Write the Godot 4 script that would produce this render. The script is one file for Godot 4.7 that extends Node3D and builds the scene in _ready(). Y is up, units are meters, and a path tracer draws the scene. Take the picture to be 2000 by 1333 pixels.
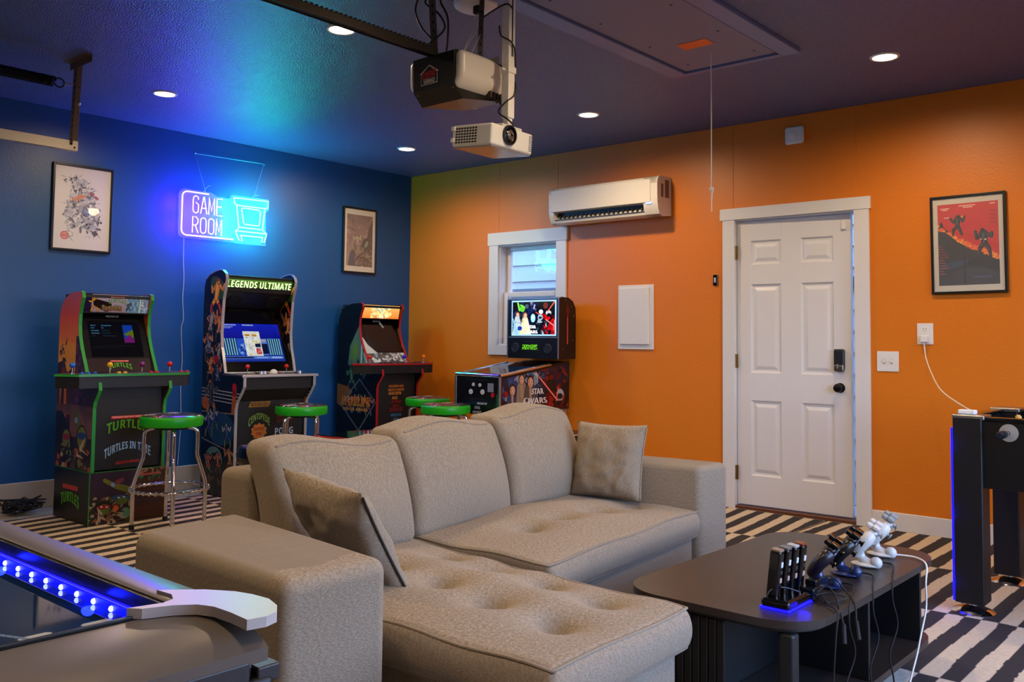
extends Node3D

# ---------------------------------------------------------------- mesh builder
class MB:
	var P := PackedVector3Array()
	var N := PackedVector3Array()
	var U := PackedVector2Array()
	var I := PackedInt32Array()
	var X := Transform3D()

	func v(p: Vector3, n: Vector3, uv := Vector2.ZERO) -> int:
		P.append(X * p)
		N.append((X.basis * n).normalized())
		U.append(uv)
		return P.size() - 1

	func t(a: int, b: int, c: int) -> void:  # counter-clockwise seen from outside
		I.append(a)
		I.append(c)
		I.append(b)

	func quad(a: Vector3, b: Vector3, c: Vector3, d: Vector3, uv := Rect2(0, 0, 1, 1)) -> MB:  # lower left, lower right, upper right, upper left
		var n := (c - a).cross(d - b).normalized()
		var i := v(a, n, uv.position + Vector2(0, uv.size.y))
		v(b, n, uv.position + uv.size)
		v(c, n, uv.position + Vector2(uv.size.x, 0))
		v(d, n, uv.position)
		t(i, i + 1, i + 2)
		t(i, i + 2, i + 3)
		return self

	func steps(h: float, r: float, k: int, n: int) -> PackedFloat32Array:
		var o := PackedFloat32Array()
		for i in k:
			o.append(-(h - r) - r * tan((1.0 - float(i) / k) * PI / 4))
		for i in n + 1:
			o.append(lerpf(-(h - r), h - r, float(i) / n))
		for i in k:
			o.append((h - r) + r * tan((float(i + 1) / k) * PI / 4))
		return o

	func rbox(c: Vector3, s: Vector3, r := 0.004, k := 2, n := 1, deform = null) -> MB:
		var from := P.size()
		var from_i := I.size()
		r = minf(r, minf(s.x, minf(s.y, s.z)) * 0.499)
		var h := s / 2
		for ax in 3:
			var ua := (ax + 1) % 3
			var wa := (ax + 2) % 3
			var lu := steps(h[ua], r, k, n)
			var lw := steps(h[wa], r, k, n)
			for sg in [-1.0, 1.0]:
				var base := P.size()
				for a in lu:
					for b in lw:
						var q := Vector3.ZERO
						q[ax] = sg * h[ax]
						q[ua] = a
						q[wa] = b
						var inner := Vector3(clampf(q.x, -h.x + r, h.x - r), clampf(q.y, -h.y + r, h.y - r), clampf(q.z, -h.z + r, h.z - r))
						var off := (q - inner).normalized()
						var p := inner + off * r
						var uv := Vector2.ZERO
						if ax == 0:
							uv = Vector2(0.5 - sg * p.z / s.z, 0.5 - p.y / s.y)
						elif ax == 1:
							uv = Vector2(0.5 + p.x / s.x, 0.5 + sg * p.z / s.z)
						else:
							uv = Vector2(0.5 + sg * p.x / s.x, 0.5 - p.y / s.y)
						if deform != null:
							v(deform.call(p + c), off, uv)
						else:
							v(p + c, off, uv)
				var m := lw.size()
				for i in lu.size() - 1:
					for j in m - 1:
						var a0 := base + i * m + j
						if sg > 0:
							t(a0, a0 + m, a0 + m + 1)
							t(a0, a0 + m + 1, a0 + 1)
						else:
							t(a0, a0 + m + 1, a0 + m)
							t(a0, a0 + 1, a0 + m + 1)
		if deform != null:
			weld(from, from_i)
		return self

	func box(lo: Vector3, hi: Vector3, r := 0.003, k := 1) -> MB:
		return rbox((lo + hi) / 2, hi - lo, r, k)

	func weld(from := 0, from_i := 0) -> void:
		var acc := {}
		for i in range(from_i, I.size(), 3):
			var a := P[I[i]]
			var b := P[I[i + 2]]
			var c := P[I[i + 1]]
			var f := (b - a).cross(c - a)
			for p in [a, b, c]:
				var key := Vector3i((p * 8000.0).round())
				acc[key] = acc.get(key, Vector3.ZERO) + f
		for i in range(from, P.size()):
			var n: Vector3 = acc.get(Vector3i((P[i] * 8000.0).round()), Vector3.UP)
			if n.length() > 1e-14:
				N[i] = n.normalized()

	func grid(rows: Array, wrap := false, closed := false) -> MB:  # rows of points; going along a row, then to the next row, turns counter-clockwise seen from outside
		var from := P.size()
		var from_i := I.size()
		var m: int = rows[0].size()
		for i in rows.size():
			for j in m:
				v(rows[i][j], Vector3.UP, Vector2(float(j) / (m - 1), 1.0 - float(i) / (rows.size() - 1)))
		for i in rows.size() - (0 if closed else 1):
			for j in m - (0 if wrap else 1):
				var a := from + i * m + j
				var b := from + i * m + (j + 1) % m
				var i2 := (i + 1) % rows.size()
				var c := from + i2 * m + (j + 1) % m
				var d := from + i2 * m + j
				t(a, b, c)
				t(a, c, d)
		weld(from, from_i)
		return self

	func tube(path: Array, r: Variant, sides := 8, closed := false) -> MB:
		var n := path.size()
		var rows := []
		var up := Vector3.ZERO
		for i in n:
			var a: Vector3 = path[(i - 1 + n) % n] if closed or i > 0 else path[0]
			var b: Vector3 = path[(i + 1) % n] if closed or i < n - 1 else path[n - 1]
			var d := (b - a).normalized()
			if up == Vector3.ZERO:
				up = d.cross(Vector3.UP if absf(d.y) < 0.9 else Vector3.RIGHT).normalized()
			up = (up - d * up.dot(d)).normalized()
			var side := d.cross(up)
			var rr: float = r if r is float else r[i]
			var row := []
			for j in sides:
				var w := TAU * j / sides
				row.append(path[i] + (up * cos(w) + side * sin(w)) * rr)
			rows.append(row)
		grid(rows, true, closed)
		if not closed:
			for e in [0, n - 1]:
				var c: Vector3 = path[e]
				var nn: Vector3 = (path[0] - path[1] if e == 0 else path[n - 1] - path[n - 2]).normalized()
				var k := v(c, nn)
				var first := P.size()
				for j in sides:
					v(rows[e][j], nn)
				for j in sides:
					if e == 0:
						t(k, first + (j + 1) % sides, first + j)
					else:
						t(k, first + j, first + (j + 1) % sides)
		return self

	func lathe(prof: Array, segs := 24, crease := 40.0) -> MB:  # Vector2(radius, height) from the bottom up along the outside
		var n := prof.size()
		var sn := []
		for i in n - 1:
			var d: Vector2 = (prof[i + 1] - prof[i]).normalized()
			sn.append(Vector2(d.y, -d.x))
		var lim := cos(deg_to_rad(crease))
		for i in n - 1:
			var n0: Vector2 = sn[i]
			var n1: Vector2 = sn[i]
			if i > 0 and sn[i - 1].dot(sn[i]) > lim:
				n0 = (sn[i - 1] + sn[i]).normalized()
			if i < n - 2 and sn[i + 1].dot(sn[i]) > lim:
				n1 = (sn[i + 1] + sn[i]).normalized()
			var base := P.size()
			for j in segs + 1:
				var w := TAU * j / segs
				var c := Vector3(cos(w), 0, -sin(w))
				v(c * prof[i].x + Vector3.UP * prof[i].y, c * n0.x + Vector3.UP * n0.y, Vector2(0.5, 0.5) + Vector2(cos(w), sin(w)) * prof[i].x / prof[0].x * 0.5)
				v(c * prof[i + 1].x + Vector3.UP * prof[i + 1].y, c * n1.x + Vector3.UP * n1.y, Vector2(0.5, 0.5) + Vector2(cos(w), sin(w)) * prof[i + 1].x / prof[0].x * 0.5)
			for j in segs:
				var a := base + j * 2
				t(a, a + 2, a + 3)
				t(a, a + 3, a + 1)
		return self

	func prism(poly: PackedVector2Array, z0: float, z1: float, smooth := 25.0) -> MB:  # outline in x, y pushed from z0 to z1
		if Geometry2D.is_polygon_clockwise(poly):
			poly = poly.duplicate()
			poly.reverse()
		var r := Rect2(poly[0], Vector2.ZERO)
		for p in poly:
			r = r.expand(p)
		var tri := Geometry2D.triangulate_polygon(poly)
		for s in 2:
			var base := P.size()
			for p in poly:
				v(Vector3(p.x, p.y, z1 if s else z0), Vector3(0, 0, 1 if s else -1), Vector2((p.x - r.position.x) / r.size.x, 1.0 - (p.y - r.position.y) / r.size.y))
			for i in range(0, tri.size(), 3):
				var a := tri[i]
				var b := tri[i + 1]
				var c := tri[i + 2]
				if (poly[b] - poly[a]).cross(poly[c] - poly[a]) < 0:
					var q := b
					b = c
					c = q
				if s:
					t(base + a, base + b, base + c)
				else:
					t(base + a, base + c, base + b)
		var n := poly.size()
		var sn := []
		for i in n:
			var d := (poly[(i + 1) % n] - poly[i]).normalized()
			sn.append(Vector2(d.y, -d.x))
		var lim := cos(deg_to_rad(smooth))
		for i in n:
			var a: Vector2 = sn[i]
			var pa: Vector2 = sn[(i - 1 + n) % n]
			var na: Vector2 = sn[(i + 1) % n]
			var n0 := (a + pa).normalized() if a.dot(pa) > lim else a
			var n1 := (a + na).normalized() if a.dot(na) > lim else a
			var p := poly[i]
			var q := poly[(i + 1) % n]
			var k := v(Vector3(p.x, p.y, z0), Vector3(n0.x, n0.y, 0), Vector2(0, 1))
			v(Vector3(q.x, q.y, z0), Vector3(n1.x, n1.y, 0), Vector2(1, 1))
			v(Vector3(q.x, q.y, z1), Vector3(n1.x, n1.y, 0), Vector2(1, 0))
			v(Vector3(p.x, p.y, z1), Vector3(n0.x, n0.y, 0), Vector2(0, 0))
			t(k, k + 1, k + 2)
			t(k, k + 2, k + 3)
		return self

	func ribbon(path: PackedVector2Array, z0: float, z1: float, th: float) -> MB:  # a strip along a line in x, y, thickened to the right of its way
		var o := PackedVector2Array()
		var n := path.size()
		for i in n:
			var d := (path[mini(i + 1, n - 1)] - path[maxi(i - 1, 0)]).normalized()
			o.append(path[i] + Vector2(d.y, -d.x) * th)
		for i in n - 1:
			prism(PackedVector2Array([path[i], o[i], o[i + 1], path[i + 1]]), z0, z1)
		return self

	func ball(c: Vector3, r: float, segs := 14, s := Vector3.ONE) -> MB:
		var rows := []
		var m := segs / 2
		for i in m + 1:
			var a := -PI / 2 + PI * i / m
			var row := []
			for j in segs + 1:
				var w := TAU * j / segs
				row.append(c + Vector3(cos(a) * cos(w), sin(a), -cos(a) * sin(w)) * r * s)
			rows.append(row)
		return grid(rows)

	func text(s: String, w: float, h: float, depth := 0.002, font: Font = null, warp = null) -> MB:  # centred, in the x, y plane, facing +z
		var tm := TextMesh.new()
		tm.text = s
		tm.font = font
		tm.font_size = 48
		tm.pixel_size = 0.01
		tm.depth = 0.1
		tm.curve_step = 1.2
		var a := tm.get_mesh_arrays()
		var pts: PackedVector3Array = a[Mesh.ARRAY_VERTEX]
		if pts.is_empty():
			return self
		var nor: PackedVector3Array = a[Mesh.ARRAY_NORMAL]
		var idx: PackedInt32Array = a[Mesh.ARRAY_INDEX] if a[Mesh.ARRAY_INDEX] != null else PackedInt32Array(range(pts.size()))
		var bb := AABB(pts[0], Vector3.ZERO)
		for p in pts:
			bb = bb.expand(p)
		var k := Vector3(w / bb.size.x, h / bb.size.y, depth / 0.1)
		if h <= 0:
			k.y = k.x
		if w <= 0:
			k.x = k.y
		var c := bb.get_center()
		var base := P.size()
		for i in pts.size():
			var p := Vector3((pts[i].x - c.x) * k.x, (pts[i].y - c.y) * k.y, pts[i].z * k.z)
			if warp != null:
				p = warp.call(p)
			v(p, nor[i])
		for i in idx.size():
			I.append(base + idx[i])
		return self

	func mesh() -> ArrayMesh:
		var a := []
		a.resize(Mesh.ARRAY_MAX)
		a[Mesh.ARRAY_VERTEX] = P
		a[Mesh.ARRAY_NORMAL] = N
		a[Mesh.ARRAY_TEX_UV] = U
		a[Mesh.ARRAY_INDEX] = I
		var m := ArrayMesh.new()
		m.add_surface_from_arrays(Mesh.PRIMITIVE_TRIANGLES, a)
		return m

# ---------------------------------------------------------------- painted prints
class Pic:
	var im: Image
	var w: int
	var h: int
	var g := RandomNumberGenerator.new()

	func _init(W: int, H: int, c: Color, s := 1) -> void:
		w = W
		h = H
		im = Image.create(W, H, false, Image.FORMAT_RGB8)
		im.fill(c)
		g.seed = s

	func vgrad(y0: float, y1: float, a: Color, b: Color) -> void:
		for y in range(int(y0), int(y1)):
			im.fill_rect(Rect2i(0, y, w, 1), a.lerp(b, (y - y0) / (y1 - y0)))

	func rect(x: float, y: float, ww: float, hh: float, c: Color) -> void:
		im.fill_rect(Rect2i(int(x), int(y), maxi(1, int(ww)), maxi(1, int(hh))), c)

	func put(x: int, y: int, c: Color, a := 1.0) -> void:
		if x >= 0 and y >= 0 and x < w and y < h:
			im.set_pixel(x, y, c if a >= 1.0 else im.get_pixel(x, y).lerp(c, a))

	func el(cx: float, cy: float, rx: float, ry: float, c: Color, rot := 0.0, a := 1.0) -> void:
		var m := ceili(maxf(rx, ry)) + 1
		var co := cos(rot)
		var si := sin(rot)
		for y in range(maxi(0, int(cy) - m), mini(h, int(cy) + m + 1)):
			for x in range(maxi(0, int(cx) - m), mini(w, int(cx) + m + 1)):
				var dx := x - cx
				var dy := y - cy
				var u := (dx * co + dy * si) / rx
				var q := (-dx * si + dy * co) / ry
				if u * u + q * q <= 1.0:
					put(x, y, c, a)

	func cap(x0: float, y0: float, x1: float, y1: float, r0: float, r1: float, c: Color, a := 1.0) -> void:
		var m := ceili(maxf(r0, r1)) + 1
		var A := Vector2(x0, y0)
		var d := Vector2(x1, y1) - A
		var l := maxf(d.length_squared(), 1e-6)
		for y in range(maxi(0, int(minf(y0, y1)) - m), mini(h, int(maxf(y0, y1)) + m + 1)):
			for x in range(maxi(0, int(minf(x0, x1)) - m), mini(w, int(maxf(x0, x1)) + m + 1)):
				var p := Vector2(x, y) - A
				var k := clampf(p.dot(d) / l, 0, 1)
				if (p - d * k).length() <= lerpf(r0, r1, k):
					put(x, y, c, a)

	func poly(pts: Array, c: Color) -> void:
		var pl := PackedVector2Array(pts)
		var r := Rect2(pl[0], Vector2.ZERO)
		for p in pl:
			r = r.expand(p)
		for y in range(maxi(0, int(r.position.y)), mini(h, int(r.end.y) + 1)):
			for x in range(maxi(0, int(r.position.x)), mini(w, int(r.end.x) + 1)):
				if Geometry2D.is_point_in_polygon(Vector2(x, y), pl):
					im.set_pixel(x, y, c)

	func fighter(x: float, y: float, s: float, skin: Color, cloth: Color, extra: Color, ink := Color(0.03, 0.03, 0.04)) -> void:  # a made-up figure in a wide stance; y at the hips
		var j := []
		for i in 12:
			j.append(g.randf_range(-0.12, 0.12))
		var f := -1.0 if g.randf() < 0.5 else 1.0
		var hip := Vector2(x, y)
		var neck := Vector2(x + f * (0.12 + j[0]) * s, y - 0.72 * s)
		var head := neck + Vector2(f * 0.06, -0.2) * s
		var parts := [
			[hip, hip + Vector2(-0.34 + j[1], 0.42) * s, 0.15, 0.12, cloth], [hip + Vector2(-0.34 + j[1], 0.42) * s, hip + Vector2(-0.4 + j[2], 0.9) * s, 0.12, 0.08, extra],
			[hip, hip + Vector2(0.34 + j[3], 0.4) * s, 0.15, 0.12, cloth], [hip + Vector2(0.34 + j[3], 0.4) * s, hip + Vector2(0.5 + j[4], 0.9) * s, 0.12, 0.08, extra],
			[neck + Vector2(-0.22, 0.05) * s, neck + Vector2(-0.45 + j[5], 0.38) * s, 0.11, 0.09, skin], [neck + Vector2(-0.45 + j[5], 0.38) * s, neck + Vector2(-0.6 + j[6], 0.05 + j[7] * 2) * s, 0.09, 0.08, skin],
			[hip, neck, 0.17, 0.25, cloth],
			[neck + Vector2(0.22, 0.05) * s, neck + Vector2(0.5 + j[8], 0.28) * s, 0.11, 0.09, skin], [neck + Vector2(0.5 + j[8], 0.28) * s, neck + Vector2(0.62 + j[9], -0.1 + j[10] * 2) * s, 0.09, 0.08, skin],
		]
		for q in parts:
			cap(q[0].x, q[0].y, q[1].x, q[1].y, (q[2] + 0.03) * s, (q[3] + 0.03) * s, ink)
			cap(q[0].x, q[0].y, q[1].x, q[1].y, q[2] * s, q[3] * s, q[4])
			cap(q[0].x - 0.04 * s, q[0].y, q[1].x - 0.04 * s, q[1].y, q[2] * 0.35 * s, q[3] * 0.35 * s, q[4].lightened(0.25))
		el(head.x, head.y, 0.17 * s, 0.19 * s, ink)
		el(head.x, head.y, 0.14 * s, 0.16 * s, skin)
		el(head.x - 0.01 * s, head.y - 0.08 * s, 0.15 * s, 0.09 * s, extra)

	func splash(n: int, box: Rect2, cols: Array, lo: float, hi: float) -> void:
		for i in n:
			var p := box.position + Vector2(g.randf(), g.randf()) * box.size
			el(p.x, p.y, g.randf_range(lo, hi), g.randf_range(lo, hi) * 0.5, cols[g.randi() % cols.size()], g.randf() * PI)

	func strokes(n: int, box: Rect2, cols: Array, r: float, l: float) -> void:
		for i in n:
			var p := box.position + Vector2(g.randf(), g.randf()) * box.size
			var q := p + Vector2.from_angle(g.randf() * TAU) * l * g.randf_range(0.4, 1.0)
			cap(p.x, p.y, q.x, q.y, r * g.randf_range(0.5, 1.3), r * 0.2, cols[g.randi() % cols.size()])

	func grain(a: float) -> void:
		for y in h:
			for x in w:
				var k := 1.0 + g.randf_range(-a, a)
				var c := im.get_pixel(x, y)
				im.set_pixel(x, y, Color(c.r * k, c.g * k, c.b * k))

	func tex() -> ImageTexture:
		return ImageTexture.create_from_image(im)

# ---------------------------------------------------------------- scene helpers
var BOLD: Font
var SANS: Font
var SERIF: Font
var MONO: Font

func font(n: String, weight := 400) -> Font:
	var f := SystemFont.new()
	f.font_names = PackedStringArray([n])
	f.font_weight = weight
	return f

func M(c: Variant, rough := 0.6, metal := 0.0) -> StandardMaterial3D:
	var m := StandardMaterial3D.new()
	m.albedo_color = c if c is Color else Color(c)
	m.roughness = rough
	m.metallic = metal
	return m

func printed(t: Texture2D, rough := 0.4) -> StandardMaterial3D:
	var m := M(Color.WHITE, rough)
	m.albedo_texture = t
	m.texture_repeat = false
	return m

func lit(t: Texture2D, e: float) -> StandardMaterial3D:  # a screen or backlit print
	var m := M(Color(0.02, 0.02, 0.02), 0.12)
	m.emission_enabled = true
	m.emission = Color.WHITE
	m.emission_operator = BaseMaterial3D.EMISSION_OP_MULTIPLY
	m.emission_texture = t
	m.emission_energy_multiplier = e
	m.texture_repeat = false
	return m

func glow(c: Color, e: float) -> StandardMaterial3D:
	var m := M(c, 0.4)
	m.emission_enabled = true
	m.emission = c
	m.emission_energy_multiplier = e
	return m

func noise_tex(freq: float, size := 512, octaves := 4, a := Color.BLACK, b := Color.WHITE, s := 1, type := FastNoiseLite.TYPE_SIMPLEX_SMOOTH) -> NoiseTexture2D:
	var n := FastNoiseLite.new()
	n.noise_type = type
	n.seed = s
	n.frequency = freq
	n.fractal_octaves = octaves
	var t := NoiseTexture2D.new()
	t.width = size
	t.height = size
	t.seamless = true
	t.noise = n
	var g := Gradient.new()
	g.set_color(0, a)
	g.set_color(1, b)
	t.color_ramp = g
	return t

func relief(m: StandardMaterial3D, t: Texture2D, cm: float) -> StandardMaterial3D:
	m.heightmap_enabled = true
	m.heightmap_texture = t
	m.heightmap_scale = cm
	return m

func tri(m: StandardMaterial3D, s: Vector3, world := true) -> StandardMaterial3D:
	m.uv1_triplanar = true
	m.uv1_world_triplanar = world
	m.uv1_scale = s
	return m

func tag(o: Node3D, label: String, category: String, group := "") -> Node3D:
	o.set_meta("label", label)
	o.set_meta("category", category)
	if group:
		o.set_meta("group", group)
	return o

func thing(called: String, label: String, category: String, at := Vector3.ZERO, turn := 0.0, group := "") -> Node3D:
	var o := Node3D.new()
	o.name = called
	add_child(o, true)
	o.position = at
	o.rotation.y = turn
	return tag(o, label, category, group)

func part(called: String, mb: Variant, m: Material, parent: Node3D = self, at := Vector3.ZERO) -> MeshInstance3D:
	var o := MeshInstance3D.new()
	o.name = called
	o.mesh = mb.mesh() if mb is MB else mb
	o.material_override = m
	o.position = at
	parent.add_child(o, true)
	return o

func solo(called: String, mb: Variant, m: Material, label: String, category: String, at := Vector3.ZERO, group := "") -> MeshInstance3D:
	var o := part(called, mb, m, self, at)
	tag(o, label, category, group)
	return o

func struct(called: String, mb: Variant, m: Material, parent: Node3D = self) -> MeshInstance3D:
	var o := part(called, mb, m, parent)
	if parent == self:
		o.set_meta("kind", "structure")
	return o

func mb() -> MB:
	return MB.new()

func V(x: float, y: float, z: float) -> Vector3:
	return Vector3(x, y, z)

func facing_x(at: Vector3) -> Transform3D:  # x, y, z of a flat piece become -z, y, x: it faces +x
	return Transform3D(Basis(Vector3(0, 0, -1), Vector3(0, 1, 0), Vector3(1, 0, 0)), at)

func curve(pts: Array, n := 8) -> Array:  # smooth line through the points
	var o := []
	var m := pts.size()
	for i in m - 1:
		var p0: Vector3 = pts[maxi(i - 1, 0)]
		var p1: Vector3 = pts[i]
		var p2: Vector3 = pts[i + 1]
		var p3: Vector3 = pts[mini(i + 2, m - 1)]
		for k in n:
			var u := float(k) / n
			o.append(p1.cubic_interpolate(p2, p0, p3, u))
	o.append(pts[m - 1])
	return o

# ---------------------------------------------------------------- scene
const H := 2.74          # ceiling height
const ROOM_X := 7.4
const ROOM_Z := 7.4
const DOWN := 1.5       # one ceiling lamp
const EXPOSURE := 1.0
const WARM := Color(1.0, 0.87, 0.7)
var white: StandardMaterial3D
var black: StandardMaterial3D
var gloss: StandardMaterial3D
var chrome: StandardMaterial3D
var steel: StandardMaterial3D
var rubber: StandardMaterial3D
var plastic: StandardMaterial3D
var fab_v: StandardMaterial3D
var fab_h: StandardMaterial3D
var paint_white: StandardMaterial3D
var glass: StandardMaterial3D

func _ready() -> void:
	# camera
	var cam := Camera3D.new()
	cam.name = "camera"
	var yaw := 0.7152
	var pitch := 0.0560
	var roll := 0.0116
	var fwd := Vector3(-sin(yaw) * cos(pitch), sin(pitch), -cos(yaw) * cos(pitch))
	var r0 := Vector3(cos(yaw), 0, -sin(yaw))
	var u0 := r0.cross(fwd)
	var rr := r0 * cos(roll) + u0 * sin(roll)
	var uu := -r0 * sin(roll) + u0 * cos(roll)
	cam.transform = Transform3D(Basis(rr, uu, -fwd), Vector3(6.4813, 1.1559, 5.9544))
	cam.near = 0.05
	cam.far = 100.0
	cam.projection = Camera3D.PROJECTION_FRUSTUM
	cam.size = 2.0 * cam.near * 666.5 / 1773.4
	cam.frustum_offset = Vector2(0, -(666.5 - 567.83) / 1773.4 * cam.near)
	add_child(cam)
	cam.current = true
	# sky and exposure
	var env := Environment.new()
	env.background_mode = Environment.BG_SKY
	var sm := ProceduralSkyMaterial.new()
	sm.sky_top_color = Color(0.45, 0.62, 0.9)
	sm.sky_horizon_color = Color(0.82, 0.9, 1.0)
	sm.ground_bottom_color = Color(0.4, 0.4, 0.4)
	sm.ground_horizon_color = Color(0.6, 0.62, 0.65)
	sm.sky_energy_multiplier = 3.2
	env.sky = Sky.new()
	env.sky.sky_material = sm
	env.tonemap_mode = Environment.TONE_MAPPER_LINEAR
	env.tonemap_exposure = EXPOSURE
	env.sdfgi_enabled = true
	env.ssao_enabled = true
	env.ssil_enabled = true
	var we := WorldEnvironment.new()
	we.name = "environment"
	we.environment = env
	add_child(we)
	make_materials()
	build_room()
	build_outside()
	build_ceiling_things()
	build_wall_things()
	build_neon()
	build_rugs()
	build_arcades()
	build_pinball()
	build_cocktail()
	build_stools()
	build_sofa()
	build_table()
	build_foosball()
	build_hockey()

func make_materials() -> void:
	BOLD = font("Droid Sans", 700)
	SANS = font("Droid Sans")
	SERIF = font("Droid Serif", 700)
	MONO = font("Droid Sans Mono")
	white = M(Color(0.86, 0.85, 0.83), 0.45)
	paint_white = M(Color(0.84, 0.83, 0.82), 0.35)
	black = M(Color(0.035, 0.036, 0.04), 0.55)
	gloss = M(Color(0.02, 0.02, 0.024), 0.12)
	chrome = M(Color(0.85, 0.85, 0.87), 0.08, 1.0)
	steel = M(Color(0.62, 0.61, 0.6), 0.32, 1.0)
	rubber = M(Color(0.03, 0.03, 0.03), 0.8)
	plastic = M(Color(0.85, 0.84, 0.8), 0.4)
	glass = M(Color(0.9, 0.95, 1.0, 0.04), 0.02)
	glass.transparency = BaseMaterial3D.TRANSPARENCY_ALPHA
	var weave := noise_tex(0.05, 512, 4, Color(0.62, 0.6, 0.57), Color(1, 1, 1), 5)
	fab_v = tri(M(Color(0.69, 0.625, 0.54), 0.95), Vector3(14, 3.2, 14), false)
	fab_v.albedo_texture = weave
	fab_h = tri(M(Color(0.69, 0.625, 0.54), 0.95), Vector3(3.2, 14, 3.2), false)
	fab_h.albedo_texture = weave
	var bumps := noise_tex(0.12, 512, 3, Color.BLACK, Color.WHITE, 9)
	for m in [fab_v, fab_h]:
		relief(m, bumps, 0.12)
		m.rim_enabled = true
		m.rim = 0.3
		m.rim_tint = 0.6

func lamp_at(n: Node3D, p: Vector3, c: Color, e: float, size: float) -> OmniLight3D:
	var l := OmniLight3D.new()
	l.name = "light"
	l.light_color = c
	l.light_energy = e
	l.light_size = size
	l.omni_range = 14
	l.omni_attenuation = 2.0
	l.shadow_enabled = true
	n.add_child(l, true)
	l.position = p
	return l

func build_room() -> void:
	var blue := tri(M(Color(0.06, 0.28, 0.5), 0.42), V(0.9, 0.9, 0.9))
	relief(blue, noise_tex(0.09, 512, 3, Color.BLACK, Color.WHITE, 21), 0.05)
	var orange := tri(M(Color(0.82, 0.45, 0.04), 0.45), V(0.9, 0.9, 0.9))
	relief(orange, noise_tex(0.09, 512, 3, Color.BLACK, Color.WHITE, 22), 0.05)
	var top := tri(M(Color(0.37, 0.42, 0.62), 0.36), V(2.6, 2.6, 2.6))
	top.albedo_texture = noise_tex(0.03, 512, 5, Color(0.8, 0.8, 0.8), Color(1, 1, 1), 31)
	relief(top, noise_tex(0.06, 512, 4, Color.BLACK, Color.WHITE, 32), 0.4)
	var grey := M(Color(0.72, 0.7, 0.67), 0.7)
	# floor: pale concrete
	var fm := tri(M(Color(0.66, 0.6, 0.53), 0.6), V(0.6, 0.6, 0.6))
	fm.albedo_texture = noise_tex(0.02, 512, 5, Color(0.8, 0.8, 0.8), Color(1, 1, 1), 41)
	struct("floor", mb().box(V(-0.2, -0.2, -0.2), V(ROOM_X + 0.2, -0.008, ROOM_Z + 0.2)), fm)
	struct("ceiling", mb().box(V(-0.2, H, -0.2), V(ROOM_X + 0.2, H + 0.2, ROOM_Z + 0.2)), top)
	struct("wall_left", mb().box(V(-0.2, 0.16, 0), V(0, H, ROOM_Z)), blue)
	struct("baseboard_left", mb().box(V(-0.2, -0.008, 0), V(0.012, 0.178, ROOM_Z), 0.006), M(Color(0.66, 0.62, 0.57), 0.6))
	var wb := mb()
	wb.box(V(-0.2, -0.008, -0.16), V(1.15, H, 0))
	wb.box(V(1.15, -0.008, -0.16), V(1.81, 1.12, 0))
	wb.box(V(1.15, 2.005, -0.16), V(1.81, H, 0))
	wb.box(V(1.81, -0.008, -0.16), V(3.415, H, 0))
	wb.box(V(3.415, 2.05, -0.16), V(4.3, H, 0))
	wb.box(V(4.3, -0.008, -0.16), V(ROOM_X + 0.2, H, 0))
	struct("wall_back", wb, orange)
	# right wall with a wide window, outside the picture: the cool daylight on the sofa
	var wr := mb()
	wr.box(V(ROOM_X, -0.008, 0), V(ROOM_X + 0.2, H, 1.4))
	wr.box(V(ROOM_X, -0.008, 1.4), V(ROOM_X + 0.2, 0.4, 4.6))
	wr.box(V(ROOM_X, 2.3, 1.4), V(ROOM_X + 0.2, H, 4.6))
	wr.box(V(ROOM_X, -0.008, 4.6), V(ROOM_X + 0.2, H, ROOM_Z))
	struct("wall_right", wr, grey)
	struct("wall_front", mb().box(V(-0.2, -0.008, ROOM_Z), V(ROOM_X + 0.2, H, ROOM_Z + 0.2)), grey)
	var w2 := struct("window_2", mb().box(V(ROOM_X + 0.08, 0.4, 1.4), V(ROOM_X + 0.12, 0.46, 4.6)).box(V(ROOM_X + 0.08, 2.24, 1.4), V(ROOM_X + 0.12, 2.3, 4.6)).box(V(ROOM_X + 0.08, 0.4, 2.97), V(ROOM_X + 0.12, 2.3, 3.03)), paint_white)
	struct("pane", mb().box(V(ROOM_X + 0.098, 0.46, 1.4), V(ROOM_X + 0.102, 2.24, 4.6), 0.0005), glass, w2)
	# baseboards on the orange wall
	for s in [[0.0, 3.337, "baseboard_back"], [4.383, ROOM_X, "baseboard_back"]]:
		var b := mb().box(V(s[0], -0.008, 0), V(s[1], 0.1, 0.014), 0.003)
		b.rbox(V((s[0] + s[1]) / 2, 0.1, 0.007), V(s[1] - s[0], 0.022, 0.013), 0.006, 2)
		struct(s[2], b, paint_white)
	build_window()
	build_door()

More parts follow.
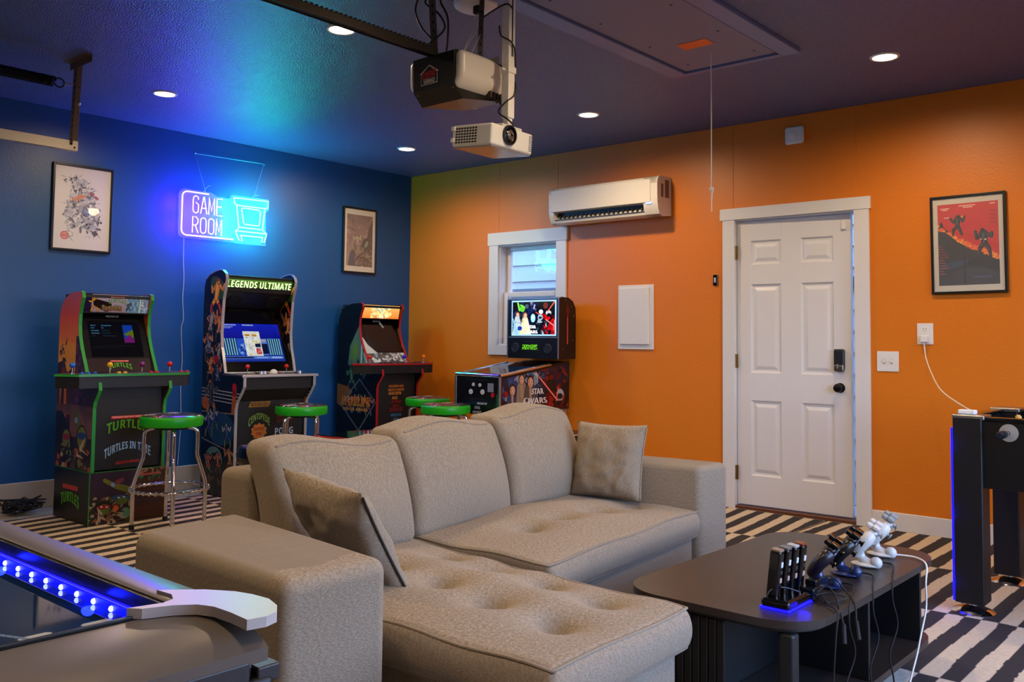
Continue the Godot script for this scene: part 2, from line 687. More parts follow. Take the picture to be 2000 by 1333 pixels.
func build_window() -> void:
	var w := struct("window_1", mb().box(V(1.05, 1.036, 0), V(1.155, 2.02, 0.019)).box(V(1.805, 1.036, 0), V(1.908, 2.02, 0.019)).box(V(1.155, 1.036, 0), V(1.805, 1.125, 0.019)).box(V(1.035, 2.0, 0), V(1.922, 2.112, 0.024)), paint_white)
	struct("jamb", mb().box(V(1.15, 1.12, -0.16), V(1.165, 2.005, 0.0)).box(V(1.795, 1.12, -0.16), V(1.81, 2.005, 0)).box(V(1.165, 1.12, -0.16), V(1.795, 1.135, 0)).box(V(1.165, 1.99, -0.16), V(1.795, 2.005, 0)), paint_white, w)
	for k in 2:
		var z := -0.1 if k == 0 else -0.065
		var y0 := 1.545 if k == 0 else 1.135
		var y1 := 1.99 if k == 0 else 1.585
		var s := mb().box(V(1.165, y0, z - 0.016), V(1.215, y1, z + 0.016)).box(V(1.745, y0, z - 0.016), V(1.795, y1, z + 0.016)).box(V(1.215, y0, z - 0.016), V(1.745, y0 + 0.045, z + 0.016)).box(V(1.215, y1 - 0.04, z - 0.016), V(1.745, y1, z + 0.016))
		var sash := struct("sash", s, paint_white, w)
		struct("pane", mb().box(V(1.213, y0 + 0.043, z - 0.002), V(1.747, y1 - 0.038, z + 0.002), 0.0005), glass, sash)

func build_door() -> void:
	var d := struct("door_1", mb().box(V(3.337, -0.008, 0), V(3.432, 2.05, 0.019)).box(V(4.285, -0.008, 0), V(4.384, 2.05, 0.019)).box(V(3.318, 2.045, 0), V(4.395, 2.128, 0.024)), paint_white)
	struct("jamb", mb().box(V(3.415, -0.008, -0.16), V(3.43, 2.05, 0.0)).box(V(4.285, -0.008, -0.16), V(4.3, 2.05, 0)).box(V(3.43, 2.035, -0.16), V(4.285, 2.05, 0)), paint_white, d)
	struct("threshold", mb().box(V(3.43, -0.008, -0.16), V(4.285, 0.022, 0.012), 0.006), M(Color(0.36, 0.2, 0.11), 0.5), d)
	var slab := MeshInstance3D.new()
	slab.name = "door_slab"
	var sb := mb()
	var W := 0.806
	# frame of stiles and rails, then the six sunk panels with raised fields
	var xs := [0.103, 0.325, 0.468, 0.69]
	var ys := [0.235, 0.76, 0.955, 1.58, 1.72, 1.89]
	sb.box(V(0, 0.03, -0.044), V(W, 2.03, -0.02), 0.001)
	sb.box(V(0, 0.03, -0.03), V(xs[0], 2.03, 0), 0.001)
	sb.box(V(xs[1], 0.03, -0.03), V(xs[2], 2.03, 0), 0.001)
	sb.box(V(xs[3], 0.03, -0.03), V(W, 2.03, 0), 0.001)
	for c in [[xs[0], xs[1]], [xs[2], xs[3]]]:
		var last := 0.03
		for k in [[0.03, ys[0]], [ys[1], ys[2]], [ys[3], ys[4]], [ys[5], 2.03]]:
			sb.box(V(c[0], k[0], -0.03), V(c[1], k[1], 0), 0.001)
	slab.mesh = sb.mesh()
	slab.material_override = paint_white
	d.add_child(slab, true)
	slab.position = V(3.434, 0, -0.02)
	slab.rotation_degrees.y = 2.0
	for c in [[xs[0], xs[1]], [xs[2], xs[3]]]:
		for k in [[ys[0], ys[1]], [ys[2], ys[3]], [ys[4], ys[5]]]:
			var p := mb()
			var a := V(c[0], k[0], -0.001)
			var b := V(c[1], k[1], -0.001)
			# sloped moulding down to the sunk ground, then up to the field
			var rings := []
			for e in [[0.0, 0.0], [0.01, -0.011], [0.022, -0.012], [0.045, -0.003], [0.05, -0.0025]]:
				rings.append([V(a.x + e[0], a.y + e[0], e[1]), V(b.x - e[0], a.y + e[0], e[1]), V(b.x - e[0], b.y - e[0], e[1]), V(a.x + e[0], b.y - e[0], e[1])])
			for i in rings.size() - 1:
				for j in 4:
					p.quad(rings[i][j], rings[i][(j + 1) % 4], rings[i + 1][(j + 1) % 4], rings[i + 1][j])
			p.quad(rings[4][0], rings[4][1], rings[4][2], rings[4][3])
			struct("panel", p, paint_white, slab)
	var brass := M(Color(0.62, 0.5, 0.33), 0.35, 1.0)
	for y in [1.81, 1.035, 0.25]:
		struct("hinge", mb().tube([V(3.432, y - 0.05, 0.006), V(3.432, y + 0.05, 0.006)], 0.007, 8).box(V(3.412, y - 0.05, -0.004), V(3.45, y + 0.05, 0.001), 0.0005), brass, d)
	var bronze := M(Color(0.055, 0.05, 0.05), 0.3, 0.6)
	var kx := 4.165 - 3.434
	var knob := mb()
	knob.X = Transform3D(Basis(Vector3.RIGHT, PI / 2), V(kx, 0.873, 0))
	knob.lathe([Vector2(0.033, 0), Vector2(0.033, 0.006), Vector2(0.014, 0.012), Vector2(0.012, 0.03), Vector2(0.026, 0.038), Vector2(0.03, 0.05), Vector2(0.026, 0.062), Vector2(0.012, 0.068), Vector2(0.0, 0.069)], 24)
	struct("door_knob", knob, bronze, slab)
	struct("keypad_lock", mb().rbox(V(kx, 1.06, 0.014), V(0.072, 0.14, 0.03), 0.012, 3), M(Color(0.1, 0.11, 0.14), 0.3), slab)
	struct("lock_cover", mb().rbox(V(kx, 1.005, 0.018), V(0.07, 0.05, 0.034), 0.014, 3).rbox(V(kx - 0.004, 1.015, 0.042), V(0.012, 0.035, 0.02), 0.005, 2), M(Color(0.5, 0.48, 0.45), 0.3, 1.0), slab)
	struct("contact_sensor", mb().rbox(V(0.765, 1.955, 0.008), V(0.03, 0.055, 0.016), 0.004, 2), white, slab)
	struct("strike_plate", mb().box(V(4.281, 0.84, -0.06), V(4.285, 0.9, -0.03), 0.0005).box(V(4.281, 1.03, -0.06), V(4.285, 1.09, -0.03), 0.0005), bronze, d)

func build_outside() -> void:
	var ground := M(Color(0.5, 0.5, 0.48), 0.9)
	struct("trim_1", mb().box(V(-6, -0.4, -8), V(14, -0.21, -0.21), 0.01), ground)
	var hs := thing("neighbour_wall", "pale grey lap siding of the house next door, seen through the window", "wall", V(0, -0.2, -1.9))
	var sid := tri(M(Color(0.55, 0.57, 0.57), 0.7), V(2, 2, 2))
	relief(sid, noise_tex(0.05, 256, 3, Color.BLACK, Color.WHITE, 51), 0.06)
	part("sheathing", mb().box(V(-4, 0, -0.2), V(6, 4.6, -0.03), 0.005), M(Color(0.2, 0.2, 0.2), 0.9), hs)
	for i in 24:
		var y := i * 0.185
		var b := mb()
		var a0 := V(-4, y, 0.022)
		b.quad(a0, V(6, y, 0.022), V(6, y + 0.2, -0.004), V(-4, y + 0.2, -0.004))
		b.quad(V(-4, y, -0.004), V(6, y, -0.004), V(6, y, 0.022), a0)
		part("siding_board", b, sid, hs)
	part("band_board", mb().box(V(-4, 1.86, -0.01), V(6, 1.95, 0.05), 0.004), M(Color(0.22, 0.23, 0.24), 0.7), hs)

# ---------------------------------------------------------------- on and under the ceiling
func build_ceiling_things() -> void:
	var places := {
		[0.93, 0.915]: "round recessed ceiling lamp near the corner of the blue and orange walls", [0.945, 3.046]: "round recessed ceiling lamp above the neon sign, in violet light",
		[2.78, 0.903]: "round recessed ceiling lamp between the projector and the orange wall", [2.82, 3.093]: "round recessed ceiling lamp beside the rail of the door opener",
		[4.8, 0.924]: "round recessed ceiling lamp right of the attic hatch", [4.8, 3.07]: "", [6.67, 0.92]: "", [6.67, 3.07]: "", [0.94, 5.2]: "", [2.8, 5.2]: "", [4.8, 5.2]: "", [6.67, 5.2]: "",
	}
	for k in places:
		var l: String = places[k]
		var o := thing("ceiling_lamp", l if l else "round recessed ceiling lamp outside the picture", "lamp", V(k[0], H, k[1]), 0, "recessed ceiling lamps")
		part("trim_ring", mb().lathe([Vector2(0.062, -0.004), Vector2(0.066, -0.007), Vector2(0.075, -0.006), Vector2(0.079, 0.001)], 32), paint_white, o)
		part("lamp_lens", mb().lathe([Vector2(0.0, -0.005), Vector2(0.03, -0.005), Vector2(0.063, -0.004), Vector2(0.063, 0.001)], 32), glow(Color(1.0, 0.93, 0.8), 9.0), o)
		var s := SpotLight3D.new()
		s.name = "light"
		s.light_color = WARM
		s.light_energy = DOWN
		s.light_size = 0.06
		s.spot_angle = 87
		s.spot_angle_attenuation = 0.65
		s.spot_attenuation = 2.0
		s.spot_range = 14
		s.shadow_enabled = true
		o.add_child(s, true)
		s.position = V(0, -0.03, 0)
		s.rotation_degrees.x = -90
	# attic hatch: trim boards, panel, tape, cord
	var blue := tri(M(Color(0.40, 0.45, 0.64), 0.4), V(1, 1, 1))
	var pan := tri(M(Color(0.45, 0.45, 0.57), 0.5), V(1, 1, 1))
	var hatch := thing("attic_hatch", "painted attic hatch panel with trim boards in the ceiling", "hatch", V(4.11, H, 2.0))
	part("trim_board", mb().box(V(-0.39, -0.022, -0.66), V(-0.29, 0, 1.0), 0.003), blue, hatch)
	part("trim_board", mb().box(V(0.29, -0.022, -0.66), V(0.39, 0, 1.0), 0.003), blue, hatch)
	part("trim_board", mb().box(V(-0.29, -0.022, -0.66), V(0.29, 0, -0.62), 0.003), blue, hatch)
	part("trim_board", mb().box(V(-0.29, -0.022, 0.9), V(0.29, 0, 1.0), 0.003), blue, hatch)
	part("hatch_panel", mb().box(V(-0.275, -0.012, -0.605), V(0.275, -0.002, 0.885), 0.002), pan, hatch)
	var sc := mb()
	for x in [-0.2, 0.2]:
		for z in [-0.5, -0.1, 0.35, 0.75]:
			sc.X = Transform3D(Basis.IDENTITY, V(x, -0.0125, z))
			sc.lathe([Vector2(0.0, -0.002), Vector2(0.006, -0.0015), Vector2(0.008, 0.001)], 10)
	part("screw_heads", sc, M(Color(0.12, 0.12, 0.16), 0.5), hatch).set_meta("kind", "stuff")
	solo("paint_tape", mb().box(V(-0.085, -0.003, -0.05), V(0.085, -0.001, 0.05), 0.0005), M(Color(0.95, 0.42, 0.05), 0.5), "orange rectangle of painted tape on the attic hatch panel", "tape", V(4.12, H - 0.0115, 1.79))
	var pull := thing("pull_cord", "thin white knotted pull cord hanging from the attic hatch", "cord", V(4.13, H - 0.012, 1.64))
	part("string", mb().tube([V(0, 0, 0), V(0.002, -0.4, 0), V(0.001, -0.75, 0), V(0.004, -0.81, 0.002), V(0.003, -0.87, 0)], 0.0028, 6), white, pull)
	part("knot", mb().ball(V(0.002, -0.75, 0), 0.011, 10, V(1, 1.3, 1)).tube(curve([V(0.002, -0.74, 0), V(0.014, -0.75, 0.004), V(0.008, -0.775, 0.004), V(0.004, -0.80, 0)], 5), 0.004, 6), white, pull)
	build_opener()
	build_projector()
	build_track()

func perforated(from: Vector3, to: Vector3, w: float, m: Material, parent: Node3D, called := "bracket") -> void:  # a steel angle with dark holes
	var d := (to - from)
	var y := d.normalized()
	var x := Vector3.RIGHT if absf(y.x) < 0.9 else Vector3.BACK
	x = (x - y * x.dot(y)).normalized()
	var b := mb()
	b.X = Transform3D(Basis(x, y, x.cross(y)), from)
	var l := d.length()
	b.box(V(-w / 2, 0, -0.0015), V(w / 2, l, 0.0015), 0.0005)
	b.box(V(-w / 2, 0, -w), V(-w / 2 + 0.003, l, 0), 0.0005)
	var o := part(called, b, m, parent)
	var hs := mb()
	hs.X = b.X
	var n := int(l / 0.038)
	for i in n:
		var c := V(0.002, 0.022 + i * 0.038, 0)
		hs.rbox(c, V(w * 0.3, 0.014, 0.0042), 0.002, 1)
	part("holes", hs, M(Color(0.02, 0.02, 0.02), 0.9), o).set_meta("kind", "stuff")

func build_opener() -> void:
	var o := thing("garage_door_opener", "black and white garage door opener hanging from the ceiling", "door opener", V(3.64, 2.32, 3.06))
	var dark := M(Color(0.09, 0.085, 0.08), 0.35)
	# black housing with a bevelled lower edge; the nose points to +z
	var pr := PackedVector2Array([Vector2(-0.16, -0.075), Vector2(0.11, -0.115), Vector2(0.165, -0.06), Vector2(0.17, 0.085), Vector2(0.16, 0.092), Vector2(-0.16, 0.092)])
	var b := mb()
	b.X = Transform3D(Basis(V(0, 0, 1), V(0, 1, 0), V(-1, 0, 0)), Vector3.ZERO)
	b.prism(pr, -0.128, 0.128)
	part("housing", b, dark, o)
	# white light covers along both sides, rounded at the far end
	for s in [-1, 1]:
		var w := mb()
		w.rbox(V(s * 0.142, 0.005, -0.02), V(0.05, 0.17, 0.36), 0.025, 4, 6, func(p: Vector3) -> Vector3:
			var k := smoothstep(0.02, -0.2, p.z)
			var low := smoothstep(-0.02, -0.085, p.y)
			return V(p.x * (1.0 - 0.25 * k * k) - s * 0.035 * low, p.y * (1.0 - 0.1 * k), p.z))
		part("light_cover", w, M(Color(0.82, 0.8, 0.76), 0.35), o)
	var vents := mb()
	for i in 6:
		vents.rbox(V(0.135 - 0.002 * i, -0.068, -0.04 - i * 0.024), V(0.05, 0.03, 0.01), 0.003, 1)
	part("vent_slots", vents, M(Color(0.2, 0.17, 0.14), 0.6), o)
	# badge: a small house outline with lettering
	var bd := mb()
	bd.X = Transform3D(Basis.IDENTITY, V(-0.02, 0.0, 0.171))
	bd.prism(PackedVector2Array([Vector2(-0.052, -0.04), Vector2(0.052, -0.04), Vector2(0.052, 0.012), Vector2(0.062, 0.012), Vector2(0, 0.048), Vector2(-0.062, 0.012), Vector2(-0.052, 0.012)]), -0.001, 0.001)
	part("badge", bd, M(Color(0.72, 0.7, 0.68), 0.4), o)
	var bi := mb()
	bi.X = Transform3D(Basis.IDENTITY, V(-0.02, 0.0, 0.1725))
	bi.prism(PackedVector2Array([Vector2(-0.048, -0.036), Vector2(0.048, -0.036), Vector2(0.048, 0.01), Vector2(0, 0.042), Vector2(-0.048, 0.01)]), -0.001, 0.0005)
	part("badge", bi, M(Color(0.06, 0.06, 0.06), 0.4), o)
	var bt := mb()
	bt.X = Transform3D(Basis.IDENTITY, V(-0.02, 0.004, 0.1735))
	bt.text("XTREME", 0.084, 0.03, 0.001, BOLD, func(p: Vector3) -> Vector3: return V(p.x, p.y + p.x * 0.15, p.z))
	part("lettering", bt, M(Color(0.75, 0.12, 0.08), 0.5), o)
	var bt2 := mb()
	bt2.X = Transform3D(Basis.IDENTITY, V(-0.018, -0.024, 0.1735))
	bt2.text("GARAGE", 0.07, 0.02, 0.001, BOLD)
	part("lettering", bt2, M(Color(0.8, 0.78, 0.76), 0.5), o)
	part("mounting_plate", mb().box(V(0.02, 0.092, -0.13), V(0.12, 0.13, -0.127), 0.001).box(V(0.02, 0.092, -0.13), V(0.12, 0.095, -0.1), 0.001), steel, o)
	# the rail with its toothed belt
	var r := thing("opener_rail", "long dark steel rail with toothed belt running to the opener", "rail", V(3.62, 2.425, 3.2))
	var rm := M(Color(0.2, 0.18, 0.16), 0.4, 0.8)
	part("rail", mb().box(V(-0.018, -0.012, 0), V(0.018, 0.004, 3.9), 0.001).box(V(-0.02, -0.016, 0), V(-0.016, 0.02, 3.9), 0.001).box(V(0.016, -0.016, 0), V(0.02, 0.02, 3.9), 0.001), rm, r)
	var tm := MultiMesh.new()
	tm.transform_format = MultiMesh.TRANSFORM_3D
	tm.mesh = mb().rbox(Vector3.ZERO, V(0.018, 0.014, 0.011), 0.002, 1).mesh()
	tm.instance_count = 160
	for i in 160:
		tm.set_instance_transform(i, Transform3D(Basis.IDENTITY, V(0, 0.026, 0.02 + i * 0.024)))
	var tmi := MultiMeshInstance3D.new()
	tmi.name = "belt_teeth"
	tmi.multimesh = tm
	tmi.material_override = M(Color(0.12, 0.11, 0.1), 0.6)
	tmi.set_meta("kind", "stuff")
	r.add_child(tmi, true)
	part("belt", mb().box(V(-0.009, 0.014, 0.01), V(0.009, 0.021, 3.88), 0.001), M(Color(0.1, 0.1, 0.1), 0.6), r)
	# hangers
	var galv := M(Color(0.34, 0.3, 0.27), 0.45, 0.3)
	var h1 := thing("opener_hanger", "wide perforated steel hanger holding the rail end of the opener", "bracket", V(3.58, 2.41, 3.16))
	perforated(V(0, 0, 0), V(-0.01, H - 2.41, 0.02), 0.04, galv, h1)
	var h2 := thing("opener_hanger", "narrow perforated steel strap right of the black cable loops", "bracket", V(3.685, 2.41, 2.98))
	perforated(V(0, 0, 0), V(0.012, H - 2.41, 0.0), 0.03, galv, h2)
	# cables
	var blk := M(Color(0.025, 0.025, 0.03), 0.5)
	solo("power_cable", mb().tube(curve([V(3.56, 2.44, 3.24), V(3.62, 2.49, 3.2), V(3.66, 2.54, 3.18), V(3.6, 2.62, 3.16), V(3.52, 2.69, 3.17), V(3.56, 2.735, 3.15)], 8), 0.0045, 6).tube(curve([V(3.6, 2.5, 3.21), V(3.54, 2.56, 3.21), V(3.5, 2.65, 3.21), V(3.53, 2.735, 3.2)], 8), 0.0045, 6).tube(curve([V(3.65, 2.42, 3.16), V(3.66, 2.5, 3.16), V(3.645, 2.6, 3.15), V(3.60, 2.68, 3.15), V(3.6, 2.735, 3.14)], 8), 0.0045, 6), blk, "black cables looping round the wide steel hanger of the opener", "cable")
	var ob := thing("ceiling_outlet", "white round outlet box on the ceiling above the opener", "outlet", V(3.6, H, 2.92))
	part("outlet_box", mb().lathe([Vector2(0.0, -0.028), Vector2(0.085, -0.028), Vector2(0.1, -0.018), Vector2(0.105, 0)], 28), white, ob)
	part("plug", mb().rbox(V(0.03, -0.045, 0.02), V(0.035, 0.04, 0.03), 0.006, 2), black, ob)
	solo("bell_wire", mb().tube(curve([V(3.58, 2.71, 2.9), V(3.64, 2.6, 2.97), V(3.67, 2.5, 3.05), V(3.7, 2.42, 3.1)], 8), 0.0016, 5).tube(curve([V(3.63, 2.71, 2.9), V(3.68, 2.6, 2.95), V(3.7, 2.5, 3.02), V(3.72, 2.42, 3.08)], 8), 0.0016, 5).tube(curve([V(3.64, 2.71, 2.93), V(3.66, 2.58, 2.98), V(3.7, 2.5, 3.06), V(3.71, 2.42, 3.12)], 8), 0.0016, 5), white, "thin white wires running from the outlet box down to the opener", "wire")

func build_projector() -> void:
	var po := thing("projector_pole", "white square ceiling pole with a slot holding the projector", "pole", V(3.87, 2.11, 2.99))
	part("pole", mb().rbox(V(0, 0.33, 0), V(0.042, 0.61, 0.042), 0.004, 1), white, po)
	part("slot", mb().box(V(0.0205, 0.3, -0.004), V(0.0222, 0.62, 0.004), 0.0005), M(Color(0.1, 0.1, 0.1), 0.6), po)
	part("inner_pole", mb().rbox(V(0, 0.06, 0), V(0.03, 0.14, 0.03), 0.003, 1), white, po)
	part("clamp", mb().rbox(V(0, 0.24, 0), V(0.052, 0.03, 0.052), 0.004, 1).tube([V(0, 0.24, 0.02), V(0, 0.24, 0.045)], 0.006, 8), white, po)
	var o := thing("projector", "white ceiling projector with dark round lens hanging from a pole", "projector", V(3.81, 2.04, 3.02), 0.06)
	o.rotation_degrees = V(0, 3.0, -4)
	var body := M(Color(0.83, 0.82, 0.78), 0.35)
	part("body", mb().rbox(V(0, 0, 0), V(0.225, 0.095, 0.29), 0.012, 3), body, o)
	part("base_plate", mb().rbox(V(0, -0.048, 0), V(0.21, 0.008, 0.275), 0.003, 1), M(Color(0.55, 0.53, 0.52), 0.15), o)
	part("top_mount", mb().rbox(V(0.03, 0.055, -0.02), V(0.12, 0.018, 0.14), 0.005, 2).tube([V(0.03, 0.06, -0.02), V(0.06, 0.085, -0.02)], 0.01, 8), M(Color(0.75, 0.74, 0.72), 0.4), o)
	var le := mb()
	le.X = Transform3D(Basis(V(0, 0, 1), V(1, 0, 0), V(0, 1, 0)), V(0.112, 0.012, 0.03))
	le.lathe([Vector2(0.043, 0.0), Vector2(0.043, 0.012), Vector2(0.036, 0.014), Vector2(0.033, 0.004), Vector2(0.026, 0.0)], 32)
	part("lens_ring", le, M(Color(0.03, 0.03, 0.035), 0.3), o)
	var lg := mb()
	lg.X = le.X
	lg.lathe([Vector2(0.03, 0.0), Vector2(0.026, 0.006), Vector2(0.014, 0.012), Vector2(0, 0.014)], 28)
	part("lens", lg, M(Color(0.05, 0.05, 0.07), 0.03), o)
	var lm := mb()
	lm.X = Transform3D(le.X.basis, V(0.12, 0.012, 0.03))
	lm.lathe([Vector2(0.022, 0.004), Vector2(0.014, 0.009), Vector2(0.007, 0.01)], 20)
	part("lens_element", lm, M(Color(0.45, 0.4, 0.36), 0.2, 0.6), o)
	var gr := mb()
	for i in 8:
		for j in 6:
			gr.rbox(V(-0.085 + i * 0.0155, -0.03 + j * 0.012, 0.1445), V(0.011, 0.0075, 0.004), 0.001, 1)
	part("vent_grille", gr, M(Color(0.06, 0.06, 0.06), 0.7), o)
	var gs := mb()
	for i in 9:
		gs.rbox(V(0.112, -0.03 + i * 0.008, -0.125), V(0.004, 0.003, 0.022), 0.0008, 1)
	part("side_vents", gs, M(Color(0.25, 0.24, 0.23), 0.7), o)
	for p in [V(-0.1, -0.02, 0.15), V(-0.1, 0.03, 0.15)]:
		part("foot", mb().rbox(p, V(0.02, 0.02, 0.014), 0.004, 2), body, o)
	var wires := mb()
	wires.tube(curve([V(3.7, 2.62, 2.99), V(3.78, 2.63, 3.01), V(3.88, 2.64, 3.02), V(3.9, 2.62, 3.0)], 8), 0.004, 6)
	wires.tube(curve([V(3.84, 2.55, 3.02), V(3.86, 2.5, 3.03), V(3.9, 2.47, 3.01), V(3.9, 2.43, 2.98), V(3.89, 2.35, 2.965)], 8), 0.004, 6)
	wires.tube(curve([V(3.89, 2.3, 2.965), V(3.9, 2.24, 2.98), V(3.88, 2.2, 3.02), V(3.85, 2.16, 3.03), V(3.9, 2.12, 3.02), V(3.88, 2.1, 2.96), V(3.82, 2.1, 2.98)], 8), 0.004, 6)
	solo("projector_cable", wires, M(Color(0.025, 0.025, 0.03), 0.5), "black cable wound round the white projector pole", "cable")

func build_track() -> void:
	var rust := M(Color(0.42, 0.34, 0.3), 0.5, 0.25)
	var o := thing("track_hanger", "rusty perforated angle bracket bolted to the ceiling at upper left", "bracket", V(1.14, 2.27, 3.71))
	perforated(V(0, 0, 0), V(0.03, H - 2.27, 0.0), 0.045, rust, o)
	perforated(V(-0.02, H - 2.272, 0.03), V(0.26, H - 2.272, 0.03), 0.04, rust, o, "foot")
	var t := thing("door_track", "galvanised garage door track ending below the rusty bracket", "track", V(1.14, 2.26, 3.67))
	var galv := M(Color(0.78, 0.75, 0.69), 0.38, 0.4)
	part("track", mb().box(V(-0.002, -0.028, 0), V(0.002, 0.028, 3.6), 0.0008).box(V(-0.03, 0.024, 0), V(0.0, 0.028, 3.6), 0.0008).box(V(-0.04, -0.028, 0), V(0.0, -0.024, 3.6), 0.0008).box(V(-0.042, -0.028, 0), V(-0.038, -0.014, 3.6), 0.0008), galv, t)
	part("bolt", mb().ball(V(0.004, 0.008, 0.04), 0.008, 8).ball(V(0.004, -0.012, 0.02), 0.006, 8), M(Color(0.25, 0.24, 0.22), 0.4, 1.0), t)
	var s := thing("extension_spring", "dark coiled extension spring stretched along the ceiling at upper left", "spring", V(1.12, 2.615, 3.75))
	var coil := []
	for i in 720:
		var a := TAU * i / 10.0
		coil.append(V(0.028 * cos(a), 0.028 * sin(a), 0.06 + i * 0.0011))
	var dk := M(Color(0.03, 0.028, 0.03), 0.45, 0.5)
	part("coil", mb().tube(coil, 0.0045, 5), dk, s)
	var loop := []
	for i in 17:
		var a := TAU * i / 16.0
		loop.append(V(0.0, 0.026 * sin(a), 0.03 + 0.028 * cos(a)))
	part("hook", mb().tube(loop, 0.0045, 6), dk, s)
	solo("eye_bolt", mb().tube([V(1.12, 2.615, 3.755), V(1.15, 2.615, 3.7)], 0.004, 6).tube([V(1.16, 2.6, 3.69), V(1.2, 2.595, 3.69)], 0.004, 6).ball(V(1.172, 2.5, 3.69), 0.012, 8), steel, "small steel eye bolts through the rusty track bracket", "bolt")

# ---------------------------------------------------------------- on the walls
func framed(called: String, label: String, at: Vector3, turn: float, w: float, h: float, art: Texture2D, art_size: Vector2, paper: Color, fr := 0.016) -> Node3D:
	var o := thing(called, label, "poster", at, turn, "")
	var fm := M(Color(0.03, 0.028, 0.028), 0.35)
	part("frame", mb().box(V(-w / 2, -h / 2, 0), V(-w / 2 + fr, h / 2, 0.024)).box(V(w / 2 - fr, -h / 2, 0), V(w / 2, h / 2, 0.024)).box(V(-w / 2 + fr, h / 2 - fr, 0), V(w / 2 - fr, h / 2, 0.024)).box(V(-w / 2 + fr, -h / 2, 0), V(w / 2 - fr, -h / 2 + fr, 0.024)), fm, o)
	part("paper", mb().box(V(-w / 2 + fr * 0.5, -h / 2 + fr * 0.5, 0.004), V(w / 2 - fr * 0.5, h / 2 - fr * 0.5, 0.013), 0.0005), M(paper, 0.5), o)
	var p := mb()
	var a := art_size / 2
	p.quad(V(-a.x, -a.y, 0.0135), V(a.x, -a.y, 0.0135), V(a.x, a.y, 0.0135), V(-a.x, a.y, 0.0135))
	part("print", p, printed(art, 0.5), o)
	part("glazing", mb().box(V(-w / 2 + fr * 0.5, -h / 2 + fr * 0.5, 0.0165), V(w / 2 - fr * 0.5, h / 2 - fr * 0.5, 0.018), 0.0003), glass, o)
	return o

func ink_print() -> Texture2D:  # a loose ink-brush pile of made-up fighters
	var paper := Color(0.84, 0.83, 0.81)
	var p := Pic.new(256, 384, paper, 11)
	var grey := [Color(0.2, 0.2, 0.22), Color(0.45, 0.46, 0.5), Color(0.62, 0.63, 0.66), Color(0.08, 0.08, 0.1), Color(0.72, 0.73, 0.75)]
	# the heap: each row widens, with splashes of grey, blue, orange and red
	for f in [[108, 78, 34], [165, 140, 38], [92, 165, 38], [140, 190, 40], [78, 225, 36], [135, 250, 42], [185, 220, 32]]:
		p.fighter(f[0], f[1] + 18, f[2] * 0.9, Color(0.66, 0.67, 0.68), Color(0.42, 0.43, 0.47), Color(0.28, 0.28, 0.32), Color(0.12, 0.12, 0.14))
	for b in [[112, 74, 26, 20], [120, 120, 52, 30], [122, 172, 66, 34], [122, 222, 74, 32], [128, 264, 66, 18]]:
		p.splash(22, Rect2(b[0] - b[2], b[1] - b[3], b[2] * 2, b[3] * 2), [Color(0.66, 0.67, 0.7), Color(0.56, 0.57, 0.6), Color(0.74, 0.74, 0.75)], 8, 18)
	for b in [[110, 72, 40, 34], [130, 125, 60, 30], [125, 175, 80, 38], [125, 225, 85, 36], [130, 268, 78, 22]]:
		p.splash(14, Rect2(b[0] - b[2], b[1] - b[3], b[2] * 2, b[3] * 2), grey, 4, 15)
		p.strokes(14, Rect2(b[0] - b[2], b[1] - b[3], b[2] * 2, b[3] * 2), grey, 2.2, 26)
		p.strokes(5, Rect2(b[0] - b[2], b[1] - b[3], b[2] * 2, b[3] * 2), [paper], 3.0, 24)
	p.strokes(16, Rect2(40, 50, 60, 20), grey, 3.0, 20)
	p.el(118, 138, 26, 9, Color(0.8, 0.5, 0.3), -0.3)
	p.el(92, 152, 18, 7, Color(0.78, 0.52, 0.36), 0.3)
	p.el(168, 118, 12, 8, Color(0.6, 0.2, 0.24), 0.2)
	p.el(190, 134, 12, 6, Color(0.62, 0.24, 0.28), 0.6)
	p.el(148, 206, 24, 15, Color(0.36, 0.42, 0.58), 0.1)
	p.el(150, 203, 18, 8, Color(0.5, 0.55, 0.7), 0.1)
	p.strokes(20, Rect2(60, 280, 140, 50), [Color(0.5, 0.5, 0.5), Color(0.7, 0.7, 0.7), Color(0.3, 0.3, 0.3)], 2.0, 34)
	p.poly([Vector2(172, 300), Vector2(190, 288), Vector2(204, 304), Vector2(186, 320)], Color(0.22, 0.22, 0.24))
	# the round red seal
	p.el(52, 322, 19, 19, Color(0.72, 0.2, 0.18))
	p.el(52, 322, 15, 15, Color(0.85, 0.62, 0.58))
	for k in 4:
		p.rect(42 + k * 6, 312, 2, 20, Color(0.72, 0.2, 0.18))
	p.rect(38, 321, 28, 2, Color(0.72, 0.2, 0.18))
	return p.tex()

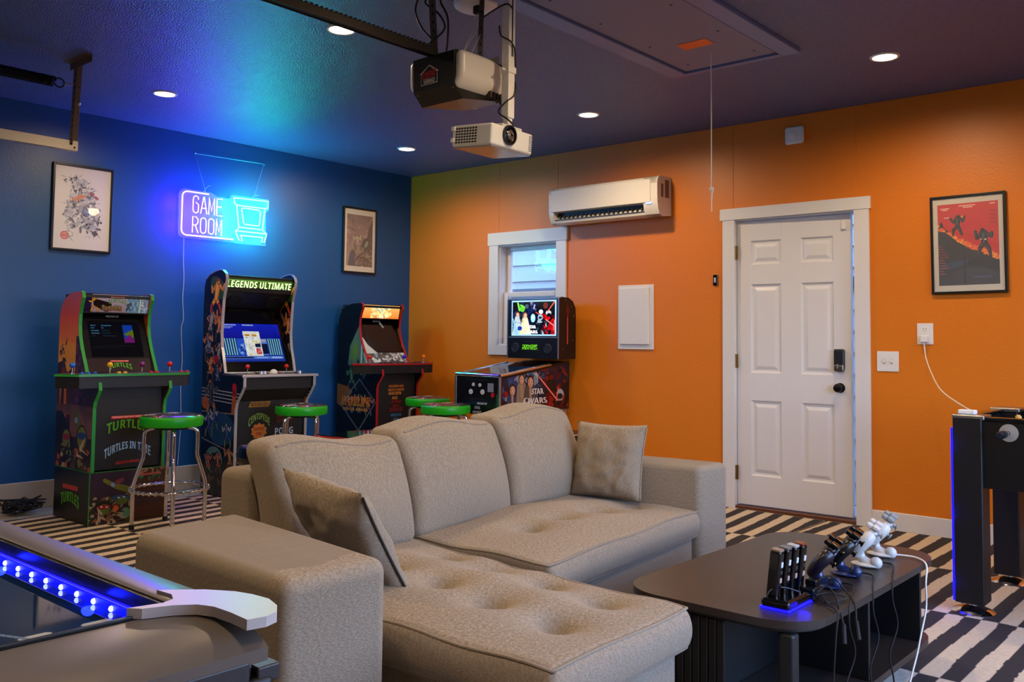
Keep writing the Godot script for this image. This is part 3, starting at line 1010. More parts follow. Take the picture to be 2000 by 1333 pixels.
func cliff_print() -> Texture2D:  # a brown painted scene: a figure scrambling down a dark slope
	var p := Pic.new(192, 352, Color(0.5, 0.42, 0.42), 12)
	p.vgrad(0, 352, Color(0.42, 0.34, 0.36), Color(0.55, 0.48, 0.44))
	p.splash(40, Rect2(0, 0, 190, 200), [Color(0.45, 0.36, 0.38), Color(0.56, 0.46, 0.46), Color(0.5, 0.38, 0.34)], 10, 34)
	p.poly([Vector2(192, 20), Vector2(160, 90), Vector2(146, 180), Vector2(120, 250), Vector2(70, 290), Vector2(40, 352), Vector2(192, 352)], Color(0.22, 0.16, 0.15))
	p.splash(60, Rect2(50, 230, 140, 120), [Color(0.42, 0.36, 0.3), Color(0.28, 0.22, 0.22), Color(0.5, 0.44, 0.36), Color(0.36, 0.3, 0.3)], 6, 22)
	p.fighter(84, 190, 52, Color(0.66, 0.62, 0.5), Color(0.55, 0.52, 0.4), Color(0.26, 0.2, 0.18), Color(0.12, 0.09, 0.09))
	p.el(140, 190, 26, 38, Color(0.1, 0.09, 0.1), 0.4)
	p.el(146, 196, 12, 26, Color(0.45, 0.5, 0.46), 0.4)
	p.cap(20, 92, 66, 112, 2.5, 2.5, Color(0.15, 0.1, 0.1))
	p.cap(46, 40, 46, 62, 4, 1, Color(0.12, 0.1, 0.1))
	p.cap(42, 270, 40, 340, 18, 26, Color(0.16, 0.2, 0.3))
	p.el(44, 258, 13, 14, Color(0.2, 0.14, 0.16))
	p.grain(0.06)
	return p.tex()

func red_print() -> Texture2D:  # two dark runners before a red sky and a line of flames
	var p := Pic.new(256, 384, Color(0.78, 0.1, 0.06), 13)
	p.poly([Vector2(0, 384), Vector2(0, 110), Vector2(16, 78), Vector2(26, 110), Vector2(60, 142), Vector2(100, 190), Vector2(140, 220), Vector2(190, 232), Vector2(256, 268), Vector2(256, 384)], Color(0.16, 0.12, 0.1))
	for i in 46:
		var u := i / 45.0
		var x := u * 256
		var y := 112 + 155 * pow(u, 0.85) + p.g.randf_range(-9, 6)
		p.el(x, y - 4, p.g.randf_range(5, 11), p.g.randf_range(6, 13), Color(0.9, 0.36, 0.03), p.g.randf())
		p.el(x + 2, y - 1, p.g.randf_range(3, 7), p.g.randf_range(4, 8), Color(0.95, 0.68, 0.08), p.g.randf())
	p.poly([Vector2(0, 384), Vector2(0, 124), Vector2(30, 130), Vector2(70, 166), Vector2(110, 214), Vector2(150, 240), Vector2(200, 250), Vector2(256, 284), Vector2(256, 384)], Color(0.15, 0.11, 0.1))
	p.vgrad(270, 384, Color(0.1, 0.11, 0.15), Color(0.16, 0.17, 0.19))
	p.el(70, 285, 60, 16, Color(0.12, 0.2, 0.28), -0.2)
	p.el(190, 300, 80, 40, Color(0.07, 0.07, 0.09))
	p.el(150, 340, 90, 40, Color(0.17, 0.18, 0.2))
	p.rect(108, 210, 7, 174, Color(0.04, 0.03, 0.05))
	p.fighter(84, 104, 46, Color(0.1, 0.07, 0.06), Color(0.07, 0.06, 0.06), Color(0.05, 0.04, 0.04), Color(0.03, 0.02, 0.02))
	p.fighter(196, 190, 60, Color(0.09, 0.07, 0.08), Color(0.07, 0.06, 0.08), Color(0.05, 0.05, 0.06), Color(0.03, 0.02, 0.03))
	p.el(106, 62, 4, 4, Color(0.8, 0.7, 0.4))
	p.el(200, 176, 5, 4, Color(0.8, 0.75, 0.7))
	p.el(182, 174, 4, 3, Color(0.8, 0.75, 0.7))
	for i in 11:
		p.rect(2, 196 + i * 13, 16 + (i * 7) % 30, 5, Color(0.55, 0.2, 0.22) if i > 4 else Color(0.5, 0.1, 0.08))
	for i in 4:
		p.rect(220, 44 + i * 17, 28, 2, Color(0.4, 0.06, 0.04))
		p.rect(228, 49 + i * 17, 20, 2, Color(0.4, 0.06, 0.04))
	for q in [[12, 18, 40], [20, 25, 24], [92, 10, 70], [110, 18, 40], [222, 9, 22], [28, 62, 24]]:
		p.rect(q[0], q[1], q[2], 4, Color(0.9, 0.8, 0.7))
	p.rect(150, 346, 70, 4, Color(0.25, 0.32, 0.5))
	return p.tex()

func build_wall_things() -> void:
	framed("framed_poster", "black-framed ink-brush poster of grey fighters with a red seal on the blue wall", V(0.0, 2.056, 3.14), PI / 2, 0.42, 0.61, ink_print(), Vector2(0.392, 0.582), Color(0.82, 0.81, 0.79))
	framed("framed_poster", "small framed brown painting with white border near the corner of the blue wall", V(0.0, 2.058, 0.637), PI / 2, 0.39, 0.6, cliff_print(), Vector2(0.30, 0.47), Color(0.8, 0.78, 0.75))
	var p3 := framed("framed_poster", "black-framed red and black poster with flames on the orange wall", V(4.975, 1.779, 0.0), 0.0, 0.425, 0.605, red_print(), Vector2(0.34, 0.50), Color(0.8, 0.77, 0.7))
	p3.rotation.z = 0.01
	# mini split
	var ac := thing("air_conditioner", "white wall-mounted mini split air conditioner above the window", "air conditioner", V(2.385, 2.27, 0))
	var am := M(Color(0.85, 0.83, 0.78), 0.3)
	var prof := PackedVector2Array([Vector2(0.0, -0.148), Vector2(0.1, -0.155), Vector2(0.15, -0.15), Vector2(0.168, -0.143)])
	# lower lip and back, the slot, the front cover
	var body := mb()
	body.X = Transform3D(Basis(V(0, 0, 1), V(0, 1, 0), V(-1, 0, 0)), Vector3.ZERO)
	body.prism(PackedVector2Array([Vector2(0.0, -0.15), Vector2(0.12, -0.165), Vector2(0.165, -0.15), Vector2(0.172, -0.13), Vector2(0.145, -0.118), Vector2(0.12, -0.065), Vector2(0.19, -0.06), Vector2(0.2, 0.08), Vector2(0.195, 0.11), Vector2(0.178, 0.13), Vector2(0.15, 0.139), Vector2(0.0, 0.142)]), -0.505, 0.505, 40.0)
	part("casing", body, am, ac)
	part("front_cover", mb().rbox(V(-0.02, 0.025, 0.197), V(0.95, 0.175, 0.012), 0.005, 2), am, ac)
	for s in [-1, 1]:
		var ends := mb()
		ends.X = Transform3D(Basis(V(0, 0, 1), V(0, 1, 0), V(-1, 0, 0)), V(0.0, 0, 0))
		var x0 := 0.40 if s < 0 else -0.52
		var x1 := 0.52 if s < 0 else -0.50
		if s > 0:
			x0 = -0.515
			x1 = -0.39
		ends.prism(PackedVector2Array([Vector2(0.0, -0.15), Vector2(0.12, -0.165), Vector2(0.165, -0.15), Vector2(0.187, -0.11), Vector2(0.196, -0.06), Vector2(0.2, 0.08), Vector2(0.195, 0.11), Vector2(0.178, 0.13), Vector2(0.15, 0.139), Vector2(0.0, 0.142)]), x0 if s > 0 else 0.47, x1 if s > 0 else 0.515, 40.0)
		part("end_cap", ends, am, ac)
	part("air_slot", mb().box(V(-0.468, -0.128, 0.07), V(0.388, -0.066, 0.135), 0.002), M(Color(0.05, 0.055, 0.065), 0.5), ac)
	var va := mb().rbox(Vector3.ZERO, V(0.012, 0.028, 0.02), 0.003, 1).mesh()
	var vm := M(Color(0.08, 0.085, 0.1), 0.5)
	for i in 19:
		part("louvre_vane", va, vm, ac, V(-0.43 + i * 0.0435, -0.105, 0.15))
	part("flap", mb().rbox(V(-0.04, -0.125, 0.155), V(0.85, 0.006, 0.05), 0.002, 1), M(Color(0.36, 0.37, 0.4), 0.5), ac)
	part("indicator_light", mb().rbox(V(0.44, -0.066, 0.199), V(0.05, 0.018, 0.004), 0.0015, 1), glow(Color(0.55, 0.65, 1.0), 1.6), ac)
	part("label", mb().box(V(0.5155, -0.02, 0.115), V(0.5165, 0.08, 0.145), 0.0003).box(V(0.5155, -0.02, 0.035), V(0.5165, 0.115, 0.09), 0.0003), M(Color(0.42, 0.38, 0.36), 0.6), ac)
	# small things
	var bp := thing("breaker_panel", "flat white breaker panel cover on the orange wall right of the window", "panel", V(2.59, 1.355, 0))
	part("frame", mb().rbox(V(0, 0, 0.006), V(0.325, 0.5, 0.012), 0.004, 2), paint_white, bp)
	part("panel_door", mb().rbox(V(-0.005, 0.008, 0.018), V(0.27, 0.44, 0.02), 0.005, 2), paint_white, bp)
	var th := thing("wall_sensor", "rounded square white sensor high on the orange wall above the door", "sensor", V(3.885, 2.597, 0))
	part("case", mb().rbox(V(0, 0, 0.014), V(0.142, 0.13, 0.028), 0.012, 3, 1, func(p: Vector3) -> Vector3:
		var q := Vector2(p.x / 0.071, p.y / 0.065)
		var k := maxf(absf(q.x), absf(q.y)) / maxf(pow(pow(absf(q.x), 5.0) + pow(absf(q.y), 5.0), 0.2), 0.001)
		return V(p.x * k, p.y * k, p.z)), white, th)
	var dome := mb()
	dome.X = Transform3D(Basis(Vector3.RIGHT, PI / 2), V(-0.008, 0.0, 0.027))
	dome.lathe([Vector2(0.034, 0), Vector2(0.031, 0.004), Vector2(0.018, 0.007), Vector2(0, 0.008)], 24)
	part("sensor_disc", dome, M(Color(0.9, 0.88, 0.86), 0.3), th)
	var bell := thing("door_button", "small black wall button left of the white door", "button", V(3.275, 1.618, 0))
	part("case", mb().rbox(V(0, 0, 0.007), V(0.036, 0.08, 0.014), 0.006, 2), gloss, bell)
	part("push_button", mb().rbox(V(0, 0, 0.015), V(0.014, 0.036, 0.006), 0.0028, 2), M(Color(0.7, 0.7, 0.7), 0.3), bell)
	var sw := thing("light_switch", "white double light switch plate right of the door", "switch", V(4.49, 1.056, 0))
	part("plate", mb().rbox(V(0, 0, 0.003), V(0.135, 0.128, 0.006), 0.003, 2), white, sw)
	for x in [-0.023, 0.023]:
		part("toggle", mb().rbox(V(x, 0.002, 0.01), V(0.01, 0.022, 0.014), 0.002, 1), white, sw)
		part("slot", mb().box(V(x - 0.007, -0.016, 0.0055), V(x + 0.007, 0.016, 0.0065), 0.0003), M(Color(0.6, 0.58, 0.55), 0.5), sw)
	var ol := thing("wall_outlet", "white wall outlet with a plugged-in charger below the red poster", "outlet", V(4.718, 1.232, 0))
	part("plate", mb().rbox(V(0, 0, 0.003), V(0.095, 0.132, 0.006), 0.003, 2), white, ol)
	part("socket", mb().rbox(V(0, 0.028, 0.0065), V(0.036, 0.032, 0.003), 0.0012, 1), white, ol)
	part("socket_slots", mb().box(V(-0.009, 0.026, 0.0078), V(-0.006, 0.036, 0.0084), 0.0002).box(V(0.006, 0.026, 0.0078), V(0.009, 0.036, 0.0084), 0.0002).box(V(-0.002, 0.016, 0.0078), V(0.002, 0.02, 0.0084), 0.0002), M(Color(0.2, 0.2, 0.2), 0.6), ol)
	var ch := thing("plug_charger", "white cube charger plugged in the wall outlet with a hanging cord", "charger", V(4.72, 1.2, 0.008))
	part("cube", mb().rbox(V(0, 0, 0.018), V(0.042, 0.042, 0.034), 0.005, 2), white, ch)
	part("cord", mb().tube(curve([V(0.0, -0.018, 0.028), V(0.004, -0.06, 0.03), V(0.03, -0.12, 0.09), V(0.12, -0.2, 0.3), V(0.3, -0.28, 0.75), V(0.55, -0.325, 1.3), V(0.655, -0.332, 1.52)], 10), 0.0032, 6), white, ch)

# ---------------------------------------------------------------- the neon sign
func build_neon() -> void:
	var o := thing("neon_sign", "violet and turquoise game room neon sign on the blue wall", "neon sign", V(0.03, 2.1, 2.02))
	var violet := glow(Color(0.88, 0.72, 1.0), 1.5)
	var edge := glow(Color(0.42, 0.16, 1.0), 2.2)
	var cyan := glow(Color(0.66, 1.0, 0.92), 1.3)
	var aqua := glow(Color(0.04, 0.85, 0.66), 1.7)
	# here x of the drawing runs towards -z of the room
	var at := func(z: float, y: float, d := 0.0) -> Vector3: return V(0.01 + d, y - 2.1, z - 2.02)
	var acr := glass.duplicate() as StandardMaterial3D
	acr.albedo_color = Color(0.85, 0.9, 1.0, 0.08)
	var bk := mb()
	bk.X = facing_x(V(-0.002, 0, 0))
	var ol := PackedVector2Array()
	for q in [[2.425, 2.26], [2.41, 2.29], [2.38, 2.305], [2.15, 2.3], [2.1, 2.275], [1.99, 2.27], [1.975, 2.305], [1.62, 2.31], [1.62, 2.22], [1.65, 2.2], [1.64, 1.92], [1.93, 1.92], [1.95, 1.925], [2.39, 1.922], [2.42, 1.94]]:
		ol.append(Vector2(2.02 - q[0], q[1] - 2.1))
	bk.prism(ol, -0.004, 0.0)
	acr.metallic_specular = 0.0
	part("backing_sheet", bk, acr, o)
	var line := func(called: String, pts: Array, m: Material, r: float) -> void:
		var w := []
		for q in pts:
			w.append(at.call(q[0], q[1]))
		part(called, mb().tube(w, r, 8), m, o)
	var arc := func(c: Vector2, rx: float, ry: float, a0: float, a1: float) -> Array:
		var w := []
		for i in 9:
			var a := deg_to_rad(lerpf(a0, a1, i / 8.0))
			w.append([c.x - rx * cos(a), c.y + ry * sin(a)])
		return w
	# violet bracket: top bar, round corners, left side, bottom bar
	var br := [[2.18, 2.282]]
	br.append_array(arc.call(Vector2(2.36, 2.24), 0.042, 0.042, 90, 180))
	br.append_array(arc.call(Vector2(2.36, 1.985), 0.042, 0.042, 180, 270))
	br.append([1.955, 1.945])
	line.call("violet_tube", br, violet, 0.0058)
	# its outer glow line, a slimmer violet tube just behind
	var letters := {
		"G": [[0.9, 0.78], [0.85, 0.93], [0.5, 1.0], [0.15, 0.93], [0.08, 0.75], [0.08, 0.25], [0.15, 0.07], [0.5, 0.0], [0.85, 0.07], [0.92, 0.25], [0.92, 0.5], [0.5, 0.62]],
		"A": [[0.02, 0.0], [0.46, 1.0], [0.54, 1.0], [0.98, 0.0]], "A2": [[0.2, 0.33], [0.8, 0.33]],
		"M": [[0.04, 0.0], [0.1, 1.0], [0.5, 0.2], [0.9, 1.0], [0.96, 0.0]],
		"E": [[0.95, 1.0], [0.08, 1.0], [0.08, 0.0], [0.95, 0.0]], "E2": [[0.08, 0.52], [0.8, 0.52]],
		"R": [[0.08, 0.0], [0.08, 1.0], [0.6, 1.0], [0.9, 0.85], [0.9, 0.65], [0.6, 0.48], [0.1, 0.48]], "R2": [[0.5, 0.48], [0.95, 0.0]],
		"O": [[0.5, 1.0], [0.15, 0.92], [0.08, 0.75], [0.08, 0.25], [0.15, 0.08], [0.5, 0.0], [0.85, 0.08], [0.92, 0.25], [0.92, 0.75], [0.85, 0.92], [0.5, 1.0]],
	}
	for word in [["G A A2 M E E2", 2.122, 2.256, [0, 1, 1, 2, 3, 3]], ["R R2 O O M", 1.968, 2.092, [0, 0, 1, 2, 3]]]:
		var keys: PackedStringArray = word[0].split(" ")
		for i in keys.size():
			var k: int = word[3][i]
			var z0 := 2.315 - k * 0.068
			var wd := 0.055
			var pts := []
			for q in letters[keys[i]]:
				pts.append([z0 - q[0] * wd, lerpf(word[1], word[2], q[1])])
			line.call("letter_tube", pts, violet, 0.0042)
	# turquoise arcade machine
	var shape := [
		[[1.957, 2.283], [1.637, 2.292], [1.64, 2.235], [1.672, 2.228], [1.92, 2.226], [1.95, 2.238], [1.957, 2.283]],
		[[1.93, 2.226], [1.905, 2.045], [1.935, 2.015], [1.9, 1.945], [1.87, 1.94], [1.885, 1.985]],
		[[1.667, 2.226], [1.685, 2.05], [1.645, 2.02], [1.663, 1.95], [1.69, 1.945], [1.682, 1.985]],
		[[1.885, 2.2], [1.87, 2.21], [1.725, 2.208], [1.708, 2.195], [1.714, 2.09], [1.73, 2.078], [1.85, 2.078], [1.862, 2.09], [1.885, 2.2]],
		[[1.9, 2.05], [1.7, 2.05]], [[1.925, 2.018], [1.655, 2.02]], [[1.89, 1.985], [1.682, 1.987]],
	]
	for s in shape:
		line.call("turquoise_tube", s, cyan, 0.0055)
	# wire, nails, hanging thread
	var hang := thing("hanging_wire", "thin wire looped over two nails holding up the neon sign", "wire", V(0.0, 2.59, 2.0))
	var wm := M(Color(0.62, 0.72, 0.82), 0.3, 0.6)
	part("thread", mb().tube([V(0.032, -0.27, 0.21), V(0.012, 0.0, 0.295), V(0.012, 0.014, -0.33), V(0.032, -0.265, -0.235)], 0.0016, 5).tube(curve([V(0.032, -0.30, 0.225), V(0.034, -0.27, 0.205), V(0.036, -0.245, 0.185), V(0.036, -0.24, 0.165)], 5), 0.0014, 5).tube(curve([V(0.032, -0.30, 0.2), V(0.032, -0.27, 0.21)], 3), 0.0014, 5).tube(curve([V(0.032, -0.29, -0.215), V(0.034, -0.265, -0.235), V(0.034, -0.26, -0.27)], 4), 0.0016, 5), wm, hang)
	for z in [0.295, -0.33]:
		part("nail", mb().tube([V(0, 0.0, z), V(0.022, 0.004, z)], 0.003, 6).ball(V(0.022, 0.004, z), 0.006, 8), steel, hang)
	solo("sign_cord", mb().tube(curve([V(0.025, 1.92, 2.37), V(0.01, 1.75, 2.36), V(0.012, 1.6, 2.352), V(0.01, 1.45, 2.356), V(0.012, 1.3, 2.345), V(0.01, 1.22, 2.36), V(0.012, 1.0, 2.345), V(0.01, 0.8, 2.35), V(0.012, 0.5, 2.34), V(0.02, 0.19, 2.36)], 8), 0.0024, 6), M(Color(0.75, 0.75, 0.78), 0.3), "thin clear power cord running down the blue wall from the neon sign", "cord")
	for q in [[2.37, 2.2], [2.35, 2.03], [2.18, 2.18], [2.15, 2.0]]:
		lamp_at(o, at.call(q[0], q[1], 0.13), Color(0.34, 0.13, 1.0), NEON_V, 0.07)
	for q in [[1.87, 2.25], [1.72, 2.25], [1.87, 2.02], [1.72, 2.02]]:
		lamp_at(o, at.call(q[0], q[1], 0.13), Color(0.0, 0.85, 0.75), NEON_C, 0.07)

const NEON_V := 0.26
const NEON_C := 0.24

# ---------------------------------------------------------------- rugs
func rug_tex(W: int, L: int, px: float, x_off: float, z_off: float, s: int, shear: float) -> Texture2D:  # staggered black and cream stripes, px pixels a metre
	var n := FastNoiseLite.new()
	n.seed = s
	n.frequency = 0.012
	var n2 := FastNoiseLite.new()
	n2.seed = s + 7
	n2.frequency = 0.35
	var data := PackedByteArray()
	data.resize(W * L * 3)
	var cream := [196.0, 176.0, 150.0]
	var dark := [38.0, 30.0, 30.0]
	for y in L:
		for x in W:
			var mx := x / px - shear * y / px + n.get_noise_2d(x, y * 0.6) * 0.012
			var mz := y / px + n.get_noise_2d(y, x + 900) * 0.014
			var row := int(floor((mz + z_off) / 0.83))
			var col := int(floor((mx + x_off) / 0.0682))
			var k := 1.0 + n2.get_noise_2d(x * 0.6, y * 2.5) * 0.12
			var c: Array = dark if (row + col) % 2 == 0 else cream
			var i := (y * W + x) * 3
			data[i] = int(clampf(c[0] * k, 0, 255))
			data[i + 1] = int(clampf(c[1] * k, 0, 255))
			data[i + 2] = int(clampf(c[2] * k, 0, 255))
	return ImageTexture.create_from_image(Image.create_from_data(W, L, false, Image.FORMAT_RGB8, data))

func rug(label: String, at: Vector3, turn: float, w: float, l: float, x_off: float, z_off: float, s: int, shear := 0.0) -> void:
	var px := 230.0
	var m := M(Color.WHITE, 0.95)
	m.albedo_texture = rug_tex(int(w * px), int(l * px), px, x_off, z_off, s, shear)
	m.texture_repeat = false
	var n := FastNoiseLite.new()
	n.seed = s
	n.frequency = 0.9
	var b := mb()
	b.rbox(V(w / 2, -0.0045, l / 2), V(w, 0.009, l), 0.0035, 1, 1)
	var o := solo("rug", b, m, label, "rug", at, "striped rugs")
	o.rotation.y = turn
	# tassel-free bound edge
	var e := M(Color(0.7, 0.63, 0.55), 0.95)
	part("edge_binding", mb().rbox(V(w / 2, -0.004, 0.004), V(w, 0.008, 0.012), 0.003, 1).rbox(V(0.004, -0.004, l / 2), V(0.012, 0.008, l), 0.003, 1), e, o)

func build_rugs() -> void:
	rug("black and cream staggered stripe rug under the arcade cabinets and sofa", V(0.34, 0.001, 0.02), 0.0, 3.74, 5.6, 0.02, 0.04, 3, 0.11)
	rug("black and cream staggered stripe rug under the coffee table and foosball table", V(4.1, 0.001, 0.02), 0.0, 3.15, 5.4, 0.041, -0.005 + 0.83, 4)

# ---------------------------------------------------------------- arcade cabinets
func joystick(parent: Node3D, at: Vector3, c: Color, called := "joystick") -> void:
	var j := part(called, mb().tube([V(0, 0, 0), V(0, 0.04, 0)], 0.0045, 8).lathe([Vector2(0.016, 0.0), Vector2(0.015, 0.003), Vector2(0.006, 0.005)], 16), chrome, parent, at)
	part("ball_knob", mb().ball(V(0, 0.052, 0), 0.0175, 18), M(c, 0.25), j)

func push_button(parent: Node3D, at: Vector3, c: Color, r := 0.014) -> void:
	part("push_button", mb().lathe([Vector2(r, 0.0), Vector2(r, 0.004), Vector2(r * 0.8, 0.005), Vector2(r * 0.78, 0.01), Vector2(0, 0.011)], 16), M(c, 0.3), parent, at)

func street_art() -> Texture2D:  # a dusk street in pink, orange and violet with made-up fighters below
	var p := Pic.new(256, 512, Color(0.2, 0.1, 0.14), 61)
	p.vgrad(0, 70, Color(0.72, 0.36, 0.5), Color(0.82, 0.3, 0.24))
	p.vgrad(70, 150, Color(0.85, 0.32, 0.2), Color(0.9, 0.5, 0.12))
	p.vgrad(150, 235, Color(0.9, 0.58, 0.1), Color(0.85, 0.6, 0.16))
	p.poly([Vector2(0, 210), Vector2(40, 200), Vector2(60, 240), Vector2(100, 215), Vector2(110, 300), Vector2(0, 300)], Color(0.22, 0.09, 0.1))
	p.vgrad(250, 330, Color(0.2, 0.09, 0.12), Color(0.28, 0.15, 0.14))
	p.rect(110, 130, 70, 200, Color(0.28, 0.14, 0.26))
	for i in 11:
		for j in 4:
			p.rect(116 + j * 16, 138 + i * 17, 9, 10, Color(0.42, 0.24, 0.4) if (i + j) % 3 else Color(0.16, 0.08, 0.16))
	p.strokes(10, Rect2(8, 140, 40, 60), [Color(0.16, 0.08, 0.05)], 4, 22)
	p.cap(36, 270, 44, 430, 22, 20, Color(0.72, 0.36, 0.06))
	p.cap(36, 290, 30, 400, 9, 14, Color(0.2, 0.08, 0.05))
	p.el(36, 240, 14, 20, Color(0.45, 0.18, 0.08))
	p.vgrad(330, 360, Color(0.34, 0.2, 0.18), Color(0.4, 0.28, 0.24))
	p.rect(90, 330, 166, 90, Color(0.42, 0.28, 0.24))
	p.cap(120, 350, 160, 410, 12, 16, Color(0.32, 0.36, 0.14))
	p.el(128, 372, 9, 9, Color(0.4, 0.55, 0.75))
	p.cap(20, 400, 120, 500, 50, 40, Color(0.08, 0.06, 0.05))
	for q in [[70, 430, 24, Color(0.5, 0.1, 0.1)], [165, 420, 28, Color(0.16, 0.24, 0.45)]]:
		p.el(q[0], q[1], q[2] * 1.15, q[2] * 1.3, Color(0.05, 0.05, 0.04))
		p.el(q[0], q[1], q[2], q[2] * 1.15, Color(0.4, 0.42, 0.16))
		p.el(q[0], q[1] - 6, q[2], q[2] * 0.36, q[3])
	p.splash(40, Rect2(10, 455, 230, 56), [Color(0.62, 0.56, 0.42), Color(0.12, 0.1, 0.08), Color(0.42, 0.42, 0.18), Color(0.6, 0.3, 0.14), Color(0.3, 0.2, 0.14)], 6, 24)
	p.strokes(14, Rect2(10, 450, 230, 56), [Color(0.7, 0.62, 0.5), Color(0.1, 0.08, 0.08)], 6, 46)
	p.grain(0.05)
	return p.tex()

func marquee_art() -> Texture2D:
	var p := Pic.new(512, 144, Color(0.66, 0.52, 0.6), 62)
	p.vgrad(0, 144, Color(0.74, 0.62, 0.7), Color(0.6, 0.5, 0.52))
	p.rect(0, 0, 60, 144, Color(0.14, 0.08, 0.2))
	p.rect(340, 0, 172, 144, Color(0.45, 0.56, 0.66))
	for i in 26:
		p.rect(344 + (i % 9) * 19, 6 + (i / 9) * 46, 9, 30, Color(0.62, 0.7, 0.76) if i % 2 else Color(0.32, 0.42, 0.52))
	p.rect(440, 0, 10, 144, Color(0.8, 0.82, 0.6))
	p.splash(30, Rect2(450, 0, 60, 144), [Color(0.7, 0.5, 0.55), Color(0.75, 0.8, 0.84), Color(0.35, 0.45, 0.55)], 4, 12)
	p.fighter(88, 84, 58, Color(0.88, 0.6, 0.1), Color(0.85, 0.52, 0.06), Color(0.85, 0.5, 0.05), Color(0.2, 0.1, 0.06))
	p.cap(100, 70, 180, 100, 28, 40, Color(0.12, 0.07, 0.07))
	p.rect(150, 96, 150, 36, Color(0.5, 0.36, 0.26))
	for q in [[150, 110], [200, 116], [255, 112], [285, 116]]:
		p.fighter(q[0], q[1] - 4, 24, Color(0.42, 0.42, 0.18), Color(0.6, 0.42, 0.2), Color(0.5, 0.2, 0.12))
	p.fighter(350, 100, 34, Color(0.3, 0.3, 0.36), Color(0.2, 0.22, 0.3), Color(0.14, 0.16, 0.24))
	return p.tex()

func riser_art() -> Texture2D:
	var p := Pic.new(384, 246, Color(0.1, 0.06, 0.08), 63)
	p.rect(0, 0, 200, 246, Color(0.17, 0.1, 0.18))
	p.rect(200, 0, 184, 246, Color(0.24, 0.11, 0.08))
	for i in 8:
		p.rect(212 + i * 22, 110, 12, 60, Color(0.13, 0.11, 0.18))
	for i in 5:
		p.rect(200, 60 + i * 44, 184, 5, Color(0.3, 0.15, 0.1))
	p.splash(26, Rect2(240, 0, 144, 40), [Color(0.5, 0.36, 0.28), Color(0.2, 0.1, 0.07), Color(0.6, 0.44, 0.36)], 6, 18)
	p.rect(240, 26, 100, 8, Color(0.75, 0.3, 0.26))
	p.splash(14, Rect2(236, 34, 110, 18), [Color(0.14, 0.3, 0.18), Color(0.2, 0.44, 0.25)], 6, 12)
	p.splash(90, Rect2(0, 120, 200, 126), [Color(0.05, 0.06, 0.06), Color(0.28, 0.3, 0.14), Color(0.56, 0.5, 0.44), Color(0.1, 0.14, 0.12), Color(0.4, 0.22, 0.14)], 6, 22)
	p.cap(70, 40, 120, 70, 9, 11, Color(0.42, 0.44, 0.16))
	p.cap(120, 70, 190, 95, 12, 16, Color(0.38, 0.4, 0.14))
	p.el(112, 64, 12, 10, Color(0.45, 0.6, 0.78))
	p.el(140, 50, 26, 12, Color(0.42, 0.18, 0.22), -0.4)
	p.el(70, 170, 40, 36, Color(0.06, 0.06, 0.06))
	p.el(70, 176, 32, 26, Color(0.28, 0.36, 0.16))
	p.el(70, 164, 34, 11, Color(0.5, 0.08, 0.1))
	p.el(150, 130, 44, 13, Color(0.12, 0.3, 0.52), 0.1)
	p.el(155, 146, 30, 18, Color(0.3, 0.38, 0.14))
	for q in [[58, 162], [84, 166], [140, 128], [166, 128]]:
		p.el(q[0], q[1], 6, 3, Color(0.85, 0.85, 0.82), 0.3)
	p.el(176, 205, 24, 26, Color(0.36, 0.55, 0.46))
	p.strokes(24, Rect2(20, 190, 140, 50), [Color(0.62, 0.56, 0.5), Color(0.5, 0.3, 0.2), Color(0.08, 0.07, 0.07)], 7, 46)
	p.el(128, 178, 14, 14, Color(0.8, 0.34, 0.08))
	p.grain(0.06)
	return p.tex()

func splash_art(s: int, base: Color, cols: Array, W := 256, L := 512, n := 9, sc := 60.0) -> Texture2D:  # crowded dark poster art with made-up fighters
	var p := Pic.new(W, L, base, s)
	p.splash(70, Rect2(0, 0, W, L), [base.darkened(0.5), base.lightened(0.12), cols[0].darkened(0.6), cols[1].darkened(0.55)], 14, 46)
	for i in n:
		var c: Color = cols[p.g.randi() % cols.size()]
		var d: Color = cols[p.g.randi() % cols.size()]
		p.fighter(p.g.randf_range(0.15, 0.85) * W, (i + 0.7) / n * L, sc * p.g.randf_range(0.7, 1.1), d.lightened(0.1), c, c.darkened(0.5))
		p.strokes(8, Rect2(0, i * L / n, W, L / n), [cols[p.g.randi() % cols.size()], base.darkened(0.7)], 3, 34)
	p.grain(0.06)
	return p.tex()

func game_screen() -> Texture2D:  # an information page: rows of pale blue words and a small picture
	var p := Pic.new(384, 300, Color(0.012, 0.014, 0.02), 64)
	var c := Color(0.25, 0.5, 0.65)
	var words := [[20, 32, 40, 9], [20, 54, 30, 8], [20, 76, 60, 9], [20, 98, 60, 9], [24, 122, 26, 6], [98, 32, 76, 9], [98, 54, 18, 8], [98, 76, 54, 7], [98, 98, 64, 6], [98, 122, 110, 5]]
	for q in words:
		var x: float = q[0]
		while x < q[0] + q[2] - 3:
			var w := p.g.randf_range(2.0, 5.0)
			p.rect(x, q[1] + p.g.randi_range(0, 1), w, q[3], c if q[3] > 7 else c.darkened(0.5))
			x += w + 1.5
	for r in [[20, 205], [20, 222]]:
		var x: float = r[0]
		while x < r[0] + (300 if r[1] < 210 else 190):
			var w := p.g.randf_range(3.0, 9.0)
			p.rect(x, r[1], w, 5, Color(0.12, 0.14, 0.17))
			x += w + 4
	p.rect(255, 30, 76, 150, Color(0.05, 0.22, 0.6))
	p.poly([Vector2(255, 110), Vector2(300, 84), Vector2(331, 70), Vector2(331, 140), Vector2(280, 120)], Color(0.35, 0.42, 0.06))
	p.poly([Vector2(255, 180), Vector2(258, 150), Vector2(300, 112), Vector2(331, 150), Vector2(331, 180)], Color(0.42, 0.08, 0.4))
	return p.tex()

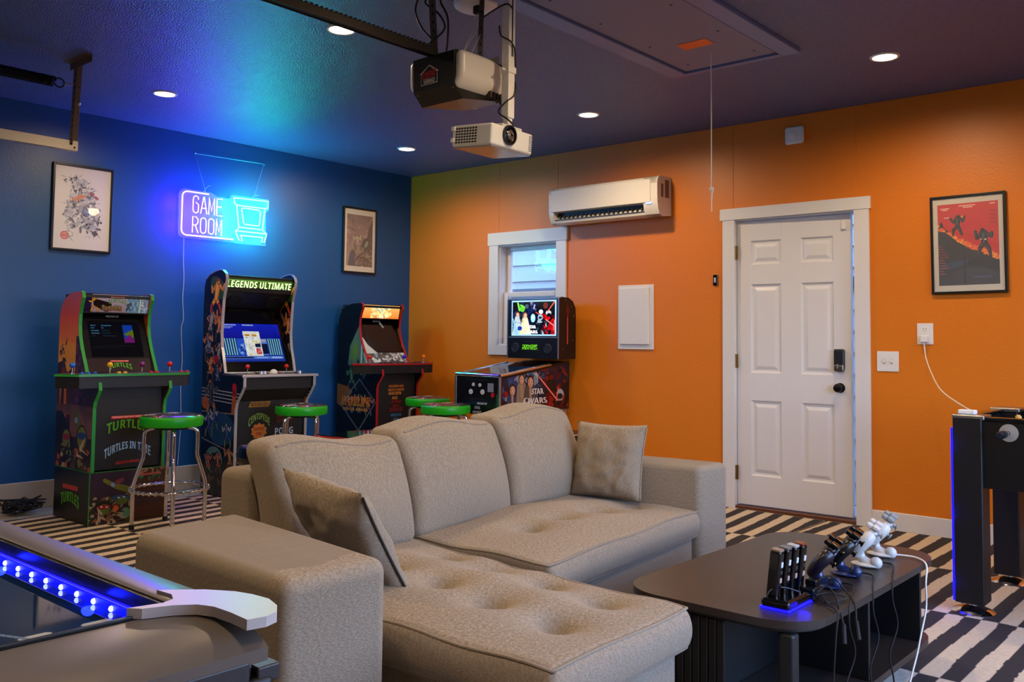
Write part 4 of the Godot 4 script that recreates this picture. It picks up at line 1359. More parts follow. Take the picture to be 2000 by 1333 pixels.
func menu_screen() -> Texture2D:  # a game menu: white card in the middle, rows of slim spines either side
	var p := Pic.new(512, 300, Color(0.02, 0.08, 0.5), 65)
	p.vgrad(0, 150, Color(0.05, 0.12, 0.72), Color(0.02, 0.05, 0.5))
	p.vgrad(150, 300, Color(0.03, 0.08, 0.5), Color(0.08, 0.2, 0.6))
	p.strokes(20, Rect2(0, 160, 512, 80), [Color(0.1, 0.28, 0.75), Color(0.03, 0.1, 0.45)], 4, 60)
	for s in [0, 1]:
		for i in 6:
			var x := 14 + i * 20 if s == 0 else 392 + i * 19
			p.rect(x, 116, 13, 134, Color(0.06, 0.42, 0.5))
			p.rect(x + 4, 118, 4, 130, Color(0.75, 0.9, 0.85))
	p.rect(132, 118, 70, 132, Color(0.12, 0.3, 0.75))
	p.splash(18, Rect2(134, 160, 66, 84), [Color(0.3, 0.5, 0.85), Color(0.05, 0.15, 0.4), Color(0.5, 0.65, 0.9)], 6, 18)
	p.rect(330, 118, 56, 132, Color(0.3, 0.45, 0.8))
	p.rect(334, 160, 50, 80, Color(0.02, 0.06, 0.2))
	p.rect(336, 124, 40, 22, Color(0.6, 0.62, 0.66))
	p.rect(196, 60, 138, 196, Color(0.86, 0.87, 0.84))
	p.splash(40, Rect2(200, 64, 130, 186), [Color(0.7, 0.75, 0.78), Color(0.85, 0.7, 0.4), Color(0.5, 0.65, 0.7), Color(0.9, 0.88, 0.6), Color(0.95, 0.95, 0.95)], 5, 16)
	p.el(230, 90, 22, 9, Color(0.75, 0.5, 0.12))
	p.el(288, 92, 22, 9, Color(0.75, 0.55, 0.15))
	p.rect(280, 158, 46, 28, Color(0.05, 0.1, 0.25))
	p.rect(282, 196, 40, 46, Color(0.75, 0.2, 0.25))
	p.splash(10, Rect2(284, 196, 40, 40), [Color(0.9, 0.6, 0.6), Color(0.8, 0.1, 0.15)], 4, 10)
	for q in [[6, 6, 150, 9], [206, 6, 90, 9], [6, 24, 120, 5], [6, 34, 100, 3]]:
		var x: float = q[0]
		while x < q[0] + q[2] - 4:
			var w := p.g.randf_range(3.0, 7.0)
			p.rect(x, q[1], w, q[3], Color(0.75, 0.82, 0.95))
			x += w + 2
	p.rect(10, 258, 490, 22, Color(0.3, 0.45, 0.8))
	p.rect(16, 263, 230, 11, Color(0.04, 0.06, 0.2))
	p.rect(270, 263, 100, 11, Color(0.5, 0.6, 0.85))
	p.rect(400, 263, 90, 11, Color(0.6, 0.7, 0.9))
	return p.tex()

func arched(bow: float, half: float, slant := 0.0) -> Callable:
	return func(p: Vector3) -> Vector3:
		var u := p.x / half
		return V(p.x, p.y * (1.0 + 0.35 * u * u) - bow * u * u + slant * p.x, p.z)

func slab_quad(b: MB, a: Vector3, c: Vector3, z0: float, z1: float, th: float) -> void:  # a sloping board across the cabinet, from a (lower edge) to c (upper edge) in x, y
	var d := (c - a)
	var n := V(d.y, -d.x, 0).normalized() * th
	var p := [V(a.x, a.y, z0), V(a.x, a.y, z1), V(c.x, c.y, z1), V(c.x, c.y, z0)]
	b.quad(p[1], p[0], p[3], p[2])
	b.quad(p[0] - n, p[1] - n, p[2] - n, p[3] - n)
	b.quad(p[0] - n, p[0], p[1], p[1] - n)
	b.quad(p[3], p[3] - n, p[2] - n, p[2])
	b.quad(p[0], p[0] - n, p[3] - n, p[3])
	b.quad(p[1] - n, p[1], p[2], p[2] - n)

func on_slope(a: Vector3, c: Vector3, k: float, z: float, lift := 0.001) -> Transform3D:  # a frame on such a board: x towards -z, y up the slope
	var y := (c - a).normalized()
	var n := V(y.y, -y.x, 0)
	return Transform3D(Basis(V(0, 0, -1), y, n), a.lerp(c, k) + V(0, 0, z) + n * lift)

func small_cabinet(o: Node3D, dy: float, side: Material, trim: Material, marquee: Material, screen: Material, bezel: Material) -> void:  # local: x from the back, z = 0 in the middle, body 0.455 wide
	var pr := PackedVector2Array()
	for q in [[0.0, 0.325], [0.0, 1.24], [0.006, 1.305], [0.022, 1.35], [0.056, 1.39], [0.11, 1.42], [0.18, 1.439], [0.29, 1.441], [0.314, 1.434], [0.322, 1.402], [0.298, 1.351], [0.284, 1.3], [0.28, 1.223], [0.294, 1.147], [0.322, 1.081], [0.366, 1.0], [0.41, 0.922], [0.586, 0.872], [0.592, 0.83], [0.561, 0.788], [0.533, 0.757], [0.521, 0.715], [0.521, 0.325]]:
		pr.append(Vector2(q[0], q[1] + dy))
	for s in [-1, 1]:
		part("side_panel", mb().prism(pr, s * 0.2275 - 0.009, s * 0.2275 + 0.009, 20), side, o)
		var front := PackedVector2Array()
		for i in range(pr.size() - 1, 6, -1):
			front.append(pr[i])
		part("edge_trim", mb().ribbon(front, s * 0.2275 - 0.0105, s * 0.2275 + 0.0105, 0.004), trim, o)
	var core := mb()
	core.box(V(0.01, 0.33 + dy, -0.218), V(0.03, 1.40 + dy, 0.218))
	core.box(V(0.03, 1.405 + dy, -0.218), V(0.3, 1.43 + dy, 0.218))
	part("back_panel", core, black, o)
	part("front_panel", mb().box(V(0.49, 0.33 + dy, -0.218), V(0.505, 0.86 + dy, 0.218)), M(Color(0.022, 0.022, 0.025), 0.6), o)
	# marquee
	var ma := V(0.275, 1.312 + dy, 0)
	var mc := V(0.3, 1.432 + dy, 0)
	var mq := mb()
	slab_quad(mq, ma, mc, -0.217, 0.217, 0.012)
	part("marquee_box", mq, black, o)
	var mf := mb()
	mf.X = on_slope(ma, mc, 0.5, 0, 0.0015)
	mf.quad(V(-0.214, -0.058, 0), V(0.214, -0.058, 0), V(0.214, 0.058, 0), V(-0.214, 0.058, 0))
	part("marquee", mf, marquee, o)
	# sloping bezel with the screen
	var a := V(0.385, 0.925 + dy, 0)
	var c := V(0.215, 1.318 + dy, 0)
	var bz := mb()
	slab_quad(bz, a, c, -0.217, 0.217, 0.01)
	bz.box(V(0.21, 1.305 + dy, -0.217), V(0.29, 1.312 + dy, 0.217))
	part("bezel", bz, bezel, o)
	var sc := mb()
	sc.X = on_slope(a, c, 0.55, 0, 0.0015)
	sc.quad(V(-0.17, -0.125, 0), V(0.17, -0.125, 0), V(0.17, 0.125, 0), V(-0.17, 0.125, 0))
	part("screen", sc, screen, o)
	var lb := mb()
	lb.X = on_slope(a, c, 0.925, 0.0, 0.0015)
	lb.text("ARCADE1UP", 0.085, 0.012, 0.0008, BOLD)
	part("lettering", lb, M(Color(0.75, 0.73, 0.72), 0.5), o)
	# control deck
	var dk := PackedVector2Array([Vector2(-0.355, 0.33), Vector2(-0.445, 0.45), Vector2(-0.43, 0.47), Vector2(-0.36, 0.585), Vector2(-0.33, 0.595), Vector2(0.33, 0.595), Vector2(0.36, 0.585), Vector2(0.43, 0.47), Vector2(0.445, 0.45), Vector2(0.355, 0.33)])
	var flat := PackedVector2Array()
	for q in dk:
		flat.append(Vector2(q.y, q.x))
	var lay := Transform3D(Basis(V(1, 0, 0), V(0, 0, 1), V(0, -1, 0)), V(0, 0, 0))
	var db := mb()
	db.X = lay
	var inner := PackedVector2Array()
	for q in flat:
		inner.append(Vector2(minf(q.x, 0.583), q.y * 0.98))
	db.prism(inner, -(0.915 + dy), -(0.842 + dy))
	part("control_box", db, M(Color(0.03, 0.032, 0.045), 0.5), o)
	var dt := mb()
	dt.X = lay
	dt.prism(flat, -(0.927 + dy), -(0.913 + dy))
	part("deck_edge", dt, trim, o)

func deck_top(o: Node3D, dy: float, m: Material) -> void:
	var flat := PackedVector2Array([Vector2(0.335, -0.35), Vector2(0.45, -0.438), Vector2(0.58, -0.354), Vector2(0.588, -0.33), Vector2(0.588, 0.33), Vector2(0.58, 0.354), Vector2(0.45, 0.438), Vector2(0.335, 0.35)])
	var t := mb()
	t.X = Transform3D(Basis(V(1, 0, 0), V(0, 0, 1), V(0, -1, 0)), V(0, 0, 0))
	t.prism(flat, -(0.929 + dy), -(0.926 + dy))
	part("deck_top", t, m, o)

func build_arcades() -> void:
	build_street_cabinet()
	build_tall_cabinet()
	build_axe_cabinet()

func letters(o: Node3D, s: String, xf: Transform3D, w: float, h: float, c: Color, f: Font = null, warp = null, glow_e := 0.0) -> void:
	var b := mb()
	b.X = xf
	b.text(s, w, h, 0.0012, f if f else BOLD, warp)
	part("lettering", b, glow(c, glow_e) if glow_e > 0 else M(c, 0.5), o)

func build_street_cabinet() -> void:
	var o := thing("arcade_cabinet", "arcade cabinet with bright green edges and a street scene side, left of the first stool", "arcade cabinet", V(0.36, 0, 3.172))
	var green := M(Color(0.12, 0.55, 0.2), 0.4)
	small_cabinet(o, 0.0, printed(street_art(), 0.35), green, lit(marquee_art(), 0.55), lit(game_screen(), 0.8), M(Color(0.035, 0.03, 0.05), 0.25))
	deck_top(o, 0.0, printed(splash_art(66, Color(0.2, 0.12, 0.2), [Color(0.4, 0.3, 0.5), Color(0.5, 0.2, 0.2), Color(0.2, 0.35, 0.3)], 128, 256, 4, 30.0), 0.35))
	# printed band under the screen
	var a := V(0.385, 0.925, 0)
	var c := V(0.215, 1.318, 0)
	var bd := mb()
	bd.X = on_slope(a, c, 0.125, 0, 0.0012)
	bd.quad(V(-0.216, -0.045, 0), V(0.216, -0.045, 0), V(0.216, 0.045, 0), V(-0.216, 0.045, 0))
	part("bezel_band", bd, M(Color(0.13, 0.05, 0.09), 0.3), o)
	var logo := func(xf: Transform3D, w: float) -> void:
		var bar := mb()
		bar.X = xf * Transform3D(Basis.IDENTITY, V(0, w * 0.16, 0))
		bar.box(V(-w * 0.4, -w * 0.035, 0), V(w * 0.4, w * 0.035, 0.001), 0.0003)
		part("logo_bar", bar, M(Color(0.75, 0.13, 0.12), 0.5), o)
		letters(o, "TEENAGE MUTANT NINJA", xf * Transform3D(Basis.IDENTITY, V(0, w * 0.16, 0.0012)), w * 0.74, w * 0.045, Color(0.92, 0.75, 0.72))
		letters(o, "TURTLES", xf, w, w * 0.2, Color(0.3, 0.62, 0.1), BOLD, arched(w * 0.12, w * 0.5))
	logo.call(on_slope(a, c, 0.13, 0.0, 0.003), 0.15)
	logo.call(facing_x(V(0.5065, 0.61, 0.01)), 0.26)
	letters(o, "TURTLES IN TIME", facing_x(V(0.5065, 0.475, 0.0)), 0.30, 0.045, Color(0.55, 0.7, 0.85), BOLD, arched(0.05, 0.15))
	letters(o, "nickelodeon", facing_x(V(0.5065, 0.372, 0.0)), 0.15, 0.018, Color(0.75, 0.1, 0.08), BOLD, arched(0.0, 0.07, 0.05))
	logo.call(on_slope(V(0.275, 1.312, 0), V(0.3, 1.432, 0), 0.68, 0.0, 0.003), 0.12)
	# riser
	var r := part("riser", mb().box(V(0.016, 0.0, -0.263), V(0.52, 0.322, 0.239), 0.002), M(Color(0.012, 0.013, 0.014), 0.35), o)
	var rf := mb()
	rf.X = facing_x(V(0.5212, 0.161, -0.012))
	rf.quad(V(-0.25, -0.16, 0), V(0.25, -0.16, 0), V(0.25, 0.16, 0), V(-0.25, 0.16, 0))
	part("riser_print", rf, printed(riser_art(), 0.35), r)
	part("riser_trim", mb().box(V(0.516, 0, 0.2375), V(0.5225, 0.323, 0.2415), 0.0006).box(V(0.016, 0.32, 0.2375), V(0.52, 0.3235, 0.2405), 0.0006).box(V(0.514, 0.32, -0.263), V(0.5225, 0.3235, 0.24), 0.0006), green, r)
	var sx := Transform3D(Basis.IDENTITY, V(0.255, 0.17, 0.24))
	var bar2 := mb()
	bar2.X = sx
	bar2.box(V(-0.105, 0.025, 0), V(0.11, 0.053, 0.001), 0.0003)
	part("logo_bar", bar2, M(Color(0.7, 0.2, 0.18), 0.5), r)
	letters(r, "TURTLES", sx * Transform3D(Basis.IDENTITY, V(0, -0.02, 0)), 0.26, 0.06, Color(0.3, 0.62, 0.1), BOLD, arched(0.03, 0.13))
	# joysticks and buttons
	for q in [[3.536, Color(0.05, 0.35, 0.75)], [3.307, Color(0.85, 0.65, 0.05)], [3.098, Color(0.4, 0.05, 0.35)], [2.91, Color(0.75, 0.05, 0.06)]]:
		joystick(o, V(0.51, 0.929, q[0] - 3.172), q[1])
	for q in [[3.49, Color(0.05, 0.35, 0.75)], [3.45, Color(0.05, 0.35, 0.75)], [3.41, Color(0.05, 0.35, 0.75)], [3.26, Color(0.85, 0.65, 0.05)], [3.22, Color(0.85, 0.65, 0.05)], [3.05, Color(0.75, 0.08, 0.12)], [3.01, Color(0.75, 0.08, 0.12)], [2.84, Color(0.75, 0.08, 0.12)], [2.8, Color(0.75, 0.08, 0.12)]]:
		push_button(o, V(0.535, 0.929, q[0] - 3.172), q[1])

func build_axe_cabinet() -> void:
	var o := thing("arcade_cabinet", "black arcade cabinet with red edges in the corner between blue and orange walls", "arcade cabinet", V(0.08, 0, 0.672))
	var red := M(Color(0.62, 0.06, 0.09), 0.35)
	var p := Pic.new(256, 512, Color(0.018, 0.018, 0.022), 71)
	# a pale axe-like emblem, a green giant, a lozenge of fighters
	p.poly([Vector2(150, 60), Vector2(120, 90), Vector2(70, 170), Vector2(60, 240), Vector2(90, 270), Vector2(120, 220), Vector2(150, 300), Vector2(190, 250), Vector2(210, 170), Vector2(180, 90)], Color(0.36, 0.4, 0.3))
	p.poly([Vector2(150, 80), Vector2(128, 110), Vector2(136, 190), Vector2(158, 190), Vector2(176, 120)], Color(0.08, 0.12, 0.14))
	p.cap(140, 110, 136, 280, 5, 3, Color(0.7, 0.72, 0.66))
	p.poly([Vector2(100, 140), Vector2(66, 220), Vector2(96, 230), Vector2(124, 190)], Color(0.4, 0.46, 0.18))
	p.poly([Vector2(180, 150), Vector2(150, 200), Vector2(170, 270), Vector2(200, 210)], Color(0.62, 0.66, 0.6))
	p.fighter(84, 300, 50, Color(0.24, 0.36, 0.14), Color(0.18, 0.28, 0.12), Color(0.1, 0.14, 0.1))
	p.poly([Vector2(0, 320), Vector2(60, 330), Vector2(90, 350), Vector2(30, 415), Vector2(0, 400)], Color(0.52, 0.27, 0.05))
	for k in 4:
		var q: Array = [[130, 300, 220, 385], [220, 385, 128, 500], [128, 500, 20, 400], [20, 400, 130, 300]][k]
		p.cap(q[0], q[1], q[2], q[3], 3, 3, Color(0.32, 0.33, 0.36))
	for q in [[70, 400], [110, 396], [150, 398], [182, 404]]:
		p.fighter(q[0], q[1], 36, Color(0.6, 0.4, 0.32), Color(0.42, 0.14, 0.1), Color(0.3, 0.28, 0.3))
	var side := printed(p.tex(), 0.3)
	var mq := Pic.new(384, 128, Color(1.0, 0.62, 0.28), 72)
	mq.vgrad(0, 128, Color(1.0, 0.72, 0.4), Color(1.0, 0.5, 0.2))
	mq.splash(60, Rect2(90, 10, 200, 110), [Color(1, 0.95, 0.7), Color(0.95, 0.9, 0.55), Color(0.75, 0.85, 0.75), Color(1.0, 0.85, 0.5)], 8, 24)
	mq.splash(16, Rect2(140, 0, 120, 60), [Color(0.45, 0.6, 0.55), Color(0.6, 0.7, 0.65)], 5, 12)
	small_cabinet(o, 0.03, side, red, lit(mq.tex(), 1.25), lit(Pic.new(8, 8, Color(0.02, 0.055, 0.085)).tex(), 0.7), M(Color(0.02, 0.02, 0.025), 0.2))
	deck_top(o, 0.03, printed(splash_art(73, Color(0.05, 0.05, 0.06), [Color(0.6, 0.6, 0.6), Color(0.3, 0.3, 0.32), Color(0.5, 0.1, 0.1)], 128, 256, 4, 30.0), 0.35))
	# pale comic print at the foot of the bezel
	var a := V(0.385, 0.955, 0)
	var c := V(0.215, 1.348, 0)
	var cp := splash_art(74, Color(0.72, 0.74, 0.74), [Color(0.85, 0.86, 0.86), Color(0.55, 0.56, 0.6), Color(0.6, 0.5, 0.5)], 256, 72, 3, 26.0)
	var bd := mb()
	bd.X = on_slope(a, c, 0.12, 0, 0.0012)
	bd.quad(V(-0.216, -0.045, 0), V(0.216, -0.045, 0), V(0.216, 0.045, 0), V(-0.216, 0.045, 0))
	part("bezel_band", bd, printed(cp, 0.35), o)
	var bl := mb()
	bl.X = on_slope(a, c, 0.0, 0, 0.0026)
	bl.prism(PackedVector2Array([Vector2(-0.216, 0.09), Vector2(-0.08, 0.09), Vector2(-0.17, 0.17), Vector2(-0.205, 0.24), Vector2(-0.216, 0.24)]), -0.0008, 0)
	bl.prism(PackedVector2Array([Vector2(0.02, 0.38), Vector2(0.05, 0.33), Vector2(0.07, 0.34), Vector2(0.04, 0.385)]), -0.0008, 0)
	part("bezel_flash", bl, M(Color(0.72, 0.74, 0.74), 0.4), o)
	var gold := Color(0.78, 0.42, 0.08)
	letters(o, "GOLDEN AXE", Transform3D(Basis.IDENTITY, V(0.25, 0.64, 0.2375)), 0.36, 0.055, gold)
	letters(o, "THE REVENGE OF\nDEATH ADDER", Transform3D(Basis.IDENTITY, V(0.25, 0.578, 0.2375)), 0.4, 0.065, Color(0.72, 0.45, 0.1))
	letters(o, "GOLDEN AXE\nDEATH ADDER", facing_x(V(0.5065, 0.745, 0.0)), 0.18, 0.05, gold)
	letters(o, "GOLDEN\nAXE", facing_x(V(0.5065, 0.68, 0.015)), 0.14, 0.065, Color(0.82, 0.5, 0.12))
	letters(o, "ALTERED\nBEAST", facing_x(V(0.5065, 0.61, 0.0)), 0.11, 0.055, Color(0.6, 0.06, 0.08))
	letters(o, "SHINOBI", facing_x(V(0.5065, 0.56, 0.0)), 0.15, 0.035, Color(0.5, 0.12, 0.2))
	letters(o, "WRESTLE\nWAR", facing_x(V(0.5065, 0.495, 0.0)), 0.12, 0.06, Color(0.2, 0.5, 0.72))
	part("riser", mb().box(V(0.01, 0.0, -0.228), V(0.515, 0.352, 0.228), 0.002), M(Color(0.012, 0.012, 0.014), 0.35), o)
	joystick(o, V(0.5, 0.959, 0.30), Color(0.8, 0.12, 0.03))
	joystick(o, V(0.47, 0.959, -0.12), Color(0.05, 0.1, 0.7))
	joystick(o, V(0.46, 0.959, -0.36), Color(0.85, 0.4, 0.08))
	for z in [0.2, 0.15, 0.1, 0.0, -0.05, -0.2, -0.25]:
		push_button(o, V(0.53, 0.959, z), Color(0.06, 0.06, 0.07))

func build_tall_cabinet() -> void:
	var o := thing("arcade_cabinet", "tall black arcade cabinet with silver edges and a blue game menu screen", "arcade cabinet", V(0.23, 0, 1.9925))
	var W := 0.3125
	var pr := PackedVector2Array()
	for q in [[0.03, 0.0], [0.01, 0.87], [0.0, 1.38], [0.005, 1.54], [0.025, 1.597], [0.08, 1.63], [0.15, 1.65], [0.213, 1.66], [0.25, 1.655], [0.285, 1.63], [0.296, 1.60], [0.29, 1.555], [0.261, 1.445], [0.25, 1.315], [0.245, 1.185], [0.256, 1.087], [0.285, 0.991], [0.308, 0.9], [0.56, 0.882], [0.56, 0.81], [0.524, 0.756], [0.474, 0.695], [0.459, 0.64], [0.458, 0.42], [0.46, 0.0]]:
		pr.append(Vector2(q[0], q[1]))
	var art := Pic.new(256, 768, Color(0.02, 0.025, 0.045), 81)
	art.splash(60, Rect2(0, 0, 256, 380), [Color(0.03, 0.05, 0.09), Color(0.05, 0.1, 0.14), Color(0.12, 0.06, 0.05)], 14, 40)
	art.el(85, 60, 50, 34, Color(0.16, 0.3, 0.06), 0.6)
	art.fighter(78, 95, 62, Color(0.8, 0.5, 0.1), Color(0.85, 0.55, 0.05), Color(0.62, 0.12, 0.05))
	for q in [[46, 190, 50, 0], [100, 200, 46, 1], [44, 265, 52, 2], [100, 290, 44, 0], [52, 340, 46, 1], [104, 365, 44, 2]]:
		art.fighter(q[0], q[1], q[2], Color(0.72, 0.42, 0.2), [Color(0.5, 0.5, 0.5), Color(0.75, 0.4, 0.08), Color(0.16, 0.26, 0.42)][q[3]], Color(0.12, 0.14, 0.2))
		art.strokes(10, Rect2(20, q[1] - 40, 110, 60), [Color(0.6, 0.6, 0.62), Color(0.1, 0.12, 0.16), Color(0.6, 0.32, 0.1)], 3, 30)
	art.el(88, 305, 14, 14, Color(0.62, 0.05, 0.05))
	# middle band: boxing ring with a tall fighter; below: a blue arena, a film-poster crowd
	art.rect(0, 380, 256, 100, Color(0.03, 0.05, 0.09))
	for y in [405, 416, 428, 440]:
		art.cap(0, y, 256, y + 14, 1.6, 1.6, Color(0.62, 0.64, 0.68))
	art.fighter(66, 440, 58, Color(0.1, 0.07, 0.06), Color(0.06, 0.05, 0.05), Color(0.6, 0.32, 0.04), Color(0.5, 0.5, 0.48))
	art.el(28, 455, 22, 22, Color(0.62, 0.34, 0.05))
	art.cap(206, 405, 200, 480, 11, 11, Color(0.6, 0.3, 0.05))
	art.el(204, 396, 13, 13, Color(0.62, 0.06, 0.06))
	art.el(204, 416, 12, 12, Color(0.5, 0.04, 0.05))
	art.rect(0, 484, 256, 4, Color(0.5, 0.45, 0.4))
	art.rect(0, 488, 256, 105, Color(0.05, 0.09, 0.16))
	art.el(130, 540, 80, 55, Color(0.12, 0.26, 0.4))
	for q in [[56, 530, 44], [90, 510, 36], [170, 560, 40]]:
		art.fighter(q[0], q[1], q[2], Color(0.6, 0.62, 0.66), Color(0.16, 0.24, 0.5), Color(0.3, 0.42, 0.2))
	art.cap(0, 575, 256, 625, 2, 2, Color(0.5, 0.5, 0.52))
	art.rect(0, 628, 256, 140, Color(0.035, 0.045, 0.04))
	art.el(90, 645, 52, 44, Color(0.34, 0.5, 0.5))
	art.el(98, 655, 40, 34, Color(0.08, 0.12, 0.1))
	for q in [[60, 660, 34, Color(0.7, 0.26, 0.06)], [118, 655, 36, Color(0.6, 0.25, 0.1)], [190, 640, 42, Color(0.6, 0.42, 0.1)]]:
		art.fighter(q[0], q[1], q[2], Color(0.66, 0.4, 0.26), q[3], Color(0.2, 0.12, 0.06))
	for q in [[70, 730, 38], [150, 740, 40], [200, 725, 40]]:
		art.fighter(q[0], q[1], q[2], Color(0.3, 0.2, 0.14), Color(0.22, 0.08, 0.07), Color(0.12, 0.11, 0.11))
	art.grain(0.05)
	var side := printed(art.tex(), 0.3)
	var silver := M(Color(0.72, 0.73, 0.76), 0.3, 0.6)
	for s in [-1, 1]:
		part("side_panel", mb().prism(pr, s * (W - 0.01) - 0.01, s * (W - 0.01) + 0.01, 20), side, o)
		var front := PackedVector2Array()
		for i in range(pr.size() - 1, 17, -1):
			front.append(pr[i])
		var up := PackedVector2Array()
		for i in range(17, 3, -1):
			up.append(pr[i])
		part("edge_trim", mb().ribbon(front, s * (W - 0.01) - 0.011, s * (W - 0.01) + 0.011, 0.005).ribbon(up, s * (W - 0.01) - 0.011, s * (W - 0.01) + 0.011, 0.005), silver, o)
	var IW := W - 0.02
	var navy := M(Color(0.022, 0.027, 0.045), 0.55)
	part("back_panel", mb().box(V(0.035, 0.02, -IW), V(0.05, 1.6, IW)).box(V(0.05, 1.6, -IW), V(0.27, 1.625, IW)), black, o)
	part("front_panel", mb().box(V(0.43, 0.02, -IW), V(0.445, 0.7, IW)), navy, o)
	# under-deck slope and the front of the control box
	var uc := mb()
	slab_quad(uc, V(0.445, 0.70, 0), V(0.535, 0.79, 0), -IW, IW, 0.012)
	uc.box(V(0.525, 0.785, -IW), V(0.545, 0.872, IW))
	part("control_box", uc, navy, o)
	# marquee, lit
	var ma := V(0.25, 1.515, 0)
	var mc := V(0.272, 1.608, 0)
	var mk := mb()
	slab_quad(mk, ma - V(0, 0.012, 0), mc + V(0.002, 0.014, 0), -IW, IW, 0.012)
	part("marquee_box", mk, black, o)
	var mq := mb()
	mq.X = on_slope(ma, mc, 0.5, 0, 0.0015)
	mq.quad(V(-IW + 0.004, -0.046, 0), V(IW - 0.004, -0.046, 0), V(IW - 0.004, 0.046, 0), V(-IW + 0.004, 0.046, 0))
	var mp := Pic.new(256, 40, Color(0.16, 0.24, 0.08), 82)
	mp.rect(0, 6, 256, 2, Color(0.55, 0.8, 0.35))
	mp.rect(0, 32, 256, 2, Color(0.55, 0.8, 0.35))
	mp.rect(0, 9, 256, 22, Color(0.22, 0.36, 0.1))
	part("marquee", mq, lit(mp.tex(), 1.0), o)
	letters(o, "LEGENDS ULTIMATE", on_slope(ma, mc, 0.5, 0.0, 0.003), 0.56, 0.05, Color(0.85, 1.0, 0.72), BOLD, null, 1.1)
	# speaker shelf
	var sp := mb()
	var sa := V(0.115, 1.385, 0)
	var sb := V(0.245, 1.5, 0)
	slab_quad(sp, sa, sb, -IW, IW, 0.012)
	part("speaker_panel", sp, M(Color(0.05, 0.05, 0.058), 0.4), o)
	for z in [-0.17, 0.17]:
		var rg := mb()
		var f := on_slope(sa, sb, 0.5, z, 0.001)
		rg.X = Transform3D(Basis(f.basis.x, f.basis.z, -f.basis.y), f.origin)
		rg.lathe([Vector2(0.0, 0.001), Vector2(0.05, 0.001), Vector2(0.05, 0.006), Vector2(0.058, 0.006), Vector2(0.06, 0.0)], 32)
		part("speaker", rg, M(Color(0.012, 0.012, 0.014), 0.6), o)
	# bezel and screen
	var a := V(0.31, 0.905, 0)
	var c := V(0.1, 1.395, 0)
	var bz := mb()
	slab_quad(bz, a, c, -IW, IW, 0.012)
	part("bezel", bz, gloss, o)
	var sc := mb()
	sc.X = on_slope(a, c, 0.445, 0.03, 0.002)
	sc.quad(V(-0.268, -0.155, 0), V(0.268, -0.155, 0), V(0.268, 0.155, 0), V(-0.268, 0.155, 0))
	part("screen", sc, lit(menu_screen(), 0.85), o)
	# control deck with its silver edge
	var dk := mb()
	dk.X = Transform3D(Basis(V(0, 0, 1), V(0, 1, 0), V(-1, 0, 0)), Vector3.ZERO)
	part("deck_top", mb().rbox(V(0.43, 0.888, -0.005), V(0.27, 0.012, 0.655), 0.004, 2), M(Color(0.2, 0.2, 0.23), 0.3), o)
	part("deck_edge", mb().rbox(V(0.566, 0.884, -0.005), V(0.008, 0.018, 0.66), 0.003, 2).rbox(V(0.31, 0.9, 0.0), V(0.008, 0.012, 0.6), 0.003, 1), silver, o)
	var strip := splash_art(83, Color(0.5, 0.5, 0.5), [Color(0.75, 0.75, 0.72), Color(0.1, 0.1, 0.1), Color(0.5, 0.2, 0.25)], 64, 192, 3, 22.0)
	var st := mb()
	st.quad(V(0.42, 0.8945, 0.12), V(0.55, 0.8945, 0.12), V(0.55, 0.8945, -0.16), V(0.42, 0.8945, -0.16))
	part("deck_print", st, printed(strip, 0.4), o)
	for z in [0.165, -0.175]:
		joystick(o, V(0.38, 0.894, z), Color(0.72, 0.03, 0.04))
	part("trackball", mb().ball(V(0.44, 0.898, -0.02), 0.03, 20), M(Color(0.8, 0.8, 0.78), 0.2), o)
	for z in [0.1, 0.07, -0.24]:
		part("spinner_knob", mb().lathe([Vector2(0.016, 0.0), Vector2(0.015, 0.02), Vector2(0, 0.021)], 16), silver, o, V(0.46, 0.894, z))
	for q in [[0.36, 0.08], [0.36, 0.05], [0.39, 0.08], [0.39, 0.05], [0.36, -0.08], [0.39, -0.08], [0.36, -0.11], [0.39, -0.11]]:
		push_button(o, V(q[0], 0.894, q[1]), Color(0.55, 0.08, 0.12) if q[1] < 0 else Color(0.08, 0.08, 0.08), 0.011)
	# logos on the front
	var F := func(y: float, z: float) -> Transform3D: return facing_x(V(0.4465, y, z - 1.9925))
	var bar := func(y: float, z: float, w: float, h: float, cc: Color, sl: float) -> void:
		var b := mb()
		b.X = F.call(y, z)
		b.prism(PackedVector2Array([Vector2(-w / 2 - 0.01, -h / 2 - sl * w / 2), Vector2(w / 2 - 0.01, -h / 2 + sl * w / 2), Vector2(w / 2 + 0.01, h / 2 + sl * w / 2), Vector2(-w / 2 + 0.01, h / 2 - sl * w / 2)]), 0, 0.0008)
		part("logo_bar", b, M(cc, 0.5), o)
	bar.call(0.672, 2.09, 0.17, 0.04, Color(0.55, 0.38, 0.1), 0.0)
	letters(o, "ASTEROIDS", F.call(0.672, 2.09) * Transform3D(Basis.IDENTITY, V(0, 0, 0.001)), 0.15, 0.028, Color(0.12, 0.08, 0.02))
	letters(o, "CENTIPEDE", F.call(0.585, 2.09), 0.18, 0.045, Color(0.45, 0.62, 0.3), BOLD, arched(0.05, 0.09))
	var bs := mb()
	bs.X = F.call(0.475, 2.09)
	var star := PackedVector2Array()
	for i in 20:
		star.append(Vector2.from_angle(TAU * i / 20) * Vector2(1.15, 1.0) * (0.062 if i % 2 else 0.05))
	bs.prism(star, 0, 0.0008)
	part("logo_burst", bs, M(Color(0.72, 0.42, 0.12), 0.5), o)
	letters(o, "BURGER\nTIME", F.call(0.475, 2.09) * Transform3D(Basis.IDENTITY, V(0, 0, 0.001)), 0.085, 0.06, Color(0.5, 0.03, 0.06))
	bar.call(0.392, 2.09, 0.16, 0.026, Color(0.36, 0.52, 0.32), 0.0)
